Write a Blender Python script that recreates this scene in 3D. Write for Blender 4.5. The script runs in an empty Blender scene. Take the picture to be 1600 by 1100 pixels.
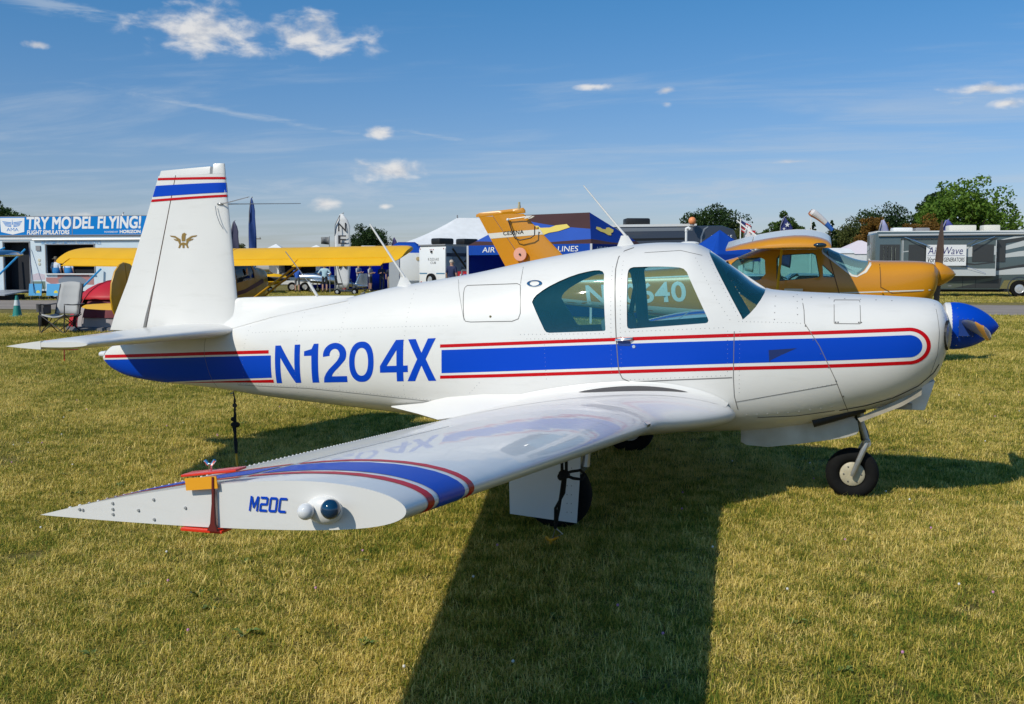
import bpy, bmesh, math, random
import numpy as np
from mathutils import Vector, Matrix
R=math.radians
rnd=random.Random(7)
scn=bpy.context.scene
COL=scn.collection
# ------------------------------------------------------------------ camera
cam=bpy.data.cameras.new('camera'); co=bpy.data.objects.new('camera',cam); COL.objects.link(co)
cam.sensor_width=36; cam.lens=1591/1600*36; cam.shift_y=-10/1600; cam.clip_start=.05; cam.clip_end=6000
co.location=(-1.254,-7.476,1.607); co.rotation_euler=(R(90-4.32),0,R(16.07))
scn.camera=co
# ------------------------------------------------------------------ sun direction (shadows fall +x, +y)
SUNV=Vector((-.56,-1.0,1.0)).normalized()
SUN_EL=math.asin(SUNV.z); SUN_AZ=math.atan2(SUNV.x,SUNV.y)
def build_world():
    w=bpy.data.worlds.new('World'); scn.world=w; w.use_nodes=True
    nt=w.node_tree; N=nt.nodes; L=nt.links; N.clear()
    out=N.new('ShaderNodeOutputWorld'); bg=N.new('ShaderNodeBackground'); L.new(bg.outputs[0],out.inputs[0])
    bg.inputs[1].default_value=.096
    sky=N.new('ShaderNodeTexSky'); sky.sky_type='NISHITA'; sky.sun_disc=False
    sky.sun_elevation=SUN_EL; sky.sun_rotation=SUN_AZ; sky.altitude=250; sky.air_density=1.0; sky.dust_density=.55; sky.ozone_density=1.6
    def M(op,a,b=None,c=None,clamp=False):
        n=N.new('ShaderNodeMath'); n.operation=op; n.use_clamp=clamp
        for i,v in enumerate((a,b,c)):
            if v is None: continue
            if isinstance(v,(int,float)): n.inputs[i].default_value=v
            else: L.new(v,n.inputs[i])
        return n.outputs[0]
    def SS(v,a,b,lo=0.,hi=1.):
        n=N.new('ShaderNodeMapRange'); n.interpolation_type='SMOOTHSTEP'
        L.new(v,n.inputs[0]); n.inputs[1].default_value=a; n.inputs[2].default_value=b; n.inputs[3].default_value=lo; n.inputs[4].default_value=hi
        return n.outputs[0]
    tc=N.new('ShaderNodeTexCoord'); sp=N.new('ShaderNodeSeparateXYZ'); L.new(tc.outputs['Generated'],sp.inputs[0])
    x,y,z=sp.outputs
    az=M('ARCTAN2',x,y); el=M('ARCSINE',z)
    def noise(vec,scale,detail,rough=.55,dist=0.):
        n=N.new('ShaderNodeTexNoise'); n.inputs['Scale'].default_value=scale; n.inputs['Detail'].default_value=detail
        n.inputs['Roughness'].default_value=rough; n.inputs['Distortion'].default_value=dist; L.new(vec,n.inputs['Vector']); return n.outputs[0]
    def comb(a,b,c=None):
        n=N.new('ShaderNodeCombineXYZ')
        for i,v in enumerate((a,b,c)):
            if v is None: continue
            if isinstance(v,(int,float)): n.inputs[i].default_value=v
            else: L.new(v,n.inputs[i])
        return n.outputs[0]
    # thin high streaks, everywhere, thicker towards the horizon
    den=M('ADD',M('MAXIMUM',z,0.),.06)
    pu=M('DIVIDE',x,den); pv=M('DIVIDE',y,den)
    n1=noise(comb(M('MULTIPLY',pu,.55),M('MULTIPLY',pv,1.5)),1.1,9,.62,.5)
    n2=noise(comb(M('MULTIPLY',pu,.2),M('MULTIPLY',pv,.3)),1.,4,.5)
    hz=SS(el,.02,.30,1.,.0)
    thr=M('ADD',M('MULTIPLY',n1,.75),M('MULTIPLY',n2,.35))
    thr=M('ADD',thr,M('MULTIPLY',hz,.15))
    wisp=M('MULTIPLY',SS(thr,.60,.85),.42)
    # cumulus: general field plus the ones seen in the picture (azimuth, elevation, half widths)
    nd=noise(comb(M('MULTIPLY',az,13.),M('MULTIPLY',el,26.)),2.2,10,.54,.25); nd2=noise(comb(M('MULTIPLY',M('SUBTRACT',az,.004),13.),M('MULTIPLY',M('ADD',el,.006),26.)),2.2,10,.54,.25)
    best=None
    CL=[(-.565,.216,.068,.024),(-.470,.215,.062,.022),(-.400,.094,.038,.013),(-.410,.130,.015,.007),(-.462,.062,.015,.008),
        (-.405,.060,.009,.004),(-.687,.046,.040,.006),(-.203,.173,.020,.0035),(-.133,.168,.014,.004),(-.132,.156,.008,.004),
        (.154,.156,.046,.006),(.165,.143,.022,.005),(-.011,.100,.022,.003),(-.709,.193,.012,.004),
        (.62,.2,.07,.02),(1.1,.14,.06,.02),(1.6,.22,.09,.03),(2.2,.12,.07,.02),(2.7,.25,.08,.03),(-1.1,.2,.08,.025),(-1.5,.12,.06,.02),(-2.0,.24,.09,.03),(-2.6,.13,.07,.02)]
    for a0,e0,sa,se in CL:
        da=M('DIVIDE',M('SUBTRACT',az,a0),sa); de=M('DIVIDE',M('SUBTRACT',el,e0),se)
        m=M('SUBTRACT',1.,M('SQRT',M('ADD',M('MULTIPLY',da,da),M('MULTIPLY',de,de))))
        best=m if best is None else M('MAXIMUM',best,m)
    v=M('ADD',M('MAXIMUM',best,-.6),M('MULTIPLY',M('SUBTRACT',nd,.52),2.9))
    cum=M('MULTIPLY',SS(v,-.12,.95),SS(best,-.5,.05))
    cum=M('MULTIPLY',cum,.92)
    fb=None
    for a0,e0,sa,se,sl in ((-.69,.226,.11,.012,-.10),(-.55,.145,.20,.006,-.14),(-.36,.128,.06,.005,-.1),(-.45,.075,.25,.02,.0),(-.1,.075,.25,.02,.0),(.14,.15,.08,.016,.12)):
        da=M('SUBTRACT',az,a0); de=M('DIVIDE',M('SUBTRACT',M('SUBTRACT',el,e0),M('MULTIPLY',da,sl)),se); da=M('DIVIDE',da,sa)
        m=M('SUBTRACT',1.,M('SQRT',M('ADD',M('MULTIPLY',da,da),M('MULTIPLY',de,de)))); fb=m if fb is None else M('MAXIMUM',fb,m)
    nf=noise(comb(M('MULTIPLY',az,10.),M('MULTIPLY',el,60.)),2.,9,.65,.6)
    wisp=M('MAXIMUM',wisp,M('MULTIPLY',SS(M('ADD',M('MAXIMUM',fb,0.),M('MULTIPLY',M('SUBTRACT',nf,.58),2.2)),.1,1.),M('MULTIPLY',SS(fb,0.,.5),.5)))
    # long thin trail streaks upper left, part of the cirrus
    # colours
    hs=N.new('ShaderNodeHueSaturation'); hs.inputs['Saturation'].default_value=1.12; L.new(sky.outputs[0],hs.inputs['Color'])
    def mixc(f,a,b):
        n=N.new('ShaderNodeMix'); n.data_type='RGBA'; L.new(f,n.inputs[0])
        for i,vv in ((6,a),(7,b)):
            if isinstance(vv,tuple): n.inputs[i].default_value=vv
            else: L.new(vv,n.inputs[i])
        return n.outputs[2]
    tn=N.new('ShaderNodeMix'); tn.data_type='RGBA'; tn.blend_type='MULTIPLY'; tn.inputs[0].default_value=1.; L.new(hs.outputs[0],tn.inputs[6])
    L.new(mixc(SS(el,0.,.42),(.84,.88,1.16,1),(.34,1.05,1.36,1)),tn.inputs[7])
    c=mixc(wisp,tn.outputs[2],(6.0,7.0,8.2,1))
    shade=M('ADD',.5,M('MULTIPLY',M('SUBTRACT',nd,nd2),2.2))
    cc=mixc(SS(shade,.25,.75),(6.9,7.2,7.8,1),(9.6,9.5,9.4,1))
    c=mixc(cum,c,cc)
    L.new(c,bg.inputs[0])
build_world()
sun=bpy.data.lights.new('sun','SUN'); sun.energy=4.2; sun.angle=R(.53); sun.color=(1,.94,.82)
so=bpy.data.objects.new('sun',sun); COL.objects.link(so); so.rotation_euler=SUNV.to_track_quat('Z','Y').to_euler(); so.location=(-20,-40,40)
scn.view_settings.view_transform='Standard'; scn.view_settings.look='None'; scn.view_settings.gamma=1; scn.view_settings.exposure=-.22
scn.view_settings.use_curve_mapping=False
scn.render.engine='CYCLES'; scn.cycles.use_denoising=True; scn.cycles.max_bounces=8; scn.cycles.transparent_max_bounces=16
# ------------------------------------------------------------------ materials
MATS={}
def mat(name,col,rough=.5,metal=0.,coat=0.,var=0.,vs=6.,bump=0.,bs=40.,alpha=None,spec=.5,col2=None,emit=None):
    if name in MATS: return MATS[name]
    m=bpy.data.materials.new(name); m.use_nodes=True; nt=m.node_tree; b=nt.nodes['Principled BSDF']
    c=tuple(col)+(1,)
    b.inputs['Base Color'].default_value=c; b.inputs['Roughness'].default_value=rough; b.inputs['Metallic'].default_value=metal
    b.inputs['Coat Weight'].default_value=coat; b.inputs['Coat Roughness'].default_value=.03; b.inputs['Specular IOR Level'].default_value=spec
    if var or col2 is not None:
        tc=nt.nodes.new('ShaderNodeTexCoord'); n=nt.nodes.new('ShaderNodeTexNoise'); n.inputs['Scale'].default_value=vs; n.inputs['Detail'].default_value=6
        nt.links.new(tc.outputs['Object'],n.inputs['Vector'])
        mx=nt.nodes.new('ShaderNodeMix'); mx.data_type='RGBA'
        mx.inputs[6].default_value=c if col2 is not None else tuple(v*(1-var) for v in col)+(1,)
        mx.inputs[7].default_value=(tuple(col2)+(1,)) if col2 is not None else tuple(min(1,v*(1+var)) for v in col)+(1,)
        mr=nt.nodes.new('ShaderNodeMapRange'); mr.inputs[1].default_value=.3; mr.inputs[2].default_value=.7
        nt.links.new(n.outputs[0],mr.inputs[0]); nt.links.new(mr.outputs[0],mx.inputs[0]); nt.links.new(mx.outputs[2],b.inputs['Base Color'])
    if bump:
        tc=nt.nodes.new('ShaderNodeTexCoord'); n=nt.nodes.new('ShaderNodeTexNoise'); n.inputs['Scale'].default_value=bs; n.inputs['Detail'].default_value=4
        nt.links.new(tc.outputs['Object'],n.inputs['Vector'])
        bp=nt.nodes.new('ShaderNodeBump'); bp.inputs['Strength'].default_value=bump; bp.inputs['Distance'].default_value=.01
        nt.links.new(n.outputs[0],bp.inputs['Height']); nt.links.new(bp.outputs[0],b.inputs['Normal'])
    MATS[name]=m; return m
def glass(name,tint,refl=1.45,haze=None):
    if name in MATS: return MATS[name]
    m=bpy.data.materials.new(name); m.use_nodes=True; nt=m.node_tree; nt.nodes.clear()
    o=nt.nodes.new('ShaderNodeOutputMaterial'); mx=nt.nodes.new('ShaderNodeMixShader'); t=nt.nodes.new('ShaderNodeBsdfTransparent'); g=nt.nodes.new('ShaderNodeBsdfGlossy')
    f=nt.nodes.new('ShaderNodeFresnel'); f.inputs[0].default_value=refl
    t.inputs[0].default_value=tuple(tint)+(1,); g.inputs['Roughness'].default_value=.02; g.inputs[0].default_value=(1,1,1,1)
    src=t.outputs[0]
    if haze is not None:
        df=nt.nodes.new('ShaderNodeBsdfDiffuse'); df.inputs[0].default_value=tuple(haze[:3])+(1,); m2=nt.nodes.new('ShaderNodeMixShader'); m2.inputs[0].default_value=haze[3]
        nt.links.new(t.outputs[0],m2.inputs[1]); nt.links.new(df.outputs[0],m2.inputs[2]); src=m2.outputs[0]
    nt.links.new(f.outputs[0],mx.inputs[0]); nt.links.new(src,mx.inputs[1]); nt.links.new(g.outputs[0],mx.inputs[2]); nt.links.new(mx.outputs[0],o.inputs[0])
    MATS[name]=m; return m
def fabric(name,col,tr=.4,var=.06,vs=1.5):
    m=mat(name,col,.75,var=var,vs=vs); nt=m.node_tree; b=nt.nodes['Principled BSDF']; t=nt.nodes.new('ShaderNodeBsdfTranslucent'); t.inputs[0].default_value=tuple(col)+(1,)
    mx=nt.nodes.new('ShaderNodeMixShader'); mx.inputs[0].default_value=tr; o=nt.nodes['Material Output']; nt.links.new(b.outputs[0],mx.inputs[1]); nt.links.new(t.outputs[0],mx.inputs[2]); nt.links.new(mx.outputs[0],o.inputs[0]); return m
# ------------------------------------------------------------------ mesh helpers
def link(o,parent=None):
    COL.objects.link(o)
    if parent is not None: o.parent=parent
    return o
def tag(o,label=None,cat=None,group=None,kind=None):
    if label: o['label']=label
    if cat: o['category']=cat
    if group: o['group']=group
    if kind: o['kind']=kind
    return o
def thing(name,label,cat,loc=(0,0,0),rz=0.,group=None):
    o=bpy.data.objects.new(name,None); o.empty_display_size=.2; COL.objects.link(o)
    o.location=loc; o.rotation_euler=(0,0,rz); tag(o,label,cat,group); return o
def smooth(me,ang=35):
    me.polygons.foreach_set('use_smooth',[True]*len(me.polygons))
    if ang is not None: me.set_sharp_from_angle(angle=R(ang))
class MB:
    def __init__(s): s.v=[]; s.f=[]; s.mi=[]; s.cur=0
    def add(s,vs,fs):
        b=len(s.v); s.v+= [tuple(p) for p in vs]; s.f+=[tuple(i+b for i in f) for f in fs]; s.mi+=[s.cur]*len(fs); return s
    def box(s,c,d,rot=None,bev=0.):
        x,y,z=d[0]/2,d[1]/2,d[2]/2
        P=[Vector((a*x,b*y,e*z)) for a in(-1,1) for b in(-1,1) for e in(-1,1)]
        if rot is not None: P=[rot@p for p in P]
        P=[p+Vector(c) for p in P]
        return s.add(P,[(0,1,3,2),(4,6,7,5),(0,4,5,1),(2,3,7,6),(0,2,6,4),(1,5,7,3)])
    def bbox(s,x0,x1,y0,y1,z0,z1): return s.box(((x0+x1)/2,(y0+y1)/2,(z0+z1)/2),(x1-x0,y1-y0,z1-z0))
    def loft(s,rings,cap0=True,cap1=True,closed=True):
        n=len(rings[0]); V=[p for r in rings for p in r]; Fc=[]
        for i in range(len(rings)-1):
            for j in range(n if closed else n-1):
                k=(j+1)%n; Fc.append((i*n+j,i*n+k,(i+1)*n+k,(i+1)*n+j))
        if cap0: Fc.append(tuple(range(n))[::-1])
        if cap1: Fc.append(tuple((len(rings)-1)*n+j for j in range(n)))
        return s.add(V,Fc)
    def tube(s,path,r,n=8,caps=True):
        path=[Vector(p) for p in path]; m=len(path); rr=r if isinstance(r,(list,tuple)) else [r]*m; rings=[]; prev=None
        for i,p in enumerate(path):
            t=(path[min(i+1,m-1)]-path[max(i-1,0)]).normalized()
            if prev is None:
                a=Vector((0,0,1)) if abs(t.z)<.9 else Vector((1,0,0)); u=t.cross(a).normalized()
            else: u=(prev-t*prev.dot(t)).normalized()
            prev=u; w=t.cross(u)
            rings.append([p+(u*math.cos(2*math.pi*k/n)+w*math.sin(2*math.pi*k/n))*rr[i] for k in range(n)])
        return s.loft(rings,caps,caps)
    def lathe(s,prof,n=24,axis='z',c=(0,0,0),caps=True):
        c=Vector(c); rings=[]
        for r,h in prof:
            rg=[]
            for k in range(n):
                a=2*math.pi*k/n; u,v=r*math.cos(a),r*math.sin(a)
                rg.append(c+Vector({'z':(u,v,h),'y':(u,h,v),'x':(h,u,v)}[axis]))
            rings.append(rg)
        return s.loft(rings,caps,caps)
    def prism(s,poly,a,b,axis='y'):
        def P(u,v,t): return {'y':(u,t,v),'x':(t,u,v),'z':(u,v,t)}[axis]
        n=len(poly); V=[P(u,v,a) for u,v in poly]+[P(u,v,b) for u,v in poly]
        return s.add(V,[tuple(range(n))[::-1],tuple(range(n,2*n))]+[(i,(i+1)%n,n+(i+1)%n,n+i) for i in range(n)])
    def sph(s,c,r,n=14,m=9,sc=(1,1,1)):
        rings=[]
        for i in range(1,m):
            a=math.pi*i/m; rings.append([(c[0]+r*sc[0]*math.sin(a)*math.cos(2*math.pi*k/n),c[1]+r*sc[1]*math.sin(a)*math.sin(2*math.pi*k/n),c[2]+r*sc[2]*math.cos(a)) for k in range(n)])
        return s.loft(rings)
    def build(s,name,m,parent=None,sm=35,bevel=0.,off=None):
        me=bpy.data.meshes.new(name); me.from_pydata(s.v,[],s.f)
        bm=bmesh.new(); bm.from_mesh(me)
        if bevel:
            eds=[e for e in bm.edges if len(e.link_faces)==2 and e.calc_face_angle(0)>R(40)]
            bmesh.ops.bevel(bm,geom=eds,offset=bevel,segments=2,affect='EDGES',profile=.6,clamp_overlap=True)
        bmesh.ops.recalc_face_normals(bm,faces=bm.faces); bm.to_mesh(me); bm.free()
        if isinstance(m,(list,tuple)):
            for q in m: me.materials.append(q)
            if not bevel: me.polygons.foreach_set('material_index',s.mi)
        else: me.materials.append(m)
        if sm is not None: smooth(me,sm)
        o=bpy.data.objects.new(name,me); link(o,parent)
        if off is not None: o.location=off
        return o
def rotm(rx=0,ry=0,rz=0): return Matrix.Rotation(rz,3,'Z')@Matrix.Rotation(ry,3,'Y')@Matrix.Rotation(rx,3,'X')
def text2d(body,size=1.,bold=0.,shear=0.,space=1.,width=None,align='LEFT',res=4):
    cu=bpy.data.curves.new('t','FONT'); cu.body=body; cu.size=size; cu.offset=bold; cu.shear=shear; cu.space_character=space; cu.resolution_u=res; cu.align_x=align
    cu.fill_mode='BOTH' if False else 'FRONT'
    ob=bpy.data.objects.new('t',cu); me=ob.to_mesh(); V=[(v.co.x,v.co.y) for v in me.vertices]; Fc=[tuple(p.vertices) for p in me.polygons]
    ob.to_mesh_clear(); bpy.data.objects.remove(ob); bpy.data.curves.remove(cu)
    x0=min(v[0] for v in V); x1=max(v[0] for v in V); y0=min(v[1] for v in V); y1=max(v[1] for v in V)
    if width is not None: # (w,h) box with lower left at origin
        V=[((v[0]-x0)/(x1-x0)*width[0],(v[1]-y0)/(y1-y0)*width[1]) for v in V]
    return V,Fc
def planar(name,V,Fc,fn,m,parent=None,step=None):
    """2-D mesh mapped through fn(u,v)->xyz, cut on a grid first when the target is curved"""
    me=bpy.data.meshes.new(name); bm=bmesh.new()
    vs=[bm.verts.new((u,v,0)) for u,v in V]
    for f in Fc:
        try: bm.faces.new([vs[i] for i in f])
        except ValueError: pass
    if step:
        for ax in (0,1):
            a=min(v.co[ax] for v in bm.verts); b=max(v.co[ax] for v in bm.verts); k=a+step[ax]
            no=Vector((1,0,0)) if ax==0 else Vector((0,1,0))
            while k<b:
                bmesh.ops.bisect_plane(bm,geom=bm.verts[:]+bm.edges[:]+bm.faces[:],plane_co=no*k,plane_no=no,dist=1e-5); k+=step[ax]
    for v in bm.verts: v.co=Vector(fn(v.co.x,v.co.y))
    bm.to_mesh(me); bm.free(); me.materials.append(m); smooth(me,None)
    return link(bpy.data.objects.new(name,me),parent)
def frame_fn(o,ux,uz):
    o=Vector(o);ux=Vector(ux);uz=Vector(uz)
    return lambda u,v:o+ux*u+uz*v
def lettering(body,o,ux,uz,w,h,m,parent,bold=0.,shear=0.,name='lettering',space=1.,heavy=0.):
    V,Fc=text2d(body,1.,bold,shear,space,(w-2*heavy,h-2*heavy))
    if not heavy: return planar(name,V,Fc,frame_fn(o,ux,uz),m,parent)
    # heavy type: a few shifted layers, each a hair behind the other
    ux,uz=Vector(ux),Vector(uz); n=ux.cross(uz).normalized(); mb=MB()
    for i,(a,b) in enumerate(((0,0),(1,0),(2,0),(0,2),(1,2),(2,2),(0,1),(2,1))):
        mb.add([Vector(o)+ux*(u+a*heavy)+uz*(v+b*heavy)+n*(.0075-.001*i) for u,v in V],Fc)
    me=bpy.data.meshes.new(name); me.from_pydata(mb.v,[],mb.f); me.materials.append(m); return link(bpy.data.objects.new(name,me),parent)
def copy_tree(o,parent=None):
    c=o.copy(); COL.objects.link(c); c.parent=parent
    for ch in o.children: copy_tree(ch,c)
    return c
# ------------------------------------------------------------------ the white low wing aircraft
def paint(name,col,rough,coat):
    m=mat(name,col,rough,coat=coat,var=.025,vs=2.2); nt=m.node_tree; N=nt.nodes; L=nt.links; b=N['Principled BSDF']
    tc=N.new('ShaderNodeTexCoord'); mp=N.new('ShaderNodeMapping'); mp.inputs['Scale'].default_value=(1.2,4.,7.); L.new(tc.outputs['Object'],mp.inputs[0])
    n=N.new('ShaderNodeTexNoise'); n.inputs['Scale'].default_value=2.6; n.inputs['Detail'].default_value=8; n.inputs['Roughness'].default_value=.65; L.new(mp.outputs[0],n.inputs['Vector'])
    r=N.new('ShaderNodeMapRange'); r.inputs[1].default_value=.55; r.inputs[2].default_value=.85; r.inputs[4].default_value=.22; L.new(n.outputs[0],r.inputs[0])
    src=b.inputs['Base Color'].links[0].from_socket; mx=N.new('ShaderNodeMix'); mx.data_type='RGBA'; mx.inputs[7].default_value=(.42,.39,.33,1); L.new(r.outputs[0],mx.inputs[0]); L.new(src,mx.inputs[6]); L.new(mx.outputs[2],b.inputs['Base Color'])
    w=N.new('ShaderNodeTexNoise'); w.inputs['Scale'].default_value=5.; w.inputs['Detail'].default_value=1.; L.new(tc.outputs['Object'],w.inputs['Vector']); bp=N.new('ShaderNodeBump'); bp.inputs['Strength'].default_value=.16; bp.inputs['Distance'].default_value=.008; L.new(w.outputs[0],bp.inputs['Height']); L.new(bp.outputs[0],b.inputs['Normal']); L.new(bp.outputs[0],b.inputs['Coat Normal'])
    return m
WHITE=paint('white_paint',(.735,.715,.68),.35,.3)
WINGW=paint('wing_white_paint',(.73,.71,.68),.32,.32)
BLUE=mat('blue_paint',(.001,.055,.48),.4,coat=.04,spec=.15)
RED=mat('red_paint',(.52,.003,.008),.4,coat=.04,spec=.15)
LINE=mat('panel_gap_dark',(.16,.15,.14),.8)
RIV=mat('rivet_grey',(.34,.34,.33),.4)
SCREW=mat('screw_steel',(.22,.21,.2),.4,metal=.8)
RUBBER=mat('tyre_rubber',(.007,.007,.007),.85,var=.2,vs=30,spec=.2)
ALU=mat('bare_aluminium',(.62,.62,.62),.28,metal=1.)
CHROME=mat('chrome',(.8,.8,.8),.08,metal=1.)
STEEL=mat('strut_steel',(.4,.4,.39),.35,metal=.7,var=.1,vs=30)
BLACK=mat('black_satin',(.01,.01,.01),.5)
GREASE=mat('greasy_black',(.015,.013,.012),.6)
GLASST=glass('teal_tinted_plexiglass',(.62,.85,.86),1.5,(.04,.30,.42,.13))
REDLOCK=mat('red_lock_plastic',(.75,.035,.01),.35,coat=.3)
ORANGE=mat('orange_tape',(.85,.36,.01),.5)
INTER=mat('cabin_interior_teal',(.06,.20,.25),.8,var=.15,vs=12)
SEATM=mat('seat_vinyl_grey',(.13,.18,.20),.7,var=.1,vs=8)
DARKIN=mat('panel_black',(.015,.016,.018),.6)
DIRTYW=mat('stained_white_paint',(.62,.61,.57),.35,coat=.3,col2=(.42,.40,.34),vs=5)
def pch(X,Y):
    X=np.array(X,float);Y=np.array(Y,float);h=np.diff(X);d=np.diff(Y)/h;n=len(X);m=np.zeros(n)
    for i in range(1,n-1):
        if d[i-1]*d[i]>0:
            w1=2*h[i]+h[i-1];w2=h[i]+2*h[i-1];m[i]=(w1+w2)/(w1/d[i-1]+w2/d[i])
    m[0]=d[0];m[-1]=d[-1]
    def f(x):
        x=min(max(x,X[0]),X[-1]);i=min(max(int(np.searchsorted(X,x))-1,0),n-2)
        t=(x-X[i])/h[i];a=t*t*(3-2*t)
        return float(Y[i]*(1-a)+Y[i+1]*a+h[i]*(t*(1-t)**2*m[i]-t*t*(1-t)*m[i+1]))
    return f
ZT=pch([-7.08,-7.02,-6.7,-5.935,-5.31,-4.767,-4.353,-3.925,-3.716,-3.307,-3.008,-2.548,-2.25,-2.05,-1.911,-1.737,-1.56,-1.49,-1.336,-1.077,-.655,-.46,-.385,-.345],
       [.87,.93,1.02,1.116,1.268,1.376,1.466,1.535,1.57,1.655,1.711,1.776,1.797,1.793,1.735,1.615,1.487,1.462,1.449,1.437,1.418,1.406,1.385,1.33])
ZB=pch([-7.08,-7.0,-6.82,-6.55,-5.94,-5.53,-4.96,-4.3,-3.88,-3.3,-2.5,-1.71,-1.27,-.94,-.65,-.47,-.39,-.345],
       [.81,.75,.685,.65,.605,.562,.52,.475,.445,.42,.415,.455,.515,.597,.69,.80,.88,1.0])
WD=pch([-7.08,-7.0,-6.55,-5.9,-5.3,-4.7,-4.2,-3.7,-3.2,-2.6,-2.0,-1.6,-1.2,-.8,-.55,-.42,-.37,-.345],
       [.025,.05,.105,.16,.235,.315,.385,.455,.515,.555,.56,.55,.52,.475,.43,.375,.32,.26])
ZW=pch([-7.08,-5.9,-5.0,-4.0,-3.0,-2.0,-1.4,-.8,-.345],[.84,.85,.87,.90,.95,.98,1.0,1.06,1.17])
NU=pch([-7.08,-5,-3.5,-2.6,-1.9,-1.4,-.8,-.345],[2.0,2.1,2.3,2.5,2.5,2.6,2.6,2.2])
NL=pch([-7.08,-5.5,-4,-2.6,-1.4,-.8,-.345],[2.0,2.3,2.6,2.8,2.6,2.3,2.0])
def hw(x,z):
    zw=ZW(x)
    if z>=zw: n=NU(x);r=(z-zw)/max(ZT(x)-zw,1e-4)
    else: n=NL(x);r=(zw-z)/max(zw-ZB(x),1e-4)
    if r>=1: return 0.
    return WD(x)*(1-r**n)**(1/n)

AC=thing('light_aircraft','white low wing single engine aircraft with blue and red stripes parked on grass','airplane',(-2.6,0,0))
ACO=(2.6,0,0)
def part(mb,name,m,parent=None,**k):
    o=mb.build(name,m,parent or AC,**k)
    if parent is None: o.location=ACO
    return o
def pdec(o,parent=None):
    if parent is None: o.location=ACO; o.parent=AC
    return o
NR=80
def fring(x,inset=0.,n=NR):
    zt,zb,w,zw,nu,nl=ZT(x)-inset,ZB(x)+inset,max(WD(x)-inset,.004),ZW(x),NU(x),NL(x)
    P=[]
    for k in range(n):
        a=2*math.pi*k/n; c,s=math.cos(a),math.sin(a)
        q=nu if s>=0 else nl
        r=(abs(c)**q+abs(s)**q)**(-1/q)
        P.append((x,w*c*r,zw+((zt-zw) if s>=0 else (zw-zb))*s*r))
    return P
def xs_(a,b,n): return [a+(b-a)*i/(n-1) for i in range(n)]
XS=sorted(set(xs_(-7.08,-6.8,10)+xs_(-6.7,-4.4,26)+xs_(-4.3,-2.3,34)+xs_(-2.25,-1.4,30)+xs_(-1.35,-.6,18)+xs_(-.57,-.345,16)))
REAR=[(-3.128,1.370),(-3.118,1.397),(-3.099,1.420),(-3.058,1.452),(-3.010,1.482),(-2.94,1.518),(-2.865,1.550),(-2.80,1.572),(-2.737,1.587),(-2.69,1.595),(-2.654,1.596),(-2.628,1.588),(-2.614,1.570),(-2.578,1.190),(-2.580,1.182),(-2.587,1.178),(-2.985,1.156),(-3.005,1.160),(-3.020,1.175)]
DOORW=[(-2.446,1.570),(-2.444,1.595),(-2.434,1.610),(-2.412,1.618),(-2.32,1.621),(-2.231,1.622),(-2.15,1.620),(-2.090,1.615),(-2.062,1.606),(-2.039,1.585),(-1.882,1.272),(-1.878,1.258),(-1.884,1.246),(-1.897,1.241),(-2.405,1.195),(-2.422,1.200),(-2.428,1.215)]
WSCR=[(-1.925,1.85),(-1.925,1.745),(-1.912,1.720),(-1.662,1.285),(-1.655,1.268),(-1.645,1.275),(-1.612,1.306),(-1.575,1.35),(-1.545,1.398),(-1.525,1.440),(-1.512,1.60),(-1.512,1.85)]
def tmp(mb):
    o=mb.build('tmp',WHITE,None,sm=None); return o
fo=tmp(MB().loft([fring(x) for x in XS]))
inner=tmp(MB().loft([fring(x,.022,48) for x in xs_(-3.35,-1.53,44)]))
FAR=lambda p:[(x-.015 if -2.5<x<-2.40 else (x+.05 if -2.66<x<-2.57 else x),z) for x,z in p]
cut=[tmp(MB().prism(p,-1.2,0.)) for p in (REAR,DOORW)]+[tmp(MB().prism(FAR(p),.01,1.2)) for p in (REAR,DOORW)]+[tmp(MB().prism(WSCR,-1.2,1.2))]
for c in [inner]+cut:
    md=fo.modifiers.new('b','BOOLEAN'); md.operation='DIFFERENCE'; md.object=c; md.solver='EXACT'
bpy.context.view_layer.update()
me=bpy.data.meshes.new_from_object(fo.evaluated_get(bpy.context.evaluated_depsgraph_get()))
for c in [inner]+cut+[fo]: bpy.data.objects.remove(c)
me.materials.clear(); me.materials.append(WHITE); me.materials.append(INTER)
for p in me.polygons:
    c=p.center; h=hw(c.x,c.z)
    p.material_index=1 if (-3.4<c.x<-1.5 and abs(c.y)<h-.012 and c.z<ZT(c.x)-.012 and c.z>ZB(c.x)+.012) else 0
me.materials.append(BLUE)
for p in me.polygons:
    c=p.center
    if (c.x<-6.72 and c.z<.865+(c.x+7.073)*.0545-.050) or (c.x<-6.45 and c.z<.70): p.material_index=2
smooth(me,28); me.name='fuselage'
fus=bpy.data.objects.new('fuselage',me); link(fus,AC); fus.location=ACO
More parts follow.
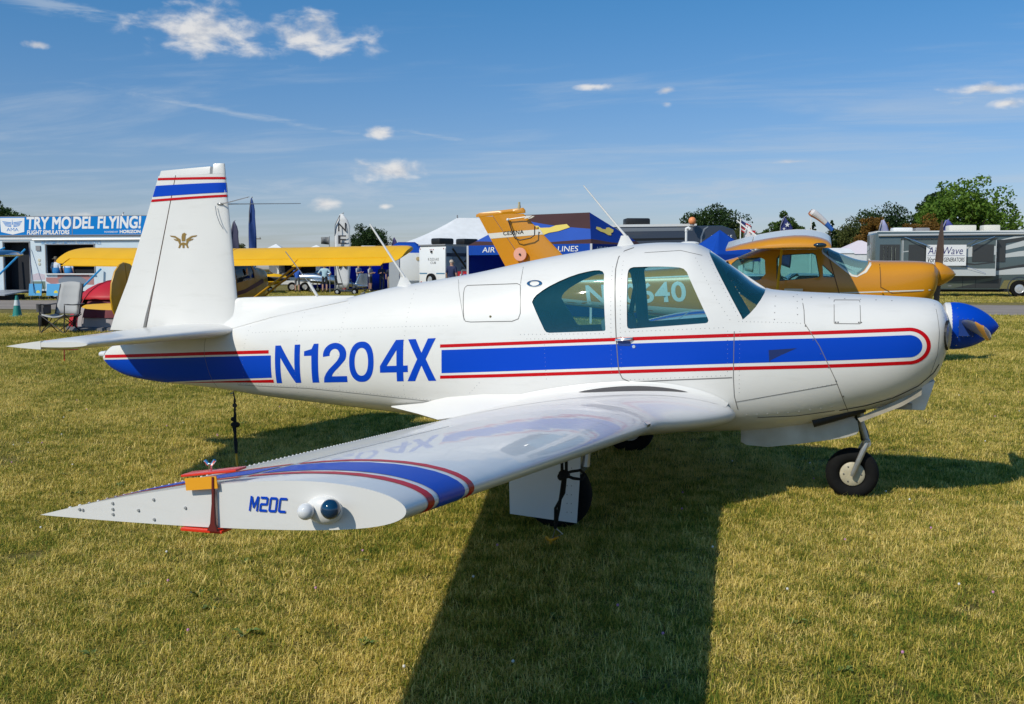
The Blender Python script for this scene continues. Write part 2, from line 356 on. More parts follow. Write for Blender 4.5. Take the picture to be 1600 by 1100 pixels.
# window panes: the shrunken skin over each opening, edges hidden in the wall
def pane(name,poly,side,grow=.012):
    cx=sum(p[0] for p in poly)/len(poly); cz=sum(p[1] for p in poly)/len(poly)
    def inside(x,z):
        r=False; n=len(P)
        for i in range(n):
            (x1,z1),(x2,z2)=P[i],P[(i+1)%n]
            if (z1>z)!=(z2>z) and x<(x2-x1)*(z-z1)/(z2-z1)+x1: r=not r
        return r
    P=[(cx+(x-cx)*1.0+math.copysign(grow,x-cx),cz+(z-cz)*1.0+math.copysign(grow,z-cz)) for x,z in poly]
    xs=xs_(min(p[0] for p in P),max(p[0] for p in P),46); mb=MB(); n=200
    rings=[fring(max(min(x,-.4),-7),.009,n) for x in xs]
    for i in range(len(xs)-1):
        for j in range(n):
            k=(j+1)%n; q=[rings[i][j],rings[i][k],rings[i+1][k],rings[i+1][j]]
            if side and q[0][1]*side<0: continue
            m=(sum(a[0] for a in q)/4,sum(a[2] for a in q)/4)
            if q[0][2]>1.0 and inside(*m): mb.add(q,[(0,1,2,3)])
    me=bpy.data.meshes.new(name); me.from_pydata(mb.v,[],mb.f); bm=bmesh.new(); bm.from_mesh(me); bmesh.ops.remove_doubles(bm,verts=bm.verts,dist=1e-5); bm.to_mesh(me); bm.free()
    me.materials.append(GLASST); smooth(me,None); o=bpy.data.objects.new(name,me); link(o,AC); o.location=ACO; return o
for s in (-1,1):
    pane('rear_window',REAR if s<0 else FAR(REAR),s)
    if s<0: dwin=pane('door_window',DOORW,s)
    else: pane('side_window',FAR(DOORW),s)
pane('windshield',WSCR,0)
# ---- painted stripes and registration on the skin
def skin(off,side=-1):
    def f(x,z):
        zw=ZW(x); r=min(1.,max(0.,(zw-z)/max(zw-ZB(x),1e-3)))
        return (x,side*(hw(x,z)+off),z-.0035*r**6)
    return f
def dec(name,poly,m,off=.0015,side=-1,step=(.05,.02)):
    return pdec(planar(name,poly,[tuple(range(len(poly)))],skin(off,side),m,None,step))
def lin(pts):
    f=pch([p[0] for p in pts],[p[1] for p in pts]); return f
def band(name,x0,x1,lo,hi,m,end=None,off=.0015,side=-1,n=40):
    xs=xs_(x0,x1,n)
    poly=[(x,lo(x)) for x in xs]+[(x,hi(x)) for x in xs[::-1]]
    return dec(name,poly,m,off,side)
ctl=lambda dz,b:None
# centre line and half heights of the main stripe
def zmid(x): return lin([(-3.84,.923),(-2.513,1.008),(-1.70,1.053),(-1.08,1.081),(-.60,1.106)])(x)
def capsule(name,x0,h0,h1,m,side,ring=None):
    """stripe from x0 forward with a round nose end; ring = inner half height for the red outline"""
    xe=-.602
    def outl(h,hb):
        up=[(x,zmid(x)+(h+(hb-h)*(x-xe)/(x0-xe))) for x in xs_(x0,xe,40)]
        arc=[(xe+h*1.12*math.sin(a),zmid(xe)+h*math.cos(a)) for a in xs_(0,math.pi,25)[1:-1]]
        dn=[(x,zmid(x)-(h+(hb-h)*(x-xe)/(x0-xe))) for x in xs_(xe,x0,40)]
        return up+arc+dn
    o=outl(h1,h0)
    if ring is None: poly=[o]; F=[tuple(range(len(o)))]; V=o
    else:
        i=outl(*ring); n=len(o); V=o+i; F=[(k,k+1,n+k+1,n+k) for k in range(n-1)]
    return pdec(planar(name,V,F,skin(.0015,side),m,None,(.05,.05)))
for s in (-1,1):
    capsule('red_stripe',-3.835,.127,.1205,RED,s,(.0975,.1035))
    capsule('blue_stripe',-3.822,.0855,.0725,BLUE,s)
    t1=lambda x:.865+(x+7.073)*.0545; t2=lambda x:t1(x)-.027; t3=lambda x:t1(x)-.042
    band('tail_red_stripe',-7.055,-5.367,t2,t1,RED,side=s)
    def lo(x): return max(lin([(-7.1,.60),(-6.567,.640),(-5.960,.690),(-5.337,.738)])(x),ZB(x)+.0012)
    band('tail_blue_stripe',-7.06,-5.345,lo,t3,BLUE,side=s,n=70)
    lr=lambda x:max(lin([(-6.599,.632),(-5.967,.667),(-5.333,.696)])(x),ZB(x)+.0012); ur=lambda x:max(lin([(-6.567,.628),(-5.960,.676),(-5.334,.722)])(x),ZB(x)+.0014)
    band('tail_red_stripe',-6.4,-5.333,lr,ur,RED,side=s)
    # registration letters, drawn as strokes
    G={'N':[[(0,0),(.2,0),(.2,.68),(.72,0),(.92,0),(.92,1),(.72,1),(.72,.33),(.2,1),(0,1)]],
       '1':[[(.24,0),(.46,0),(.46,1),(.31,1),(.24,.87),(0,.82),(0,.70),(.24,.70)]],
       '4':[[(.55,0),(.77,0),(.77,1),(.55,1)],[(0,.22),(.55,.22),(.55,.38),(0,.38)],[(.77,.22),(.92,.22),(.92,.38),(.77,.38)],[(0,.38),(.225,.38),(.55,.76),(.55,1),(.52,1)]],
       'X':[[(0,0),(.25,0),(.47,.37),(.69,0),(.94,0),(.61,.52),(.92,1),(.67,1),(.47,.67),(.27,1),(.02,1),(.33,.52)]]}
    def oval(cx,cy,a,b,e,n=40): return [(cx+a*math.copysign(abs(math.cos(t))**(2/e),math.cos(t)),cy+b*math.copysign(abs(math.sin(t))**(2/e),math.sin(t))) for t in xs_(0,2*math.pi,n+1)[:-1]]
    chars='N1204X'; boxes=[(-5.305,-5.070),(-5.030,-4.90),(-4.855,-4.640),(-4.617,-4.400),(-4.345,-4.105),(-4.110,-3.868)]
    if s>0: boxes=[(-3.868-5.305-b,-3.868-5.305-a) for a,b in boxes]
    for ch,(a,b) in zip(chars,boxes):
        zc=lambda x:.694+.06*(x+5.30); hh=lambda x:.302+.010*(x+5.3)
        if ch=='0': o=oval(.46,.5,.46,.5,2.35); i=oval(.46,.5,.255,.345,2.2); V=o+i; n=len(o); F=[(k,(k+1)%n,n+(k+1)%n,n+k) for k in range(n)]; W=.92
        elif ch=='2':
            pts=[(.11,.66),(.115,.74),(.15,.83),(.23,.885),(.36,.90),(.50,.87),(.58,.79),(.60,.70),(.56,.60),(.47,.49),(.33,.36),(.20,.24),(.12,.12),(.105,.0)]
            V=[];ou=[];inn=[]
            A_=[R(a) for a in xs_(188,-28,22)]
            ou=[(.36+.36*math.cos(a),.70+.30*math.sin(a)) for a in A_]+[(.60,.485),(.50,.395),(.38,.30),(.30,.225),(.26,.155)]
            inn=[(.36+.155*math.cos(a),.70+.15*math.sin(a)) for a in A_]+[(.435,.545),(.33,.455),(.18,.335),(.08,.225),(.02,.12)]
            n=len(ou);V=ou+inn;F=[(k,k+1,n+k+1,n+k) for k in range(n-1)]
            m0=len(V);V+=[(.02,.12),(.0,0),(.73,0),(.73,.155),(.26,.155)];F+=[tuple(range(m0,m0+5))];W=.73
        else:
            V=[];F=[]
            for pl in G[ch]: F.append(tuple(range(len(V),len(V)+len(pl)))); V=V+pl
            W=max(p[0] for p in V)
        VV=[]
        for u,v in V:
            uu=u/W if s<0 else 1-u/W
            x=a+(b-a)*uu; VV.append((x,zc(x)+v*hh(x)))
        pdec(planar('registration_letter',VV,F,skin(.0018,s),BLUE,None,(.04,.04)))
# ---- panel gaps and rivets
def seam(pts,w=.0022,side=-1,name='panel_seam',m=None,off=.0022,closed=False,parent=None):
    P=[Vector((x,0,z)) for x,z in pts]
    if closed: P.append(P[0])
    Q=[]
    for a,b in zip(P,P[1:]):
        n=max(1,int((b-a).length/.03)); Q+=[a.lerp(b,i/n) for i in range(n)]
    Q.append(P[-1]); mb=MB(); vs=[]
    for i,p in enumerate(Q):
        t=(Q[min(i+1,len(Q)-1)]-Q[max(i-1,0)]).normalized(); nn=Vector((-t.z,0,t.x))
        for sg in (-1,1):
            q=p+nn*w*sg; vs.append((q.x,side*(hw(q.x,q.z)+off),q.z))
    mb.add(vs,[(2*i,2*i+1,2*i+3,2*i+2) for i in range(len(Q)-1)])
    o=mb.build(name,m or LINE,AC,sm=None); o.location=ACO; return o
def rnd_rect(x0,x1,z0,z1,r,sk=0.):
    P=[]
    for cx,cz,a0 in ((x1-r,z1-r,0),(x0+r,z1-r,90),(x0+r,z0+r,180),(x1-r,z0+r,270)):
        for k in range(5):
            a=R(a0+k*22.5); z=cz+r*math.sin(a); P.append((cx+r*math.cos(a)+sk*(z1-z),z))
    return P
BAG=[(-3.678,1.483),(-3.45,1.492),(-3.264,1.500),(-3.236,1.490),(-3.229,1.460),(-3.209,1.290),(-3.222,1.25),(-3.269,1.232),(-3.45,1.226),(-3.598,1.220),(-3.640,1.225),(-3.655,1.25),(-3.69,1.43),(-3.693,1.465)]
DOOR=[(-1.93,1.755),(-2.2,1.772),(-2.44,1.758),(-2.50,1.735),(-2.53,1.69),(-2.536,1.606),(-2.519,1.386),(-2.501,1.123),(-2.486,.95),(-2.478,.895),(-2.455,.852),(-2.40,.829),(-2.1,.853),(-1.715,.880),(-1.712,1.20),(-1.735,1.33),(-1.90,1.62),(-1.955,1.74)]
seam(BAG,closed=True); seam(DOOR[2:14],.003)
seam([(-1.283,1.440),(-1.262,1.33),(-1.257,1.248),(-1.161,1.104),(-1.056,.885),(-.962,.645)],.0022)
seam([(-1.707,1.19),(-1.707,.880),(-1.70,.75),(-1.677,.657)],.0022)
seam([(-1.69,.712),(-1.358,.784),(-1.042,.851)],.0018)
seam([(-3.265,1.652),(-3.245,1.58),(-3.236,1.50)],.0015)
seam([(-3.80,1.545),(-3.76,1.50),(-3.70,1.37),(-3.65,1.23)],.0012)
seam([(-1.02,.655),(-.85,.69),(-.68,.745),(-.52,.83),(-.43,.92),(-.40,.98)],.0035,m=mat('grimy_gap',(.03,.026,.022),.9))
seam([(-1.55,.60),(-1.3,.615),(-1.05,.655)],.002,m=MATS['grimy_gap'])
seam([(-.43,1.37),(-.415,1.2),(-.42,1.05),(-.455,.9)],.0012)
seam(rnd_rect(-1.070,-.905,1.248,1.398,.008),.0018,closed=True)
seam([(-5.70,.66),(-5.0,.665),(-4.45,.64),(-3.6,.60)],.0015)
seam([(-6.02,1.10),(-6.0,.9),(-5.93,.63)],.0015)
for s in (-1,1): seam([(-1.95,1.70),(-2.10,1.735),(-2.35,1.72)],.0012,s)
rv=MB(); sc=MB()
def dot(mb,x,z,r,h,side=-1,n=6):
    y=hw(x,z); 
    if y<.01: return
    e=.004; t1=Vector((e,side*(hw(x+e,z)-y),0)).normalized(); t2=Vector((0,side*(hw(x,z+e)-y),e)).normalized(); nn=t1.cross(t2)
    if nn.y*side<0: nn=-nn
    c=Vector((x,side*y,z)); V=[c+(t1*math.cos(2*math.pi*k/n)+t2*math.sin(2*math.pi*k/n))*r for k in range(n)]+[c+nn*h+(t1*math.cos(2*math.pi*k/n)+t2*math.sin(2*math.pi*k/n))*r*.5 for k in range(n)]
    mb.add(V,[(k,(k+1)%n,n+(k+1)%n,n+k) for k in range(n)]+[tuple(range(n,2*n))])
def rivets(pts,sp,r=.0032,h=.0016,mb=None,side=-1):
    for a,b in zip(pts,pts[1:]):
        L=math.dist(a,b); n=max(1,round(L/sp))
        for i in range(n): dot(rv if mb is None else mb,a[0]+(b[0]-a[0])*i/n,a[1]+(b[1]-a[1])*i/n,r,h,side)
for s in (-1,1):
    for x in (-4.15,-4.72,-5.12,-5.62):
        rivets([(x+.03,ZT(x)-.05),(x,.9),(x,ZB(x)+.06)],.035,side=s)
    rivets([(-5.55,1.09),(-4.2,1.17),(-3.75,1.19)],.035,side=s)
    rivets([(-5.70,.672),(-5.0,.677),(-4.45,.652),(-3.6,.612)],.03,side=s)
    rivets([(-3.2,1.14),(-2.56,1.16)],.03,side=s); rivets([(-3.15,1.11),(-2.56,1.125)],.03,side=s)
    rivets([(-2.56,1.62),(-2.54,1.2),(-2.53,.86)],.03,side=s); rivets([(-2.49,1.66),(-2.475,1.2),(-2.46,.9)],.03,side=s)
    rivets([(-2.44,1.175),(-1.75,1.215)],.03,side=s); rivets([(-2.4,.845),(-1.73,.895)],.03,side=s)
    rivets([(-1.75,1.19),(-1.745,.89)],.03,side=s); rivets([(-1.67,1.19),(-1.668,.75)],.03,side=s)
    rivets([(-1.99,1.68),(-1.83,1.40),(-1.72,1.24)],.03,side=s); rivets([(-1.91,1.69),(-1.76,1.42),(-1.675,1.27)],.03,side=s)
    rivets([(-3.6,.70),(-3.5,.8)],.03,side=s); rivets([(-3.02,1.10),(-3.0,.80)],.03,side=s)
    rivets([(-1.68,1.255),(-1.33,1.25),(-1.26,1.245)],.025,side=s)
    rivets([(-1.60,.73),(-1.05,.855)],.03,.003,.002,side=s); rivets([(-1.62,.62),(-1.35,.64),(-1.0,.70)],.065,.0045,.004,side=s)
    rivets([(-1.45,1.42),(-1.1,1.41),(-.6,1.39)],.11,.005,.002,sc,s); rivets([(-1.31,1.43),(-1.30,1.26)],.04,.004,.002,sc,s)
    rivets([(-1.25,1.23),(-1.05,.87),(-.95,.66)],.1,.006,.003,sc,s); rivets([(-.385,1.33),(-.37,1.2),(-.38,1.0)],.05,.003,.002,sc,s)
    rivets([(-1.45,1.27),(-1.45,1.40)],.05,.004,.002,sc,s)
    for x in (-1.06,-.915): rivets([(x,1.256),(x+.03,1.256)],.02,.006,.003,sc,s)
tag(part(rv,'rivets',RIV,sm=None),kind='stuff'); tag(part(sc,'cowl_screws',SCREW,sm=None),kind='stuff')
# air scoop in the stripe
mb=MB()
P=[(-1.482,1.069),(-1.302,1.085),(-1.301,1.004),(-1.476,.988)]
mb.add([(x,-(hw(x,z)+.002),z) for x,z in (P[0],P[3])]+[(-1.474,-(hw(-1.47,1.03)-.03),1.063),(-1.47,-(hw(-1.47,1.03)-.03),.994)],[(0,2,3,1)])
o=part(mb,'air_scoop_mouth',mat('scoop_dark_blue',(.003,.01,.05),.6),sm=None)
mb=MB(); mb.add([(x,-(hw(x,z)+.0025),z) for x,z in ((-1.482,1.069),(-1.302,1.085),(-1.466,1.004),(-1.476,.988))],[(0,1,2,3)])
part(mb,'air_scoop',mat('scoop_blue',(.004,.02,.12),.5),sm=None)
# door handle, lock, fresh air scoop, tail light
mb=MB(); zz=lambda x:1.118+(x+2.5)*.12
mb.tube([(-2.505,-(hw(-2.5,1.118)+.008),1.117),(-2.47,-(hw(-2.47,1.12)+.020),1.121),(-2.42,-(hw(-2.42,1.12)+.022),1.126),(-2.385,-(hw(-2.385,1.13)+.010),1.132)],[.008,.010,.010,.007],8)
hd=part(mb,'door_handle',CHROME)
dec('handle_recess',rnd_rect(-2.49,-2.40,1.078,1.112,.012),mat('recess_blue',(.008,.04,.2),.4),.003)
mb=MB(); mb.lathe([(.011,-.004),(.011,.006),(.006,.007)],12,'y',(-2.378,-(hw(-2.378,1.075)+.003),1.075)); part(mb,'door_lock',CHROME)
mb=MB(); y0=-(hw(-3.45,1.26)); mb.lathe([(.009,-.004),(.009,.006),(.004,.007)],12,'y',(-3.44,y0,1.262)); part(mb,'baggage_lock',CHROME)
for s in (-1,1):
    mb=MB(); c=(-3.127,1.501); rings=[]
    for k in range(24):
        a=2*math.pi*k/24; rg=[]
        for j in range(6):
            b=2*math.pi*j/6; rr=.036+.009*math.cos(b); x=c[0]+rr*1.35*math.cos(a); z=c[1]+rr*.55*math.sin(a); rg.append((x,s*(hw(x,z)+.006*math.sin(b)+.002),z))
        rings.append(rg)
    mb.loft(rings+[rings[0]],False,False); part(mb,'air_vent_ring',CHROME)
mb=MB(); mb.lathe([(.001,-7.135),(.018,-7.13),(.026,-7.11),(.026,-7.085),(.030,-7.08),(.030,-7.065)],16,'x',(0,0,.868)); part(mb,'tail_light',mat('lamp_clear',(.75,.75,.78),.08,coat=.6))
# ---- cabin interior
mb=MB(); mb.bbox(-3.2,-1.75,-.36,.36,.60,.63); part(mb,'cabin_floor',INTER,sm=None)
mb=MB(); mb.prism([(-3.3,.62),(-3.3,1.14),(-2.95,1.14),(-2.93,.62)],-.42,.42); part(mb,'baggage_shelf',INTER,sm=None)
for y in (-.25,.25):
    for x,nm in ((-2.22,'seat'),(-2.9,'seat')):
        z0=.72; st=MB(); st.box((x,y,z0+.05),(.5,.43,.15)); o=part(st,nm,SEATM,bevel=.04)
        b=MB(); b.box((x-.31,y,z0+.30),(.11,.41,.50),rotm(0,R(-14),0)); bo=b.build('backrest',SEATM,o,bevel=.04)
mb=MB(); mb.box((-1.66,0,1.13),(.08,.98,.26)); part(mb,'instrument_panel',DARKIN,bevel=.02)
mb=MB(); mb.prism([(-1.76,1.262),(-1.60,1.275),(-1.58,1.255),(-1.76,1.245)],-.47,.47); part(mb,'glareshield',DARKIN)
for y in (-.24,.24):
    mb=MB(); mb.tube([(-1.70,y,1.10),(-1.86,y,1.11)],.012,8); mb.tube([(-1.87,y-.13,1.17),(-1.86,y-.11,1.11),(-1.86,y+.11,1.11),(-1.87,y+.13,1.17)],.014,8); part(mb,'control_yoke',DARKIN)
mb=MB(); mb.tube([(-1.80,0,1.66),(-1.72,0,1.50)],.008,6); part(mb,'compass_post',DARKIN)
mb=MB(); mb.sph((-1.76,0,1.56),.045,14,10,(1,1,.9)); part(mb,'compass',DARKIN)
mb=MB(); mb.tube([(-1.93,.02,1.73),(-1.71,.015,1.575),(-1.525,0,1.452)],.012,8); part(mb,'windshield_post',WHITE)
mb=MB(); mb.tube([(-1.95,-.42,1.52),(-1.90,-.43,1.40),(-1.83,-.47,1.28)],.013,8); part(mb,'cabin_tube',INTER)
# far side headset / belt
mb=MB(); mb.tube([(-2.50,.41,1.62),(-2.53,.36,1.4),(-2.56,.32,1.18)],.02,6); part(mb,'shoulder_belt',DARKIN)
# ---- cowl nose, inlets, spinner and propeller
for s in (-1,1):
    mb=MB(); rg=[]
    for xx,k in ((-.342,1.),(-.40,.93)): rg.append([(xx-.03*abs(math.cos(a))**2*(1 if True else 0),s*.255+.085*k*math.cos(a),1.17+.10*k*math.sin(a)) for a in xs_(0,2*math.pi,25)[:-1]])
    mb.loft(rg,False,True); part(mb,'air_inlet',BLACK,sm=None)
SZ=1.22
mb=MB(); mb.lathe([(.05,-.35),(.150,-.345),(.158,-.335),(.158,-.31),(.154,-.305)],40,'x',(0,0,SZ)); part(mb,'spinner_backplate',WHITE)
mb=MB(); prof=[(.157,-.318)]+[(.161*(1-((x+.30)/.30)**2.05)**.80,x) for x in xs_(-.285,-.0005,22)]
mb.lathe(prof,48,'x',(0,0,SZ)); spn=part(mb,'spinner',BLUE,sm=60)
sp=MB()
for k in range(14):
    a=2*math.pi*k/14; sp.sph((-.275,.160*math.cos(a),SZ+.160*math.sin(a)),.0045,6,4)
for dx in (-.245,-.215,-.185):
    for dz in (.055,-.06): sp.sph((dx,-.148,SZ+dz),.0045,6,4)
tag(part(sp,'spinner_screws',CHROME),kind='stuff')
mb=MB(); mb.box((-.225,-.147,SZ-.005),(.09,.03,.11)); part(mb,'blade_cutout',mat('cutout_blue',(.006,.04,.23),.5))
BLADE=mat('propeller_grey',(.30,.30,.31),.35,metal=.3)
for s in (-1,1):
    mb=MB(); rings=[]
    for i,t in enumerate(xs_(0,1,14)):
        r=.10+.82*t; ch=(.09+.075*math.sin(math.pi*min(t*1.15+.12,1)))*(1 if t<.9 else (1-(t-.9)*5.5)); tw=R(58-40*t)*(1); th=.030*(1-t)+.007
        rg=[]
        for k in range(14):
            a=2*math.pi*k/14; u=ch/2*math.cos(a); v=th/2*math.sin(a)
            rg.append((-.20+ (u*math.sin(tw)+v*math.cos(tw)), s*r, SZ-s*( -u*math.cos(tw)+v*math.sin(tw))))
        rings.append(rg)
    mb.loft(rings); bl=part(mb,'propeller_blade',BLADE,sm=50)
    if s<0:
        m2=MB(); tp=[]
        for i in range(8,12):
            rg=rings[i]; c=Vector(rg[0])*0
            for p in rg: c+=Vector(p)/14
            tp.append([tuple(c+(Vector(p)-c)*1.12) for p in rg])
        m2.loft(tp); o=m2.build('blade_strap',ORANGE,bl,sm=50)
# lower cowl details
mb=MB(); mb.prism([(-.72,.655),(-.466,.654),(-.43,.77),(-.405,.86),(-.60,.80),(-.80,.72)],-.17,.17); part(mb,'chin_scoop',WHITE,bevel=.012)
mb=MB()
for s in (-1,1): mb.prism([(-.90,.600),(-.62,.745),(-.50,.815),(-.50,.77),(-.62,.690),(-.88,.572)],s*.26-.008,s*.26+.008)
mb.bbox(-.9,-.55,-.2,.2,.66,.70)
part(mb,'cowl_flap',mat('shaded_beige_lip',(.36,.32,.25),.6,var=.2,vs=12))  # beige lip, its colour darkened to paint in the shade under the cowl
mb=MB(); mb.tube([(-.86,-.20,.665),(-.96,-.235,.632),(-1.08,-.25,.592),(-1.19,-.255,.556)],.036,16,caps=False); mb.tube([(-1.19,-.255,.556),(-1.08,-.25,.592),(-.96,-.235,.632)],.031,16); part(mb,'exhaust_pipe',GREASE)
for s in (-1,1):
    mb=MB(); mb.prism([(-1.675,.52),(-1.672,.385),(-1.63,.366),(-1.486,.358),(-1.25,.395),(-.974,.447),(-.90,.475),(-.882,.50),(-.895,.565),(-.93,.60),(-1.15,.60),(-1.5,.56)],s*.175-.006,s*.175+.006); part(mb,'nose_gear_door',DIRTYW,bevel=.003)
# nose gear
mb=MB(); mb.tube([(-.873,-.03,.64),(-.862,-.03,.52),(-.822,-.03,.405)],[.026,.024,.02],10); mb.tube([(-.873,.03,.64),(-.862,.03,.52),(-.822,.03,.405)],[.026,.024,.02],10); mb.tube([(-.822,-.085,.40),(-.822,.085,.40)],.026,12); part(mb,'gear_leg',STEEL)
mb=MB(); mb.tube([(-.90,0,.62),(-.84,0,.46),(-.83,0,.41)],[.02,.03,.03],8); part(mb,'shock_discs',BLACK)
for s in (-1,1):
    mb=MB(); mb.tube([(-.822,s*.075,.40),(-.85,s*.085,.34),(-.908,s*.088,.19),(-.915,s*.088,.165)],[.017,.02,.018,.014],10); part(mb,'fork_arm',STEEL)
def wheel(nm,c,r,w,hubr,hubm,tread=True):
    t=MB(); n=40; sec=[]
    for k in range(14):
        a=2*math.pi*k/14; rr=r-(r-hubr)/2+(r-hubr)/2*math.copysign(abs(math.cos(a))**.8,math.cos(a)); hh=w/2*math.copysign(abs(math.sin(a))**.8,math.sin(a)); sec.append((rr,hh))
    rings=[[(c[0]+q*math.cos(2*math.pi*k/n),c[1]+h,c[2]+q*math.sin(2*math.pi*k/n)) for q,h in sec] for k in range(n)]
    t.loft(rings+[rings[0]],False,False); root=part(t,nm,RUBBER,sm=50)
    h=MB(); h.lathe([(.002,-w*.44),(hubr*.5,-w*.44),(hubr*.96,-w*.40),(hubr*1.03,-w*.36),(hubr*1.03,w*.36),(hubr*.96,w*.40),(.002,w*.44)],28,'y',c); h.build('hub',hubm,root)
    h=MB()
    for k in range(6):
        for s in (-1,1): h.lathe([(.006,0),(.006,s*.005),(.003,s*.006)],6,'y',(c[0]+hubr*.72*math.cos(k*1.047),c[1]+s*w*.41,c[2]+hubr*.72*math.sin(k*1.047)))
    tag(h.build('hub_bolts',SCREW,root),kind='stuff'); return root
HUBC=mat('cream_hub_paint',(.46,.41,.29),.5,var=.15,vs=20)
wheel('nose_wheel',(-.913,0,.172),.180,.125,.082,HUBC)
# ---- wing
def naca(t,cam,s):
    yt=5*t*(.2969*math.sqrt(s)-.126*s-.3516*s*s+.2843*s**3-.1036*s**4)
    p=.38; yc=cam/p**2*(2*p*s-s*s) if s<p else cam/(1-p)**2*((1-2*p)+2*p*s-s*s)
    return yc+yt,yc-yt
def wgeo(y):
    a=abs(y); f=(a-.55)/(5.33-.55)
    le=-2.125; te=-3.80+.66*f
    g=max(0,min(1,(1.32-a)/.8)); g=g*g*(3-2*g); g-=max(0,.56-a)*1.6
    zle=.578+.0990*(a-.55)+g*.05; zte=.497+.0998*(a-.55)
    return le+.44*g,te,zle,zte,(.245+.03*g)*(1-f)+.121*f
def wpt(y,s,up,off=0.):
    le,te,zl,zt,th=wgeo(y); ch=le-te
    u,l=naca(th/ch,.018,max(min(s,1),0)); q=u if up else l
    e=1e-3; s2=min(s+e,1.); q2=(naca(th/ch,.018,s2)[0 if up else 1])
    z=zl+(zt-zl)*s+q*ch; x=le-s*ch
    if off:
        tx,tz=-(s2-s)*ch,(q2-q)*ch+(zt-zl)*(s2-s); L=math.hypot(tx,tz) or 1
        n=(-tz/L,tx/L) if not up else (tz/L,-tx/L)
        x+=n[0]*off; z+=n[1]*off
    return (x,y,z)
def sdist(s0,s1,n):
    if s0==0: return [s1*(1-math.cos(math.pi/2*i/(n-1))) for i in range(n)]
    return [s0+(s1-s0)*i/(n-1) for i in range(n)]
def wring(y,s0,s1,n=24):
    S=sdist(s0,s1,n); return [wpt(y,s,True) for s in S[::-1]]+[wpt(y,s,False) for s in S[1 if s0==0 else 0:]]
YH=3.15
def hinge(y):
    le,te,_,_,_=wgeo(y); ch=le-te
    xh=-2.625-.075*(5.33-abs(y)); return (le-xh)/ch
for sg in (-1,1):
    mb=MB(); ys=[.30,.42,.5,.56,.62,.7,.8,.9,1.0,1.1,1.2,1.32,1.5,1.8,2.2,2.7,YH]
    mb.loft([wring(sg*y,0,.74) for y in ys])
    ys2=[YH+.002,3.6,4.1,4.6,5.0,5.2,5.30]
    mb.loft([wring(sg*y,0,hinge(y)-.008) for y in ys2]+[[(p[0],sg*5.33,1.035+(p[2]-1.035)*.985) for p in wring(sg*5.33,0,hinge(5.33)-.008)]])
    wp=part(mb,'wing_panel',WINGW,sm=40)
    mb=MB(); mb.loft([wring(sg*y,.745,1,8) for y in (.56,1.2,2.0,YH-.004)]); part(mb,'flap',WINGW,sm=40)
    mb=MB(); mb.loft([wring(sg*y,hinge(y)+.006,1,10) for y in (YH+.006,3.7,4.5,5.1,5.30)]+[[(p[0],sg*5.325,p[2]) for p in wring(sg*5.32,hinge(5.32)+.006,1,10)]]); part(mb,'aileron',WINGW,sm=40)
    # tip bands
    def wband(name,y0,y1,m):
        mb=MB(); rings=[]
        hs=hinge(5.0)
        S=[(s,True) for s in (.99,.93,.86,.78,.7,.62,hs+.012)]; S2=[(s,True) for s in (hs-.014,.42,.34,.26,.19,.13,.08,.045,.02,.008,.002)]+[(0.,True)]+[(s,False) for s in (.002,.008,.02,.045,.08,.13,.2,.3)]
        for grp in (S,S2):
            rings=[[wpt(sg*y,s,u,.0015) for s,u in grp] for y in xs_(y0,y1,4)]
            n=len(grp); b=len(mb.v); mb.add([p for r in rings for p in r],[(i*n+j,i*n+j+1,(i+1)*n+j+1,(i+1)*n+j) for i in range(3) for j in range(n-1)])
        part(mb,name,m,sm=60)
    wband('wing_red_stripe',5.145,5.190,RED); wband('wing_blue_band',4.912,5.112,BLUE); wband('wing_red_stripe',4.832,4.876,RED)
    # rivet rows and panel joints on the wing
    r2=MB()
    def wdot(y,s,up,r=.003,h=.0012,n=6):
        c=Vector(wpt(y,s,up)); d=Vector(wpt(y,s+.01,up))-c; t=d.normalized(); b=Vector((0,1,0)); nn=t.cross(b).normalized()
        if (nn.z<0)==up: nn=-nn
        r2.add([c+(t*math.cos(2*math.pi*k/n)+b*math.sin(2*math.pi*k/n))*r for k in range(n)]+[c+nn*h+(t*math.cos(2*math.pi*k/n)+b*math.sin(2*math.pi*k/n))*r*.5 for k in range(n)],[(k,(k+1)%n,n+(k+1)%n,n+k) for k in range(n)]+[tuple(range(n,2*n))])
    for y in np.arange(.7,5.25,.045):
        wdot(sg*y,.965,True,.005,.003)
    part(r2,'wing_rivets',WINGW,sm=None).__setitem__('kind','stuff')
    for y,s1 in ((1.36,.5),(2.55,.5),(1.75,.2)):
        mb=MB(); S=[(s,True) for s in xs_(s1,.01,20)]+[(s,False) for s in (0,.01,.04,.1,.2)]
        mb.add([wpt(sg*(y+d),s,u,.001) for s,u in S for d in (-.0015,.0015)],[(2*i,2*i+1,2*i+3,2*i+2) for i in range(len(S)-1)]); part(mb,'wing_panel_seam',mat('wing_seam_grey',(.4,.4,.39),.7),sm=None)
    # stall strip
    mb=MB(); mb.loft([[wpt(sg*y,.012,True,0),(wpt(sg*y,.004,True,0)[0]+.012,sg*y,wpt(sg*y,.004,True,0)[2]),wpt(sg*y,.006,False,0)] for y in (1.50,1.62)]); part(mb,'stall_strip',ALU,sm=None)
    # wing tip face: lights, model letters
    t=MB(); t.sph((-2.330,sg*5.335,1.042),.040,16,12,(1.2,.55,.85)); lb=part(t,'light_fairing',WHITE,sm=60)
    t=MB(); t.sph((-2.298,sg*5.365,1.053),.024,18,14,(1,1,1)); part(t,'navigation_light',mat('nav_lens_blue' if sg<0 else 'nav_lens_red',(.004,.035,.085) if sg<0 else (.3,.01,.01),.05,coat=1.),sm=60)
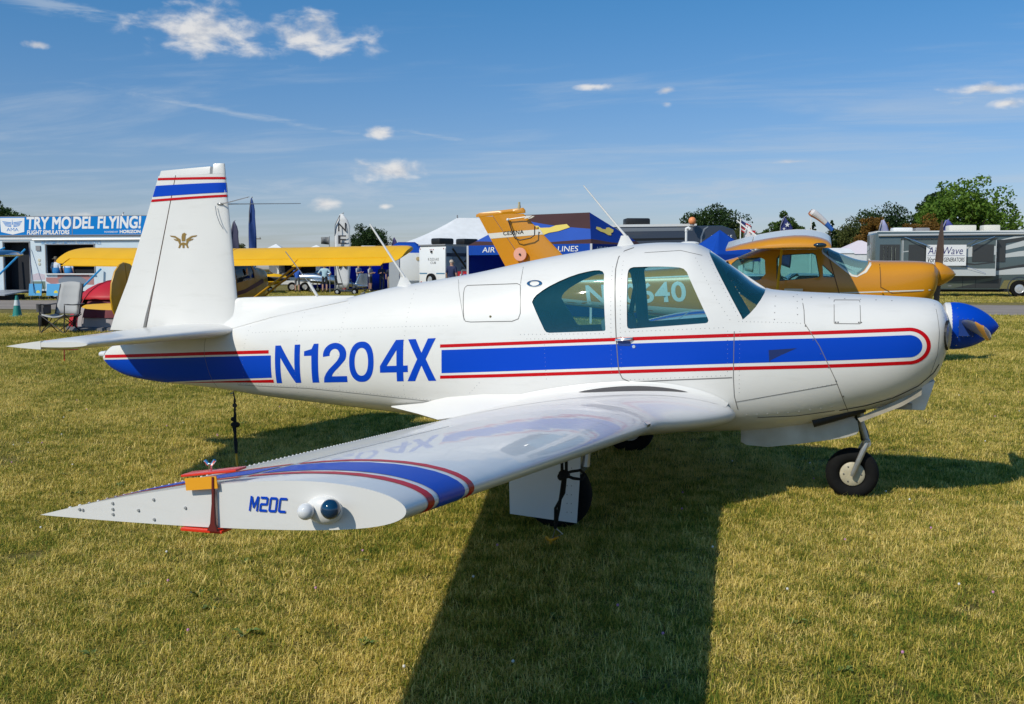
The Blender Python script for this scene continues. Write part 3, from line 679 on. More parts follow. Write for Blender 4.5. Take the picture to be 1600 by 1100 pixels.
    t=MB(); t.sph((-2.362,sg*5.365,1.043),.020,18,14); part(t,'strobe_lens',mat('strobe_clear',(.72,.72,.72),.06,coat=1.,alpha=.5),sm=60)
    if sg<0:
        gl4=[(0.,[[(0,0),(.16,0),(.16,.72),(.40,.2),(.52,.2),(.76,.72),(.76,0),(.92,0),(.92,1),(.72,1),(.46,.44),(.20,1),(0,1)]]),(1.08,[[(0,0),(.8,0),(.8,.16),(.17,.16),(.17,.42),(.70,.42),(.80,.52),(.80,.90),(.70,1),(.02,1),(.02,.84),(.63,.84),(.63,.57),(.10,.57),(0,.47)]]),
             (2.04,[[(.12,0),(.72,0),(.84,.12),(.84,.88),(.72,1),(.12,1),(0,.88),(0,.12)],[(.19,.16),(.65,.16),(.67,.18),(.67,.82),(.65,.84),(.19,.84),(.17,.82),(.17,.18)]]),(3.04,[[(.12,0),(.8,0),(.8,.16),(.17,.16),(.17,.84),(.8,.84),(.8,1),(.12,1),(0,.88),(0,.12)]])]
        for x0,pl in gl4:
            if len(pl)==2: V=pl[0]+pl[1]; n=8; F=[(k,(k+1)%n,n+(k+1)%n,n+k) for k in range(n)]
            else: V=pl[0]; F=[tuple(range(len(V)))]
            pdec(planar('model_letter',[((x0+u)*.0255+v*.006,v*.037) for u,v in V],F,lambda u,v:(-2.531+u,-5.3325,1.026+v+u*.01),BLUE,None))
        # clamp type control lock, red plates above and below with an orange tag
        t=MB(); t.box((-2.645,-5.30,1.109),(.155,.05,.006),rotm(0,R(-8),0)); gl=part(t,'control_lock',REDLOCK,bevel=.002)
        t=MB(); t.box((-2.662,-5.31,.968),(.115,.05,.008)); t.build('lower_plate',REDLOCK,gl,bevel=.002)
        t=MB(); t.prism([(-2.640,.972),(-2.612,.972),(-2.618,.99),(-2.6195,1.04),(-2.619,1.105),(-2.624,1.105),(-2.6255,1.04),(-2.631,.99)],-5.343,-5.336); t.build('lock_bolt',mat('lock_dark_red',(.13,.012,.008),.5),gl)
        t=MB(); t.box((-2.655,-5.339,1.087),(.088,.003,.030),rotm(0,R(-7),0)); t.build('lock_tag',ORANGE,gl)
        t=MB(); t.tube([(-2.655,-5.30,1.11),(-2.655,-5.30,1.128)],.005,8); t.tube([(-2.669,-5.30,1.136),(-2.660,-5.30,1.126),(-2.650,-5.30,1.126),(-2.641,-5.30,1.138)],.004,6); t.build('wing_nut',CHROME,gl)
        t=MB()
        for x,z in ((-2.92,1.018),(-2.92,1.003),(-2.92,.990),(-2.845,1.005),(-2.80,.985),(-2.80,1.035),(-3.01,.995),(-3.02,.996),(-2.71,1.02)): t.lathe([(.0042,.002),(.0035,-.002),(.0015,-.0025)],8,'y',(x,-5.326,z))
        tag(part(t,'tip_screws',RIV),kind='stuff')
# wing to fuselage trailing fairing
for s in (-1,1):
    mb=MB(); mb.loft([[(-4.28,s*.30,.56),(-4.28,s*.31,.553),(-4.28,s*.30,.548)],[(-4.0,s*.36,.60),(-4.0,s*.47,.535),(-4.0,s*.36,.50)],[(-3.80,s*.40,.66),(-3.80,s*.585,.515),(-3.80,s*.40,.47)],[(-3.5,s*.42,.72),(-3.5,s*.64,.575),(-3.5,s*.42,.47)],[(-3.1,s*.44,.76),(-3.1,s*.62,.64),(-3.1,s*.42,.47)]]); part(mb,'root_fairing',WHITE,sm=60)
    # upper root fillet
    def fil(sx,t,off=0.):
        e=max(0.,math.sin(math.pi*min(1,max(0,(sx-.01)/.97))))**.55
        a=Vector(wpt(s*(.60+.20*e),sx,True,.001)); w=Vector(wpt(s*.60,sx,True,0)); zc=w.z+.004+.075*e; c=Vector((w.x,s*(hw(w.x,zc)+.0015),zc)); m=Vector((w.x,s*(hw(w.x,w.z+.012)+.012),w.z+.012))
        p=a*(1-t)**2+m*2*t*(1-t)+c*t*t
        return (p.x,p.y+s*off*.6,p.z+off)
    mb=MB(); mb.loft([[fil(sx,t) for t in xs_(0,1,7)] for sx in xs_(.02,.97,34)],False,False,False); part(mb,'root_fillet',WHITE,sm=80)
    if s<0:
        mb=MB(); rows=[]
        for sx in xs_(.14,.50,18):
            k=max(0.,math.sin(math.pi*(sx-.14)/.36))**.6; rows.append([fil(sx,.52+.36*(q-.5)*k,.0025) for q in xs_(0,1,4)])
        mb.loft(rows,False,False,False); part(mb,'walkway_strip',mat('walkway_grit',(.09,.085,.085),.9,bump=.5,bs=300),sm=60)
# ---- main gear
for s in (-1,1):
    mb=MB(); y=s*1.475; mb.prism([(-3.005,.455),(-2.995,.085),(-2.57,.055),(-2.555,.30),(-2.545,.53),(-2.8,.53)],y-.006,y+.006); part(mb,'main_gear_door',mat('gear_door_white',(.72,.73,.74),.4,coat=.2),bevel=.002)
    t=MB()
    for k in range(7): 
        for dx in (-.045,-.018): t.lathe([(.0035,0),(.0035,s*.003)],6,'y',(-2.57+dx-.015,y+s*.006,.12+.055*k))
    part(t,'gear_door_rivets',RIV).__setitem__('kind','stuff')
    mb=MB(); mb.tube([(-2.50,s*1.40,.62),(-2.52,s*1.42,.50),(-2.53,s*1.43,.40)],[.028,.026,.03],10); mb.tube([(-2.52,s*1.38,.42),(-2.62,s*1.40,.30),(-2.71,s*1.40,.21)],.022,8); part(mb,'gear_leg',STEEL)
    wheel('main_wheel',(-2.715,s*1.36,.205),.215,.15,.10,mat('white_hub_paint',(.7,.7,.68),.4))
# ---- tail
def foil(p0,p1,th,up,s0,s1,n=14):
    """closed symmetric section between leading edge p0 and trailing edge p1; up = thickness direction"""
    p0,p1,up=Vector(p0),Vector(p1),Vector(up); S=sdist(s0,s1,n)
    f=lambda s:th*5*(.2969*math.sqrt(s)-.126*s-.3516*s*s+.2843*s**3-.1036*s**4)
    return [p0.lerp(p1,s)+up*f(s) for s in S[::-1]]+[p0.lerp(p1,s)-up*f(s) for s in S[1 if s0==0 else 0:]]
for sg in (-1,1):
    def sle(y): a=abs(y); f=(a-.1)/1.69; return Vector((-5.765-.055*f,y,1.10+.010*f)),Vector((-6.97+.49*f,y,1.062+.018*f)),.125-.055*f
    mb=MB(); mb.loft([foil(*sle(sg*y)[:2],sle(sg*y)[2],(0,0,1),0,.56) for y in (.03,.5,1.0,1.5,1.75)]+[[(p[0],sg*1.79,1.1+(p[2]-1.1)*.6) for p in foil(*sle(sg*1.79)[:2],.06,(0,0,1),0,.56)]]); part(mb,'stabilizer',WHITE,sm=45)
    mb=MB(); mb.loft([foil(*sle(sg*y)[:2],sle(sg*y)[2],(0,0,1),.57,1,7) for y in (.10,.5,1.0,1.5,1.785)]); part(mb,'elevator',WHITE,sm=45)
    if sg<0:
        t=MB(); t.box((-6.10,-1.70,1.127),(.20,.06,.006),rotm(0,R(-4),0)); g2=part(t,'elevator_lock',REDLOCK); t=MB(); t.box((-6.08,-1.70,1.062),(.18,.06,.006)); t.tube([(-6.08,-1.70,1.13),(-6.08,-1.70,.985)],.004,6); t.build('lock_bolt',REDLOCK,g2)
def fle(z): f=(z-1.09)/(2.467-1.09); return Vector((-5.752-.114*f,0,z)),Vector((-6.985+.520*f,0,z-.0)),.115-.05*f
fh=.715
def ftop(z): return z
mb=MB(); zs=[1.03,1.2,1.5,1.8,2.1,2.3,2.385]
mb.loft([foil(*fle(z)[:2],fle(z)[2],(0,1,0),0,fh) for z in zs]+[foil(*fle(2.385)[:2],.07,(0,1,0),0,.16)]+[foil(*fle(2.46)[:2],.06,(0,1,0),0,.15),foil(*fle(2.47)[:2],.045,(0,1,0),0.,.145)],True,True)
part(mb,'fin',WHITE,sm=45)
mb=MB(); rings=[]
for z in (1.08,1.2,1.5,1.8,2.1,2.30,2.383):
    p0,p1,th=fle(z); ex=.03 if z<1.21 else 0
    rings.append(foil(p0,p1+Vector((-ex,0,0)),th,(0,1,0),fh+.012,1,9))
mb.loft(rings)
# horn balance runs forward over the top of the fin
hr=[]
for z,k in ((2.388,1.),(2.425,.9),(2.448,.7)):
    p0,p1,th=fle(z); hr.append([Vector((p.x,p.y*k,p.z-(p.x+5.96)*-.045-.0)) for p in foil(p0,p1,th*1.02,(0,1,0),.20,1,12)])
mb.loft(hr); part(mb,'rudder',WHITE,sm=45)
mb=MB()
for s in (-1,1):
    pts=[(lambda z:(fle(z)[0].lerp(fle(z)[1],fh+.006)+Vector((0,s*(.288*fle(z)[2]+.0004),0))))(z) for z in xs_(1.11,2.383,12)]
    mb.tube([tuple(p) for p in pts],.0024,5)
part(mb,'rudder_gap',mat('hinge_gap_rust',(.035,.018,.010),.8,col2=(.16,.08,.045),vs=14))
# fin stripes and gold eagle
def finmap(s): 
    def fn(x,z):
        p0,p1,th=fle(z); c=(p0.x-x)/(p0.x-p1.x); c=min(max(c,0.),1.); t=th*5*(.2969*math.sqrt(c)-.126*c-.3516*c*c+.2843*c**3-.1036*c**4); return (x,s*(t+.003),z)
    return fn
def finband(name,za,zb,ha,hb,m,s):
    # (front z, rear z, front half height, rear half height)
    P=[]; Z=lambda x:za+(zb-za)*(x+5.86)/(-.68); 
    edge=lambda z,k:(fle(z)[0].x-.001 if k==0 else fle(z)[1].x+.004)
    for hh in (1,-1):
        for k in ((0,1) if hh>0 else (1,0)):
            z=(za if k==0 else zb)+hh*(ha if k==0 else hb); P.append((edge(z,k),z))
    return pdec(planar(name,P,[(0,1,2,3)],finmap(s),m,None,(.04,.05)))
for s in (-1,1):
    finband('fin_red_stripe',2.349,2.357,.0095,.0095,RED,s); finband('fin_blue_stripe',2.273,2.256,.040,.046,BLUE,s); finband('fin_red_stripe',2.205,2.178,.0095,.0105,RED,s)
    W=[(0,-.01),(.035,-.02),(.035,.02),(.10,.055),(.17,.062),(.155,.048),(.11,.040),(.075,.018),(.125,.028),(.11,.012),(.065,-.002),(.05,-.035),(.065,-.07),(.045,-.07),(.03,-.04),(.012,-.04),(.012,-.07),(0,-.07)]
    E=W+[(-u,v) for u,v in W[::-1]]
    H=[(-.018,.0),(.02,.0),(.024,.05),(.036,.062),(.012,.075),(-.012,.065),(-.020,.04)]
    c=(-6.245,1.835); GOLD=mat('gold_leaf',(.36,.22,.06),.35,metal=.5)
    V=[(c[0]+u*.8,c[1]+v*.8) for u,v in E]; pdec(planar('eagle_emblem',V,[tuple(range(len(V)))],finmap(s),GOLD,None,(.05,.05)))
    V=[(c[0]+u*.9,c[1]+.0+v*.95) for u,v in H]; pdec(planar('eagle_head',V,[tuple(range(len(V)))],finmap(s),GOLD,None,None))
# dorsal fairing ahead of the fin
mb=MB(); rings=[]
for x,zt_,w in ((-4.72,1.392,.012),(-5.0,1.390,.028),(-5.4,1.382,.036),(-5.70,1.372,.034),(-5.77,1.366,.030),(-5.85,1.30,.028),(-5.93,1.20,.03)):
    zb_=ZT(x)-.09; q=max(.02,hw(x,ZT(x)-.035))
    rings.append([(x,-q,ZT(x)-.03),(x,-w*.9,ZT(x)+.4*(zt_-ZT(x))),(x,-w*.5,zt_-.008),(x,0,zt_),(x,w*.5,zt_-.008),(x,w*.9,ZT(x)+.4*(zt_-ZT(x))),(x,q,ZT(x)-.03),(x,0,zb_)])
mb.loft(rings); part(mb,'dorsal_fairing',WHITE,sm=70)
# ---- antennas
def whip(name,base,tip,foot,r0=.010,r1=.004,m=WHITE):
    mb=MB(); b,t=Vector(base),Vector(tip); mb.tube([b,b.lerp(t,.15),t],[r0,r0*.85,r1],8)
    fx,fl=foot; mb.loft([[(b.x+dx,dy,b.z-fl) for dx,dy in ((.075,0),(.02,.018),(-.06,.014),(-.07,0),(-.06,-.014),(.02,-.018))],[(b.x+dx*.35-.012,dy*.7,b.z+.005) for dx,dy in ((.075,0),(.02,.018),(-.06,.014),(-.07,0),(-.06,-.014),(.02,-.018))]]); return part(mb,name,m,sm=50)
whip('radio_antenna',(-2.534,0,1.845),(-2.854,0,2.222),(0,.085))
whip('radio_antenna',(-4.285,0,1.535),(-4.577,0,1.959),(0,.075),.011,.008)
mb=MB(); mb.tube([(-5.043,0,1.385),(-5.121,0,1.498)],.012,8); part(mb,'whip_base',WHITE)
mb=MB(); mb.tube([(-5.121,0,1.498),(-5.324,0,1.746)],.0035,6); part(mb,'whip_antenna',STEEL)
for s in (-1,1):
    mb=MB(); mb.tube([(-5.90,s*.03,2.14),(-5.83,s*.06,2.142),(-5.40,s*.42,2.16)],[.006,.0045,.003],6); mb.sph((-5.90,s*.03,2.138),.018,8,6,(1.6,.6,.7)); part(mb,'navigation_antenna',STEEL)
mb=MB(); mb.tube([(-5.93,-.05,2.12),(-5.915,-.058,2.05),(-5.89,-.055,1.98),(-5.86,-.05,1.93)],.003,5); part(mb,'antenna_wire',STEEL)
mb=MB(); mb.sph((-2.07,0,1.79),.055,14,8,(1.3,.8,.28)); part(mb,'roof_vent',WHITE)
mb=MB(); mb.tube([(-4.66,0,1.40),(-4.63,0,1.415)],.012,6); part(mb,'spine_clip',mat('rust_brown',(.1,.1,.1)))
mb=MB(); mb.tube([(-5.82,0,.60),(-5.83,0,.575),(-5.86,0,.565)],.006,6); part(mb,'tail_tie_ring',STEEL)
# ---- tie downs
ROPE=mat('black_rope',(.008,.007,.007),.85,bump=.8,bs=300); YEL=mat('yellow_stake',(.72,.34,.01),.45)
td=thing('tie_down','black rope with loop knot tying the white wing to a yellow ground stake','rope',(-2.64,-1.83,0))
def tdp(mb,name,m,o): p=mb.build(name,m,td); p.location=(2.64,1.83,0); return p
K=[(-2.48,-2.21,.655),(-2.49,-2.17,.585),(-2.50,-2.12,.50)]
mb=MB()
for d in (-.012,.012): mb.tube([(a+d,b,c) for a,b,c in K],.0085,6)
mb.tube([(-2.50,-2.12,.50),(-2.54,-2.02,.36),(-2.565,-1.97,.26),(-2.60,-1.91,.13)],.0095,6); mb.tube([(-2.49,-2.12,.50),(-2.525,-2.02,.36),(-2.585,-1.97,.26),(-2.60,-1.91,.13)],.0085,6)
tdp(mb,'rope',ROPE,td)
mb=MB(); mb.tube([(-2.50,-2.12,.49),(-2.46,-2.12,.505),(-2.41,-2.12,.515),(-2.385,-2.12,.495),(-2.40,-2.12,.465),(-2.45,-2.12,.468),(-2.50,-2.12,.485)],.0085,6); tdp(mb,'rope_loop',ROPE,td)
mb=MB(); mb.sph((-2.50,-2.12,.487),.033,10,8,(1,.8,.8)); mb.sph((-2.515,-2.13,.475),.022,8,6); tdp(mb,'knot',ROPE,td)
mb=MB(); mb.tube([(-2.60,-1.91,.13),(-2.63,-1.85,.055),(-2.57,-1.86,.085),(-2.60,-1.91,.13)],.004,6); tdp(mb,'shackle',STEEL,td)
mb=MB(); mb.tube([(-2.60,-1.845,.06),(-2.645,-1.83,.035),(-2.66,-1.82,-.06)],[.009,.012,.008],8); mb.tube([(-2.675,-1.835,.055),(-2.645,-1.83,.03)],.009,8); tdp(mb,'stake',YEL,td)
tt=thing('tail_tie_down','black strap and chain hanging from the white tail to a stake','rope',(-5.62,-.30,0))
def ttp(mb,name,m): p=mb.build(name,m,tt); p.location=(5.62,.30,0); return p
mb=MB(); mb.tube([(-5.83,0,.575),(-5.80,-.03,.53)],.006,6)
for k in range(3): mb.lathe([(.016,-.004),(.022,0),(.016,.004)],10,'y' if k%2 else 'x',(-5.80+.012*k,-.03-.02*k,.51-.035*k))
ttp(mb,'hook',BLACK)
mb=MB(); mb.tube([(-5.775,-.07,.42),(-5.74,-.13,.30),(-5.70,-.20,.19),(-5.655,-.26,.10)],.011,6); mb.tube([(-5.775,-.07,.42),(-5.755,-.13,.30),(-5.685,-.20,.19),(-5.655,-.26,.10)],.009,6); ttp(mb,'strap',ROPE)
mb=MB(); mb.sph((-5.75,-.11,.325),.036,10,8,(1.2,.8,.7)); mb.sph((-5.77,-.11,.37),.02,8,6); ttp(mb,'knot',ROPE)
mb=MB(); mb.tube([(-5.655,-.26,.11),(-5.62,-.31,.04),(-5.60,-.335,-.06)],.010,8); ttp(mb,'stake',YEL)
# ------------------------------------------------------------------ ground, road, grass
def ground_mat():
    m=bpy.data.materials.new('dry_lawn'); m.use_nodes=True; nt=m.node_tree; N=nt.nodes; L=nt.links; b=N['Principled BSDF']
    b.inputs['Roughness'].default_value=.95; b.inputs['Specular IOR Level'].default_value=.1
    g=N.new('ShaderNodeNewGeometry')
    def noise(s,d,r=.6):
        n=N.new('ShaderNodeTexNoise'); n.inputs['Scale'].default_value=s; n.inputs['Detail'].default_value=d; n.inputs['Roughness'].default_value=r; L.new(g.outputs['Position'],n.inputs['Vector']); return n.outputs[0]
    def ramp(f,a,b_,c0,c1):
        n=N.new('ShaderNodeMix'); n.data_type='RGBA'; r=N.new('ShaderNodeMapRange'); r.inputs[1].default_value=a; r.inputs[2].default_value=b_; L.new(f,r.inputs[0]); L.new(r.outputs[0],n.inputs[0])
        for i,c in ((6,c0),(7,c1)):
            if isinstance(c,tuple): n.inputs[i].default_value=c
            else: L.new(c,n.inputs[i])
        return n.outputs[2]
    a=ramp(noise(.35,5),.38,.62,(.17,.16,.03,1),(.32,.25,.07,1))
    c=ramp(noise(9.,6,.7),.35,.7,(.045,.04,.012,1),a)
    d=ramp(noise(60,3,.7),.4,.75,c,(.40,.32,.12,1))
    L.new(d,b.inputs['Base Color'])
    bp=N.new('ShaderNodeBump'); bp.inputs['Strength'].default_value=.9; bp.inputs['Distance'].default_value=.03; L.new(noise(45,6,.75),bp.inputs['Height']); L.new(bp.outputs[0],b.inputs['Normal'])
    return m
def ground():
    mb=MB(); xs=[-2500,-600,-200,-80,-40,-20,-10,0,10,20,40,80,200,600,2500]; ys=[-600,-60,-20,-10,0,10,20,30,40,60,100,200,600,3500]
    V=[(x,y,0) for y in ys for x in xs]; n=len(xs)
    mb.add(V,[(j*n+i,j*n+i+1,(j+1)*n+i+1,(j+1)*n+i) for j in range(len(ys)-1) for i in range(n-1)])
    o=mb.build('ground',ground_mat(),None,sm=None); tag(o,kind='structure')
ground()
RS=.128
def road():
    A=mat('worn_asphalt',(.25,.205,.17),.9,col2=(.33,.275,.225),vs=.6,bump=.4,bs=60)
    mb=MB(); xs=[-400,-100,-60,-30,0,30,60,100,400]
    n0=lambda x:28.3+RS*(x+13); f0=lambda x:38.3+RS*(x+15.8)
    V=[(x,n0(x),.012) for x in xs]+[(x,f0(x),.012) for x in xs]; n=len(xs)
    mb.add(V,[(i,i+1,n+i+1,n+i) for i in range(n-1)]); tag(mb.build('road',A,None,sm=None),kind='structure')
    mb=MB()
    for e,sg in ((n0,-1),(f0,1)):
        V=[];k=len(mb.v)
        for x in np.arange(-90,70,1.2):
            w=.35+.25*rnd.random(); V+=[(x,e(x)-.1*sg,.017),(x,e(x)+sg*w,.017)]
        mb.add(V,[(2*i,2*i+1,2*i+3,2*i+2) for i in range(len(V)//2-1)])
    tag(mb.build('road_shoulder',mat('dusty_gravel',(.30,.25,.16),.95,col2=(.22,.19,.09),vs=3),None,sm=None),kind='structure')
road()
def blade_mat():
    m=bpy.data.materials.new('grass_blades'); m.use_nodes=True; nt=m.node_tree; N=nt.nodes; L=nt.links; b=N['Principled BSDF']
    b.inputs['Roughness'].default_value=.6; b.inputs['Specular IOR Level'].default_value=.1
    at=N.new('ShaderNodeAttribute'); at.attribute_name='dry'
    g=N.new('ShaderNodeNewGeometry'); n1=N.new('ShaderNodeTexNoise'); n1.inputs['Scale'].default_value=.42; n1.inputs['Detail'].default_value=5; n1.inputs['Roughness'].default_value=.65; L.new(g.outputs['Position'],n1.inputs['Vector'])
    n2=N.new('ShaderNodeTexNoise'); n2.inputs['Scale'].default_value=6.; n2.inputs['Detail'].default_value=3; L.new(g.outputs['Position'],n2.inputs['Vector'])
    def M(op,a,b_):
        n=N.new('ShaderNodeMath'); n.operation=op
        for i,v in enumerate((a,b_)):
            if isinstance(v,(int,float)): n.inputs[i].default_value=v
            else: L.new(v,n.inputs[i])
        return n.outputs[0]
    v=M('ADD',at.outputs['Fac'],M('MULTIPLY',M('SUBTRACT',n1.outputs[0],.5),1.7)); v=M('ADD',v,M('MULTIPLY',M('SUBTRACT',n2.outputs[0],.5),1.4))
    cr=N.new('ShaderNodeValToRGB'); L.new(v,cr.inputs[0]); e=cr.color_ramp.elements
    e[0].position=.0; e[0].color=(.09,.15,.02,1); e[1].position=1.; e[1].color=(.88,.69,.23,1)
    for p,c in ((.3,(.22,.25,.032,1)),(.55,(.42,.36,.055,1)),(.75,(.64,.49,.095,1))):
        k=e.new(p); k.color=c
    L.new(cr.outputs[0],b.inputs['Base Color'])
    t=N.new('ShaderNodeBsdfTranslucent'); L.new(cr.outputs[0],t.inputs[0]); mx=N.new('ShaderNodeMixShader'); mx.inputs[0].default_value=.25
    L.new(b.outputs[0],mx.inputs[1]); L.new(t.outputs[0],mx.inputs[2]); L.new(mx.outputs[0],N['Material Output'].inputs[0])
    return m
def grass():
    BM=blade_mat(); gc=bpy.data.collections.new('grass_clumps'); r=random.Random(3)
    for var in range(7):
        V=[];Fc=[];D=[]
        nb=120
        for i in range(nb):
            a=r.random()*6.283; q=.11*math.sqrt(r.random()); x,y=q*math.cos(a),q*math.sin(a)
            h=r.uniform(.010,.034)*(1.6 if r.random()<.05 else 1); lean=r.uniform(.1,1.1); la=r.random()*6.283; w=r.uniform(.0009,.0021)
            if r.random()<.6: h*=.55; lean=r.uniform(1.,4.5)
            dx,dy=math.cos(la),math.sin(la); px,py=-dy*w,dx*w
            m=(x+dx*lean*h*.35,y+dy*lean*h*.35,h*.6); t=(x+dx*lean*h,y+dy*lean*h,h*(1 if lean<1.2 else .6))
            b=len(V); V+=[(x-px,y-py,-.004),(x+px,y+py,-.004),(m[0]+px*.8,m[1]+py*.8,m[2]),(m[0]-px*.8,m[1]-py*.8,m[2]),t]
            Fc+=[(b,b+1,b+2,b+3),(b+3,b+2,b+4)]
            d=min(1,max(0,r.gauss(.62,.36))); D+=[d]*5
        me=bpy.data.meshes.new('grass_clump'); me.from_pydata(V,[],Fc); at=me.attributes.new('dry','FLOAT','POINT'); at.data.foreach_set('value',D); me.materials.append(BM)
        gc.objects.link(bpy.data.objects.new('grass_clump',me))
    rng=np.random.default_rng(5); C=np.array([-1.254,-7.476]); yw=R(16.07); F=np.array([-math.sin(yw),math.cos(yw)]); Rt=np.array([math.cos(yw),math.sin(yw)])
    P=[];S=[]
    for d0,d1,den,sc in ((2.6,8,230,1.),(8,14,120,1.15),(14,24,50,1.6),(24,36,22,2.1)):
        area=.5*1.5*(d1*d1-d0*d0); n=int(area*den); d=np.sqrt(rng.uniform(d0*d0,d1*d1,n)); l=rng.uniform(-.64,.64,n)*d+rng.uniform(-.3,.3,n)
        xy=C+d[:,None]*F+l[:,None]*Rt
        k=xy[:,1]<28.2+RS*(xy[:,0]+13); xy=xy[k]; P.append(xy); S.append(rng.uniform(.75,1.25,len(xy))*sc)
    for d0,d1,den,sc in ((48,75,4,2.6),):
        n=int(.5*1.3*(d1*d1-d0*d0)*den); d=np.sqrt(rng.uniform(d0*d0,d1*d1,n)); l=rng.uniform(-.6,.6,n)*d; xy=C+d[:,None]*F+l[:,None]*Rt; k=xy[:,1]>38.8+RS*(xy[:,0]+15.8); xy=xy[k]; P.append(xy); S.append(rng.uniform(.75,1.25,len(xy))*sc)
    P=np.concatenate(P); S=np.concatenate(S)
    me=bpy.data.meshes.new('grass'); me.vertices.add(len(P)); co=np.zeros((len(P),3)); co[:,:2]=P; me.vertices.foreach_set('co',co.ravel())
    a=me.attributes.new('sc','FLOAT','POINT'); a.data.foreach_set('value',S); me.update()
    o=bpy.data.objects.new('grass',me); link(o); tag(o,'short sun-dried lawn grass covering the field','grass',kind='stuff')
    ng=bpy.data.node_groups.new('scatter','GeometryNodeTree'); ng.interface.new_socket('Geometry',in_out='INPUT',socket_type='NodeSocketGeometry'); ng.interface.new_socket('Geometry',in_out='OUTPUT',socket_type='NodeSocketGeometry')
    N=ng.nodes;L=ng.links; gi=N.new('NodeGroupInput'); go=N.new('NodeGroupOutput'); ip=N.new('GeometryNodeInstanceOnPoints'); ci=N.new('GeometryNodeCollectionInfo')
    ci.inputs['Collection'].default_value=gc; ci.inputs['Separate Children'].default_value=True; ci.inputs['Reset Children'].default_value=True
    ip.inputs['Pick Instance'].default_value=True
    rv_=N.new('FunctionNodeRandomValue'); rv_.data_type='FLOAT_VECTOR'; rv_.inputs[0].default_value=(-.12,-.12,0); rv_.inputs[1].default_value=(.12,.12,6.283)
    na=N.new('GeometryNodeInputNamedAttribute'); na.data_type='FLOAT'; na.inputs[0].default_value='sc'
    L.new(gi.outputs[0],ip.inputs['Points']); L.new(ci.outputs[0],ip.inputs['Instance']); L.new(rv_.outputs[0],ip.inputs['Rotation']); L.new(na.outputs[0],ip.inputs['Scale']); L.new(ip.outputs[0],go.inputs[0])
    md=o.modifiers.new('scatter','NODES'); md.node_group=ng
    # clover heads and broad-leaved weeds
    w=MB();p=MB();wd=MB()
    def gpt(d,l): q=C+d*F+l*Rt; return float(q[0]),float(q[1])
    for i in range(90):
        d=r.uniform(3.2,13); x,y=gpt(d,r.uniform(-.6,.6)*d); h=r.uniform(.022,.042); t=w if r.random()<.55 else p
        t.sph((x,y,h),.0068,7,5)
    tag(w.build('white_clover',mat('clover_white',(.75,.72,.66),.8),None),'small white clover heads dotted over the lawn','flowers',kind='stuff')
    tag(p.build('pink_clover',mat('clover_pink',(.55,.25,.42),.8),None),'small pink clover heads dotted over the lawn','flowers',kind='stuff')
    for i in range(80):
        d=r.uniform(3.0,14); x,y=gpt(d,r.uniform(-.6,.6)*d)
        if i==0: x,y=-3.58,-3.62
        n=r.randint(5,11)
        for k in range(n):
            a=k*6.283/n+r.random(); L_=r.uniform(.02,.06)*(1.5 if i==0 else 1); wdt=L_*.22; ux,uy=math.cos(a),math.sin(a); z1=L_*r.uniform(.35,.8)
            wd.add([(x,y,.003),(x+ux*L_*.5-uy*wdt,y+uy*L_*.5+ux*wdt,z1*.8),(x+ux*L_,y+uy*L_,z1*.75),(x+ux*L_*.5+uy*wdt,y+uy*L_*.5-ux*wdt,z1*.8),(x+ux*L_*.55,y+uy*L_*.55,z1*.62)],[(0,4,1),(1,4,2),(2,4,3),(3,4,0)])
    tag(wd.build('lawn_weeds',mat('weed_green',(.10,.16,.025),.55,col2=(.17,.20,.05),vs=8),None,sm=60),'broad-leaved green weeds growing among the dry grass','weeds',kind='stuff')
grass()
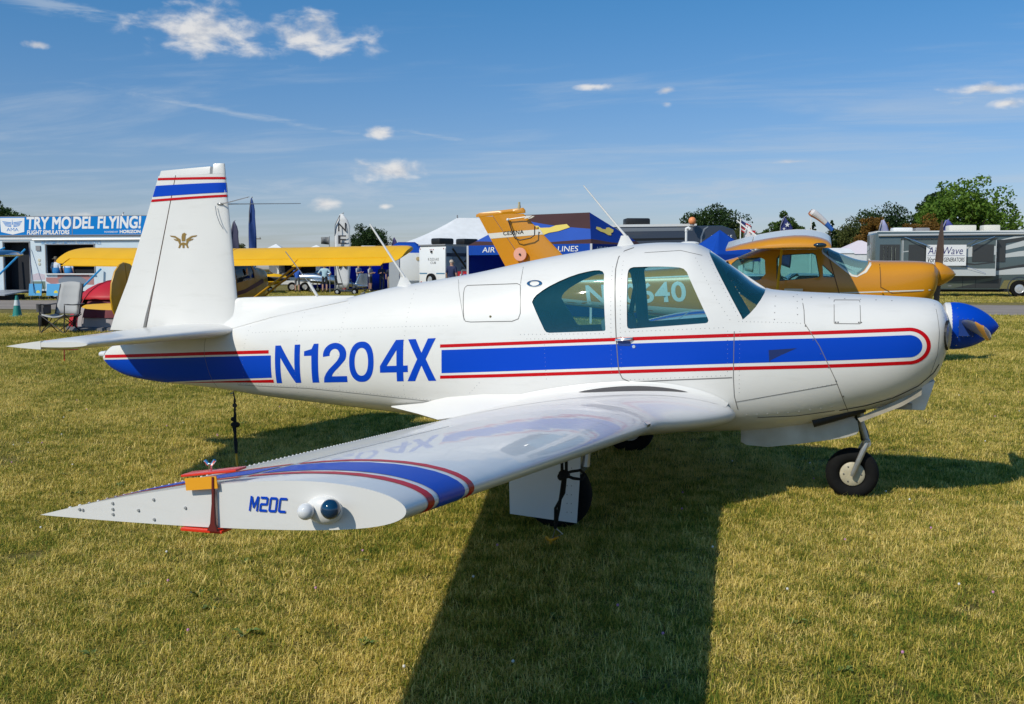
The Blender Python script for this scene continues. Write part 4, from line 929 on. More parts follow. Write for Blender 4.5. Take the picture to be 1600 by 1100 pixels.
# ------------------------------------------------------------------ the other aircraft
class Hull:
    def __init__(s,zt,zb,wd,zw,n):
        f=lambda q:pch([a for a,b in q],[b for a,b in q]); s.zt,s.zb,s.wd,s.zw,s.n=f(zt),f(zb),f(wd),f(zw),n
    def ring(s,x,ins=0.,n=48):
        zt,zb,w,zw=s.zt(x)-ins,s.zb(x)+ins,max(s.wd(x)-ins,.004),s.zw(x); P=[]
        for k in range(n):
            a=2*math.pi*k/n; c,q=math.cos(a),math.sin(a); r=(abs(c)**s.n+abs(q)**s.n)**(-1/s.n); P.append((x,w*c*r,zw+((zt-zw) if q>=0 else (zw-zb))*q*r))
        return P
    def hw(s,x,z):
        zw=s.zw(x); r=(z-zw)/max(s.zt(x)-zw,1e-4) if z>=zw else (zw-z)/max(zw-s.zb(x),1e-4)
        return 0. if r>=1 else s.wd(x)*(1-r**s.n)**(1/s.n)
    def body(s,name,xs,m,mi,parent,cab=None,wins=()):
        fo=MB().loft([s.ring(x) for x in xs]).build('t',m,None,sm=None); cs=[]
        if cab:
            cs.append(MB().loft([s.ring(x,.03,32) for x in xs_(cab[0],cab[1],20)]).build('t',m,None,sm=None))
            cs+=[MB().prism(w,-2,2).build('t',m,None,sm=None) for w in wins]
            for c in cs:
                md=fo.modifiers.new('b','BOOLEAN'); md.operation='DIFFERENCE'; md.object=c; md.solver='EXACT'
            bpy.context.view_layer.update()
        me=bpy.data.meshes.new_from_object(fo.evaluated_get(bpy.context.evaluated_depsgraph_get())) if cab else fo.data.copy()
        for c in cs+[fo]: bpy.data.objects.remove(c)
        me.materials.clear(); me.materials.append(m); me.materials.append(mi)
        if cab:
            for p in me.polygons:
                c=p.center; p.material_index=1 if (cab[0]-.05<c.x<cab[1]+.05 and abs(c.y)<s.hw(c.x,c.z)-.014 and c.z<s.zt(c.x)-.014) else 0
        smooth(me,28); me.name=name; return link(bpy.data.objects.new(name,me),parent)
    def pane(s,name,poly,g,parent,side=0):
        x0,x1=min(p[0] for p in poly)-.01,max(p[0] for p in poly)+.01; z0,z1=min(p[1] for p in poly)-.01,max(p[1] for p in poly)+.01
        mb=MB(); xs=xs_(x0,x1,16); n=120; rg=[s.ring(x,.012,n) for x in xs]
        P=poly
        def inside(x,z):
            r=False
            for i in range(len(P)):
                (a,b),(c,d)=P[i],P[(i+1)%len(P)]
                if (b>z)!=(d>z) and x<(c-a)*(z-b)/(d-b)+a: r=not r
            return r
        for i in range(15):
            for j in range(n):
                q=[rg[i][j],rg[i][(j+1)%n],rg[i+1][(j+1)%n],rg[i+1][j]]
                if side and q[0][1]*side<0: continue
                m=[sum(v[k] for v in q)/4 for k in (0,2)]
                if any(inside(m[0]+a*.025,m[1]+b*.025) for a,b in ((0,0),(1,0),(-1,0),(0,1),(0,-1))): mb.add(q,[(0,1,2,3)])
        me=bpy.data.meshes.new(name); me.from_pydata(mb.v,[],mb.f); bm=bmesh.new(); bm.from_mesh(me); bmesh.ops.remove_doubles(bm,verts=bm.verts,dist=1e-5); bm.to_mesh(me); bm.free(); me.materials.append(g); smooth(me,None)
        return link(bpy.data.objects.new(name,me),parent)
    def decal(s,name,V,F,m,parent,side=-1,off=.004,step=(.15,.06)): return planar(name,V,F,lambda x,z:(x,side*(s.hw(x,z)+off),z),m,parent,step)
def simple_wheel(parent,c,r,w,hm,name='wheel',axis='y',spokes=0):
    t=MB(); hr=r*.55; t.lathe([(hr,-w*.42),(r*.8,-w/2),(r*.96,-w*.42),(r,-w*.2),(r,w*.2),(r*.96,w*.42),(r*.8,w/2),(hr,w*.42)],28,axis,c,False); o=t.build(name,RUBBER,parent)
    t=MB(); t.lathe([(.005,-w*.38),(hr*.3,-w*.44),(hr*.9,-w*.34),(hr*1.02,-w*.43),(hr*1.02,w*.43),(hr*.9,w*.34),(hr*.3,w*.44),(.005,w*.38)],24,axis,c); t.build('hub',hm,o); return o
def wing_sec(le,ch,y,z,th,s0,s1,inc=0.,n=12,cam=.03):
    S=sdist(s0,s1,n); P=[]
    for up,SS_ in ((0,S[::-1]),(1,S[1 if s0==0 else 0:])):
        for s in SS_: P.append((le-s*ch,y,z+naca(th,cam,s)[up]*ch-s*ch*math.sin(inc)))
    return P
def cardinal():
    OR=mat('orange_yellow_paint',(.62,.255,.006),.3,coat=.5); WH=WHITE
    T=thing('high_wing_aircraft','orange yellow high wing aircraft parked behind the white aircraft','airplane',(-1.2,10.8,0))
    off=(1.2,0,0)
    def bp(mb,name,m,parent=None,**k):
        o=mb.build(name,m,parent or T,**k)
        if parent is None: o.location=off
        return o
    H=Hull([(-7.0,1.40),(-6.0,1.45),(-4.71,1.52),(-4.12,1.57),(-3,1.67),(-2.44,1.80),(-2.0,1.97),(-1.5,2.06),(-1.0,2.02),(-.8,1.92),(-.3,1.755),(-.1,1.745),(.5,1.735),(.75,1.70),(.84,1.61)],
           [(-7,1.12),(-5,.90),(-2.5,.68),(-1,.66),(0,.74),(.5,.90),(.75,1.10),(.84,1.35)],
           [(-7,.05),(-5,.27),(-3,.48),(-2,.60),(-1,.62),(0,.56),(.5,.50),(.75,.42),(.84,.27)],[(-7,1.25),(-3,1.15),(-1,1.25),(0,1.3),(.84,1.5)],2.9)
    rw=[(-2.55,1.52),(-2.48,1.70),(-2.40,1.77),(-2.02,1.80),(-1.93,1.76),(-1.91,1.52),(-2.0,1.42),(-2.40,1.38),(-2.5,1.42)]
    dw=[(-1.74,1.78),(-1.69,1.84),(-1.15,1.87),(-1.10,1.84),(-1.03,1.48),(-1.06,1.46),(-1.68,1.40),(-1.73,1.44)]
    tr=[(-.995,1.68),(-.79,1.49),(-.80,1.465),(-.98,1.465)]
    ws=[(-.93,2.2),(-1.0,1.92),(-.98,1.88),(-.52,1.51),(-.44,1.50),(-.34,1.58),(-.27,1.68),(-.25,1.80),(-.25,2.2)]
    IN=mat('tan_interior',(.22,.17,.12),.8)
    b=H.body('fuselage',xs_(-7,-3,14)+xs_(-2.9,.2,42)+xs_(.27,.84,14),OR,IN,T,(-2.7,-.27),(rw,dw,tr,ws)); b.location=off
    GT=glass('aqua_plexiglass',(.52,.82,.80),1.5,(.25,.55,.55,.16))
    for s in (-1,1):
        for w,nm in ((rw,'rear_window'),(dw,'door_window'),(tr,'quarter_window')): H.pane(nm,w,GT,T,s).location=off
    H.pane('windshield',ws,glass('aqua_screen',(.60,.84,.82),1.45,(.45,.72,.70,.3)),T).location=off
    mb=MB()
    mb.loft([[(-.97+.52*t+.02*math.sin(9*u+7*t),.47*u,1.84-.31*t+.03*math.sin(5*u+11*t)-.10*u*u) for u in xs_(-1,1,15)] for t in xs_(0,1,9)],False,False,False)
    bp(mb,'sunshade',mat('sunshade_silver',(.72,.76,.76),.4,bump=.6,bs=12),sm=60)
    for y in (-.27,.27):
        m=MB(); m.box((-1.45,y,1.12),(.5,.45,.15)); o=bp(m,'seat',SEATM,bevel=.04); m=MB(); m.box((-1.72,y,1.40),(.12,.42,.5),rotm(0,R(-12),0)); m.build('backrest',SEATM,o,bevel=.04)
    m=MB(); m.box((-.62,0,1.38),(.1,1.0,.22)); bp(m,'instrument_panel',DARKIN,bevel=.02)
    # white windscreen frame line, waist stripe
    WS=mat('off_white_stripe',(.72,.70,.64),.4)
    def stripe(pts,w,nm='trim_stripe',m=WS,side=-1):
        V=[];
        for x,z in pts: V.append((x,z+w))
        for x,z in pts[::-1]: V.append((x,z-w))
        H.decal(nm,V,[tuple(range(len(V)))],m,T,side).location=off
    for s in (-1,1):
        stripe([(-2.6,1.20),(-.9,1.20),(.70,1.26)],.010,side=s)
        stripe([(-6.4,1.30),(-4.5,1.42),(-2.8,1.50)],.012,side=s)
        P=[(-1.0,1.93),(-.985,1.885),(-.52,1.51),(-.44,1.495),(-.33,1.575),(-.255,1.69),(-.24,1.78)]
        o=[(x+(.03 if i>3 else -.012),z-.028) for i,(x,z) in enumerate(P)]; n=len(P)
        H.decal('windshield_trim',P+o,[(k,k+1,n+k+1,n+k) for k in range(n-1)],WS,T,s).location=off
        for pts in ([(-.93,1.90),(-.7,1.1),(-.68,.8)],[(-.1,1.73),(-.08,1.3),(.1,1.2)],[(.1,1.2),(.75,1.25)]):
            V=[(x,z) for x,z in pts]+[(x+.012,z+.010) for x,z in pts[::-1]]; H.decal('panel_seam',V,[tuple(range(len(V)))],mat('dark_orange_seam',(.16,.07,.01),.7),T,s).location=off
        V,F=text2d('N20640',1.,.02,-.1,1.05,(1.82,.36)); V=[((-5.07+u) if s<0 else (-3.25-u),.955+v+(u*.045 if s<0 else (1.82-u)*.045)) for u,v in V]
        H.decal('registration_letters',V,F,mat('letter_white',(.78,.78,.75),.4),T,s).location=off
        V=[(-6.5,1.08),(-5,.93),(-3,.76),(-2.5,.72),(-2.5,.86),(-3,.90),(-5,1.02),(-6.5,1.16)]
        H.decal('belly_stripe',V,[tuple(range(8))],WS,T,s).location=off
    # wings
    for s in (-1,1):
        zb_=lambda y:2.13+.044*s*y; S=[(y,zb_(y)) for y in (.3,2.,4.,5.)]
        q=lambda y:(-.86-.02*y,1.68-.085*max(0,abs(y)-.3))
        m=MB(); m.loft([wing_sec(*q(y),s*y,z,.14,0,.74,.03) for y,z in S]); bp(m,'wing_panel',mat('chalky_white_paint',(.70,.70,.68),.4,coat=.2,bump=.3,bs=6),sm=40)
        m=MB(); m.loft([wing_sec(*q(y),s*y,z,.14,.75,1,.03,6) for y,z in S[:3]]); bp(m,'flap',WH,sm=40)
        m=MB(); m.loft([wing_sec(*q(y),s*y,z,.14,.75,1,.03,6) for y,z in S[2:]]); bp(m,'aileron',WH,sm=40)
        m=MB(); m.loft([wing_sec(*q(y),s*y,z-d,th,0,1,.03) for y,z,th,d in ((5.002,zb_(5.),.142,0),(5.2,zb_(5.2),.13,0),(5.34,zb_(5.34),.09,.01),(5.40,zb_(5.4),.03,.03))]); bp(m,'wing_tip',OR,sm=50)
        m=MB(); m.sph((-1.10,s*5.40,zb_(5.4)),.035,10,8,(2.2,.8,.8)); bp(m,'navigation_light',mat('nav_dark',(.01,.03,.05),.1,coat=1))
        # gear
        m=MB(); m.tube([(-1.75,s*.4,.72),(-1.78,s*.9,.40),(-1.8,s*1.2,.22)],[.06,.045,.035],10); bp(m,'gear_leg',OR)
        w=simple_wheel(T,(-1.8+1.2,s*1.25,.21),.21,.14,ALU,'main_wheel')
        m=MB(); m.loft([foil((-5.95,s*y,1.28),(-7.0,s*y,1.26),.10,(0,0,1),0,1) for y in (.05,1.0,1.75,1.80)]); bp(m,'stabilator',OR,sm=45)
    m=MB(); m.tube([(.15,0,.95),(.25,0,.55),(.28,0,.35)],.035,10); m.tube([(.28,-.08,.36),(.28,-.08,.19)],.02,8); m.tube([(.28,.08,.36),(.28,.08,.19)],.02,8); bp(m,'nose_leg',STEEL)
    simple_wheel(T,(.28+1.2,0,.19),.19,.13,ALU,'nose_wheel')
    # fin
    m=MB(); fl=lambda z:(Vector((-5.15-(z-1.45)*.98,0,z)),Vector((-6.62-(z-1.6)*.56,0,z)))
    m.loft([foil(*fl(z),.10-.02*(z-1.4),(0,1,0),0,.68) for z in (1.40,1.8,2.2,2.62)]); fin=bp(m,'fin',OR,sm=45)
    m=MB(); m.loft([foil(*fl(z),.10-.02*(z-1.4),(0,1,0),.69,1,7) for z in (1.40,1.8,2.2,2.58)]); bp(m,'rudder',OR,sm=45)
    m=MB(); m.loft([[(x,y*.8,z-.02) for x,y,z in foil((-6.26,0,2.655),(-7.22,0,2.59),.09,(0,1,0),0,1)],[(x,y,z+.015) for x,y,z in foil((-6.26,0,2.67),(-7.22,0,2.60),.10,(0,1,0),0,1)],[(x,y*.5,z+.05) for x,y,z in foil((-6.30,0,2.68),(-7.15,0,2.60),.09,(0,1,0),0,1)]]); bp(m,'fin_cap',OR,sm=45)
    m=MB(); m.lathe([(.03,2.70),(.03,2.76),(.022,2.79),(.022,2.83),(.01,2.84)],12,'z',(-6.38,0,0)); bp(m,'beacon',mat('beacon_tan',(.45,.38,.22),.3))
    def fm(s): 
        def fn(x,z):
            a,b2=fl(z); c=min(max((a.x-x)/(a.x-b2.x),0),1); t=(.10-.02*(z-1.4))*5*(.2969*math.sqrt(c)-.126*c-.3516*c*c+.2843*c**3-.1036*c**4); return (x,s*(t+.004),z)
        return fn
    for s in (-1,1):
        P=[(fl(2.29)[0].x-.002,2.33),(fl(2.23)[0].x-.002,2.235),(fl(2.17)[1].x+.004,2.165),(fl(2.26)[1].x+.004,2.262)]
        planar('fin_stripe',P,[(0,1,2,3)],fm(s),WS,T,(.08,.08)).location=off
        V,F=text2d('CESSNA',1.,.02,0.,1.1,(.40,.075)); V=[((-6.68+u) if s<0 else (-6.28-u),2.222+v+(u if s<0 else .40-u)*.07) for u,v in V]; f2=fm(s)
        planar('fin_lettering',V,F,lambda x,z:tuple(a+(s*.003 if i==1 else 0) for i,a in enumerate(f2(x,z))),BLACK,T).location=off
        m=MB(); m.tube([(-6.56,s*.09,2.515),(-6.45,s*.10,2.53),(-6.20,s*.10,2.56)],.010,8); m.sph((-6.57,s*.095,2.51),.03,10,8); m.loft([[(-6.25,s*.06,2.52),(-6.16,s*.06,2.54),(-6.10,s*.06,2.58),(-6.22,s*.06,2.58)],[(-6.25,s*.12,2.52),(-6.16,s*.12,2.54),(-6.10,s*.12,2.58),(-6.22,s*.12,2.58)]]); bp(m,'antenna_mount',WH)
        m=MB(); m.tube([(-6.56,s*.10,2.49),(-6.47,s*.12,2.26),(-6.42,s*.13,2.16),(-6.33,s*.13,2.13),(-6.12,s*.13,2.17),(-6.05,s*.13,2.22),(-6.05,s*.12,2.38)],.011,8); bp(m,'navigation_antenna',BLACK)
    m=MB(); m.lathe([(.001,-.012),(.12,-.008),(.125,.0),(.12,.006)],24,'y',(-6.33,-.12,1.87)); d=bp(m,'lock_disc',mat('salmon_plastic',(.78,.38,.28),.5)); m=MB(); m.lathe([(.02,0),(.02,-.02)],10,'y',(-6.33,-.13,1.87)); m.build('disc_knob',BLACK,d)
    m=MB(); m.lathe([(.20,.80),(.205,.83),(.19,.90),(.135,1.0),(.07,1.08),(.004,1.13)],28,'x',(0,0,1.515)); bp(m,'spinner',OR,sm=60)
    PB=mat('propeller_brown',(.07,.045,.03),.5)
    for s in (-1,1):
        m=MB(); rg=[]
        for t in xs_(0,1,9):
            r=.05+.85*t; ch=.10+.06*math.sin(math.pi*min(1,t+.15)); ch*=1 if t<.85 else (1-(t-.85)*4.5); tw=R(55-35*t); th=.028*(1-t)+.008
            rg.append([(.86+u*math.sin(tw)+v*math.cos(tw)+.035*t*s,-s*(u*math.cos(tw)-v*math.sin(tw)),1.515+s*r) for u,v in ((ch/2*math.cos(2*math.pi*k/10),th/2*math.sin(2*math.pi*k/10)) for k in range(10))])
        m.loft(rg); bp(m,'propeller_blade',PB,sm=50)
    m=MB(); m.tube([(-.05,-.57,1.215),(-.05,-.66,1.215)],.012,6); m.lathe([(.02,0),(.02,.03)],8,'x',(-.06,-.66,1.215)); bp(m,'pitot_tube',OR)
    m=MB(); m.tube([(-2.0,-.6,2.10),(-2.40,-.6,2.42)],[.02,.012],6); bp(m,'radio_antenna',WH)
    m=MB(); m.bbox(-1.60,-1.30,-.655,-.63,1.235,1.275); bp(m,'door_handle',WS)
    Y=thing('yellow_tie_strap','yellow strap tying the orange high wing aircraft to the ground','strap',(-1.75,9.0,0))
    m=MB(); m.tube([(.13,-.3,1.90),(.06,0,1.2),(0,.2,0)],.022,6); m.build('strap',mat('yellow_webbing',(.65,.40,.01),.7),Y); m=MB(); m.tube([(0,.2,.06),(0,.2,-.06)],.02,6); m.build('stake',STEEL,Y)
cardinal()
def taildragger():
    YE=mat('yellow_fabric',(.88,.47,.0),.45,coat=.1,var=.04,vs=2); YB=mat('ochre_fabric',(.52,.27,.008),.42,coat=.25); MA=mat('maroon_trim',(.09,.012,.012),.4)
    T=thing('tailwheel_aircraft','yellow high wing tailwheel aircraft facing away beside the red dome tent','airplane',(-16.60,18.05,0))
    T.rotation_euler=(0,-R(8),R(90))
    H=Hull([(-4.75,1.36),(-3.5,1.46),(-2,1.62),(-1.1,1.86),(-.6,1.97),(.3,1.95),(.5,1.80),(.75,1.58),(1.2,1.46),(1.35,1.30)],[(-4.75,1.10),(-3,.86),(-1,.58),(.3,.50),(.9,.58),(1.2,.75),(1.35,.9)],
           [(-4.75,.03),(-3,.22),(-1.2,.36),(.3,.38),(.8,.36),(1.2,.30),(1.35,.2)],[(-4.75,1.23),(-1,1.1),(1.35,1.08)],3.2)
    rw=[(-1.25,1.42),(-1.10,1.70),(-.80,1.86),(-.66,1.86),(-.66,1.30),(-.90,1.32)]; fw=[(-.58,1.30),(-.58,1.86),(.20,1.86),(.33,1.50),(.34,1.32)]; ws=[(.30,2.1),(.30,1.82),(.46,1.52),(.80,1.52),(.80,2.1)]
    H.body('fuselage',xs_(-4.75,-1.6,12)+xs_(-1.5,.9,34)+xs_(.97,1.35,7),YB,mat('dark_cabin',(.05,.04,.03),.8),T,(-1.4,.72),(rw,fw,ws))
    G=glass('grey_plexiglass',(.42,.45,.50),1.5)
    for s in (-1,1):
        H.pane('rear_window',rw,G,T,s); H.pane('door_window',fw,G,T,s)
        V=[(-4.3,1.10),(-2.0,1.06),(-.2,1.08),(.75,1.22),(.85,1.20),(.85,1.10),(-.2,.97),(-2.0,.97),(-4.3,1.06)]; H.decal('maroon_stripe',V,[tuple(range(9))],MA,T,s)
        for pts in ([(-.60,1.9),(-.60,.75)],[(.34,1.9),(.36,.70)]): V=[(x-.007,z) for x,z in pts]+[(x+.007,z) for x,z in pts[::-1]]; H.decal('door_seam',V,[(0,1,2,3)],mat('ochre_seam',(.2,.1,.01),.7),T,s)
    H.pane('windshield',ws,G,T)
    q=lambda y:(.50,1.52); ZWG=2.08
    def rib(y): return ZWG+.0105*abs(y)
    for s in (-1,1):
        ys=[0.02]+[.35*k for k in range(1,15)]
        def sec(y,s1,sag=0.): 
            S=wing_sec(.50,1.52,s*y,rib(y),.125-sag,0,s1,.155,14); return S
        m=MB(); rg=[]
        for k,y in enumerate(ys):
            rg.append(sec(y,.78))
            if k<len(ys)-1: rg.append(sec((y+ys[k+1])/2,.78,.006))
        m.loft(rg)
        m.loft([[(p[0]*k2+(.50-.55*1.52)*(1-k2),s*y,rib(y)+(p[2]-rib(4.9))*max(.12,k2)) for p in wing_sec(.50,1.52,s*4.9,rib(4.9),.122,0,.97,.155,14)] for y,k2 in ((4.902,1.),(5.08,.96),(5.18,.88),(5.26,.72),(5.30,.45))])
        m.build('wing_panel',YE,T,sm=50)
        m=MB(); m.loft([wing_sec(.50,1.52,s*y,rib(y)-.012,.125,.79,1.04,.16,6) for y in (2.35,4.88)]); m.build('aileron',YE,T,sm=40)
        m=MB(); m.loft([wing_sec(.50,1.52,s*y,rib(y)-.012,.125,.79,1.0,.155,6) for y in (.3,2.33)]); m.build('wing_trailing_edge',YE,T,sm=40)
        for a,b in (((.30,s*.37,.60),(.15,s*2.55,ZWG-.02)),((-.45,s*.37,.62),(-.62,s*2.50,ZWG-.12))):
            m=MB(); m.tube([a,b],.028,8); m.build('wing_strut',YB,T)
        m=MB(); m.tube([(.2,s*.3,.58),(.1,s*.75,.22)],.03,8); m.build('gear_leg',YB,T); simple_wheel(T,(.05,s*.85,.22),.22,.16,ALU,'main_wheel')
        m=MB(); m.loft([[(x,y,z) for x,y,z in foil((-3.95+.05*0-k*.25,s*yy,1.33),(-4.95+k*.28,s*yy,1.33),.05,(0,0,1),0,1,8)] for yy,k in ((.03,0),(.7,.15),(1.15,.5),(1.42,1.05),(1.52,1.5))]); m.build('stabilizer',YE,T,sm=50)
        m=MB(); m.tube([(-4.3,s*.06,1.05),(-4.4,s*.7,1.32)],.008,5); m.tube([(-4.3,s*.7,1.34),(-4.4,s*.05,2.0)],.006,5); m.build('tail_brace',STEEL,T)
    m=MB(); P=[(-3.75,1.42),(-4.15,1.86),(-4.42,2.23),(-4.58,2.38),(-4.76,2.44),(-4.76,1.3)]; m.prism(P,-.022,.022); m.build('fin',YB,T,bevel=.012)
    m=MB(); P=[(-4.78,2.45),(-4.95,2.42),(-5.15,2.28),(-5.32,2.02),(-5.40,1.70),(-5.38,1.40),(-5.26,1.15),(-5.06,.98),(-4.85,.93),(-4.78,1.0)]; m.prism(P,-.022,.022); rd=m.build('rudder',YB,T,bevel=.012)
    for s in (-1,1): lettering('N2749Z',(-5.22 if s<0 else -4.85,s*.0235,1.42),(1 if s<0 else -1,0,0),(0,0,1),.36,.07,mat('brown_ink',(.18,.08,.01),.6),rd)
    m=MB(); m.tube([(-4.5,0,1.14),(-4.75,0,.98),(-4.86,0,.80)],.02,6); m.build('tail_spring',STEEL,T); simple_wheel(T,(-4.88,0,.77),.08,.05,ALU,'tail_wheel')
    m=MB(); m.lathe([(.16,1.33),(.14,1.42),(.06,1.5),(.005,1.52)],16,'x',(0,0,1.12)); m.build('spinner',YB,T)
    m=MB(); m.loft([[(1.42+.02*math.cos(a)*(1-abs(t)*.5),t*.9,1.12+.07*math.sin(a)*(1-abs(t)**3*.7)) for a in xs_(0,6.283,9)[:-1]] for t in xs_(-1,1,13)]); m.build('propeller',PB if False else BLACK,T)
    m=MB(); m.sph((-.05,-.395,1.55),.09,10,8,(.6,.25,1.2)); m.build('window_sticker',mat('pale_pink',(.7,.45,.38),.6),T)
taildragger()
def silver_plane():
    ME=mat('polished_aluminium',(.60,.62,.64),.26,metal=1.,var=.05,vs=2)
    T=thing('silver_aircraft','small polished bare metal aircraft fuselage resting tail low near the mobility scooter','airplane',(-32.6,56.2,0),R(16.07+180-5))
    H=Hull([(-2.6,.42),(-1.2,.78),(-.4,1.12),(.2,1.22),(1.0,1.32),(1.8,1.30),(2.25,1.22)],[(-2.6,.30),(-1.2,.38),(0,.55),(1.0,.62),(1.8,.70),(2.25,.86)],[(-2.6,.04),(-1,.28),(.3,.42),(1.2,.42),(2.0,.36),(2.25,.25)],[(-2.6,.36),(0,.85),(2.25,1.02)],2.5)
    H.body('fuselage',xs_(-2.6,2.25,26),ME,ME,T)
    m=MB(); m.loft([[(x,w*math.cos(a),z+h*math.sin(a)) for a in xs_(0,math.pi,10)] for x,w,z,h in ((-.15,.08,1.08,.05),(.05,.27,1.1,.32),(.5,.32,1.13,.42),(.85,.30,1.2,.30),(1.1,.2,1.24,.06))],False,False,False); m.build('canopy',glass('clear_canopy',(.7,.78,.85),1.5),T,sm=60)
    m=MB(); m.loft([foil((-1.7-.45*(z-.4),0,z),(-2.65,0,z),.05,(0,1,0),0,1,8) for z in (.38,.8,1.2,1.28)]); m.build('fin',ME,T,sm=45)
    for s in (-1,1):
        m=MB(); m.loft([foil((-2.0,s*y,.42),(-2.7,s*y,.42),.05,(0,0,1),0,1,8) for y in (.03,.9,.95)]); m.build('stabilizer',ME,T,sm=45)
        m=MB(); m.loft([foil((1.35,s*y,.72+.04*y),(.25,s*y,.70+.04*y),.14,(0,0,1),0,1,10) for y in (.3,1.5,2.6,2.7)]); m.build('wing_panel',ME,T,sm=45)
        m=MB(); m.tube([(1.0,s*.5,.65),(1.05,s*.75,.2)],.035,8); m.build('gear_leg',WHITE,T); simple_wheel(T,(1.05,s*.8,.19),.19,.12,ALU,'main_wheel')
    m=MB(); m.lathe([(.24,2.24),(.25,2.32),(.2,2.36),(.005,2.37)],20,'x',(0,0,1.02)); m.build('cowl_ring',WHITE,T)
    m=MB(); m.tube([(-2.3,0,.33),(-2.45,0,.10)],.02,6); m.build('tail_spring',STEEL,T); simple_wheel(T,(-2.47,0,.08),.08,.05,ALU,'tail_wheel')
silver_plane()
def far_yellow():
    YE=MATS['yellow_fabric']
    T=thing('yellow_aircraft','small yellow aircraft standing in front of the open white trailer','airplane',(-36.6,54.6,0),R(30))
    H=Hull([(-3.4,.95),(-1,1.2),(0,1.3),(.9,1.25),(1.4,1.1)],[(-3.4,.75),(-1,.55),(.3,.5),(1,.6),(1.4,.8)],[(-3.4,.04),(-1,.3),(.3,.38),(1.,.34),(1.4,.2)],[(-3.4,.85),(0,.9),(1.4,.95)],2.6)
    H.body('fuselage',xs_(-3.4,1.4,18),YE,YE,T)
    for s in (-1,1):
        m=MB(); m.loft([foil((.7,s*y,.62+.05*y),(-.5,s*y,.62+.05*y),.14,(0,0,1),0,1,9) for y in (.2,2.2,3.6,3.75)]); m.build('wing_panel',YE,T,sm=45)
        m=MB(); m.loft([foil((-2.9,s*y,.92),(-3.5,s*y,.92),.05,(0,0,1),0,1,8) for y in (.03,1.0,1.05)]); m.build('stabilizer',YE,T,sm=45)
        m=MB(); m.tube([(.3,s*.6,.6),(.3,s*.8,.2)],.04,8); m.build('gear_leg',YE,T); simple_wheel(T,(.3,s*.85,.2),.2,.14,ALU,'main_wheel')
    m=MB(); m.loft([foil((-2.7-.4*(z-.9),0,z),(-3.5,0,z),.05,(0,1,0),0,1,8) for z in (.9,1.3,1.6,1.65)]); m.build('fin',YE,T,sm=45)
    m=MB(); m.loft([[(x,w*math.cos(a),z+h*math.sin(a)) for a in xs_(0,math.pi,9)] for x,w,z,h in ((-.6,.1,1.22,.05),(-.2,.28,1.25,.3),(.25,.28,1.25,.28),(.5,.2,1.25,.05))],False,False,False); m.build('canopy',MATS['clear_canopy'],T,sm=60)
far_yellow()
def left_wing_plane():
    # an aircraft parked just outside the frame: only its polished wing tip reaches in
    ME=MATS['polished_aluminium']
    T=thing('metal_wing_aircraft','aircraft whose polished metal wing tip reaches in front of the exhibit trailer','airplane',(-25.25,14.4,0),R(92))
    H=Hull([(-4.5,1.1),(-1.5,1.7),(0,1.95),(.6,1.8),(1.4,1.4)],[(-4.5,.9),(-1,.55),(.3,.5),(1.4,.85)],[(-4.5,.05),(-1,.4),(.3,.45),(1.4,.25)],[(-4.5,1.0),(0,1.1),(1.4,1.1)],2.8)
    H.body('fuselage',xs_(-4.5,1.4,18),ME,ME,T)
    for s in (-1,1):
        m=MB(); m.loft([[(p[0]*k+0.*(1-k),p[1],1.98+(p[2]-1.98)*max(k,.15)) for p in wing_sec(.5,1.5,s*y,1.98,.12,0,1,.03,12)] for y,k in ((.05,1),(2,1),(3.6,1),(3.95,.93),(4.12,.75),(4.2,.4))]); m.build('wing_panel',ME,T,sm=50)
        m=MB(); m.tube([(.2,s*.4,.6),(0,s*2.3,1.95)],.035,8); m.build('wing_strut',ME,T)
        m=MB(); m.tube([(.2,s*.3,.6),(.2,s*.8,.22)],.035,8); m.build('gear_leg',ME,T); simple_wheel(T,(.2,s*.85,.22),.22,.15,ALU,'main_wheel')
        m=MB(); m.loft([foil((-3.6,s*y,1.05),(-4.5,s*y,1.05),.06,(0,0,1),0,1,8) for y in (.03,1.2,1.3)]); m.build('stabilizer',ME,T,sm=45)
    m=MB(); m.loft([foil((-3.6-.3*(z-1),0,z),(-4.6,0,z),.06,(0,1,0),0,1,8) for z in (1.,1.6,2.0,2.1)]); m.build('fin',ME,T,sm=45)
left_wing_plane()
# ------------------------------------------------------------------ trailers, motorhomes, canopies
YW=R(16.07); FX,FY=-math.sin(YW),math.cos(YW); RX,RY=math.cos(YW),math.sin(YW)
def fld(l,d,z=0.): return (-1.254+FX*d+RX*l,-7.476+FY*d+RY*l,z)
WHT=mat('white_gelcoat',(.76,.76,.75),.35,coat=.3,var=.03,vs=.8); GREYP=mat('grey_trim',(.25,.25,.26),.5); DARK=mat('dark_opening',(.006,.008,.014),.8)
CYAN=mat('banner_blue',(.002,.20,.58),.7,spec=.15); LTR=mat('banner_white',(.82,.82,.82),.5); WINB=mat('dark_window_glass',(.012,.015,.02),.08,coat=.6)
CHRM=mat('wheel_chrome',(.62,.62,.62),.3,metal=.5)
def flat(name,poly,y,m,parent,t=.006):
    mb=MB(); mb.prism(poly,y-t,y); return mb.build(name,m,parent,sm=None)
def rect(x0,x1,z0,z1): return [(x0,z0),(x1,z0),(x1,z1),(x0,z1)]
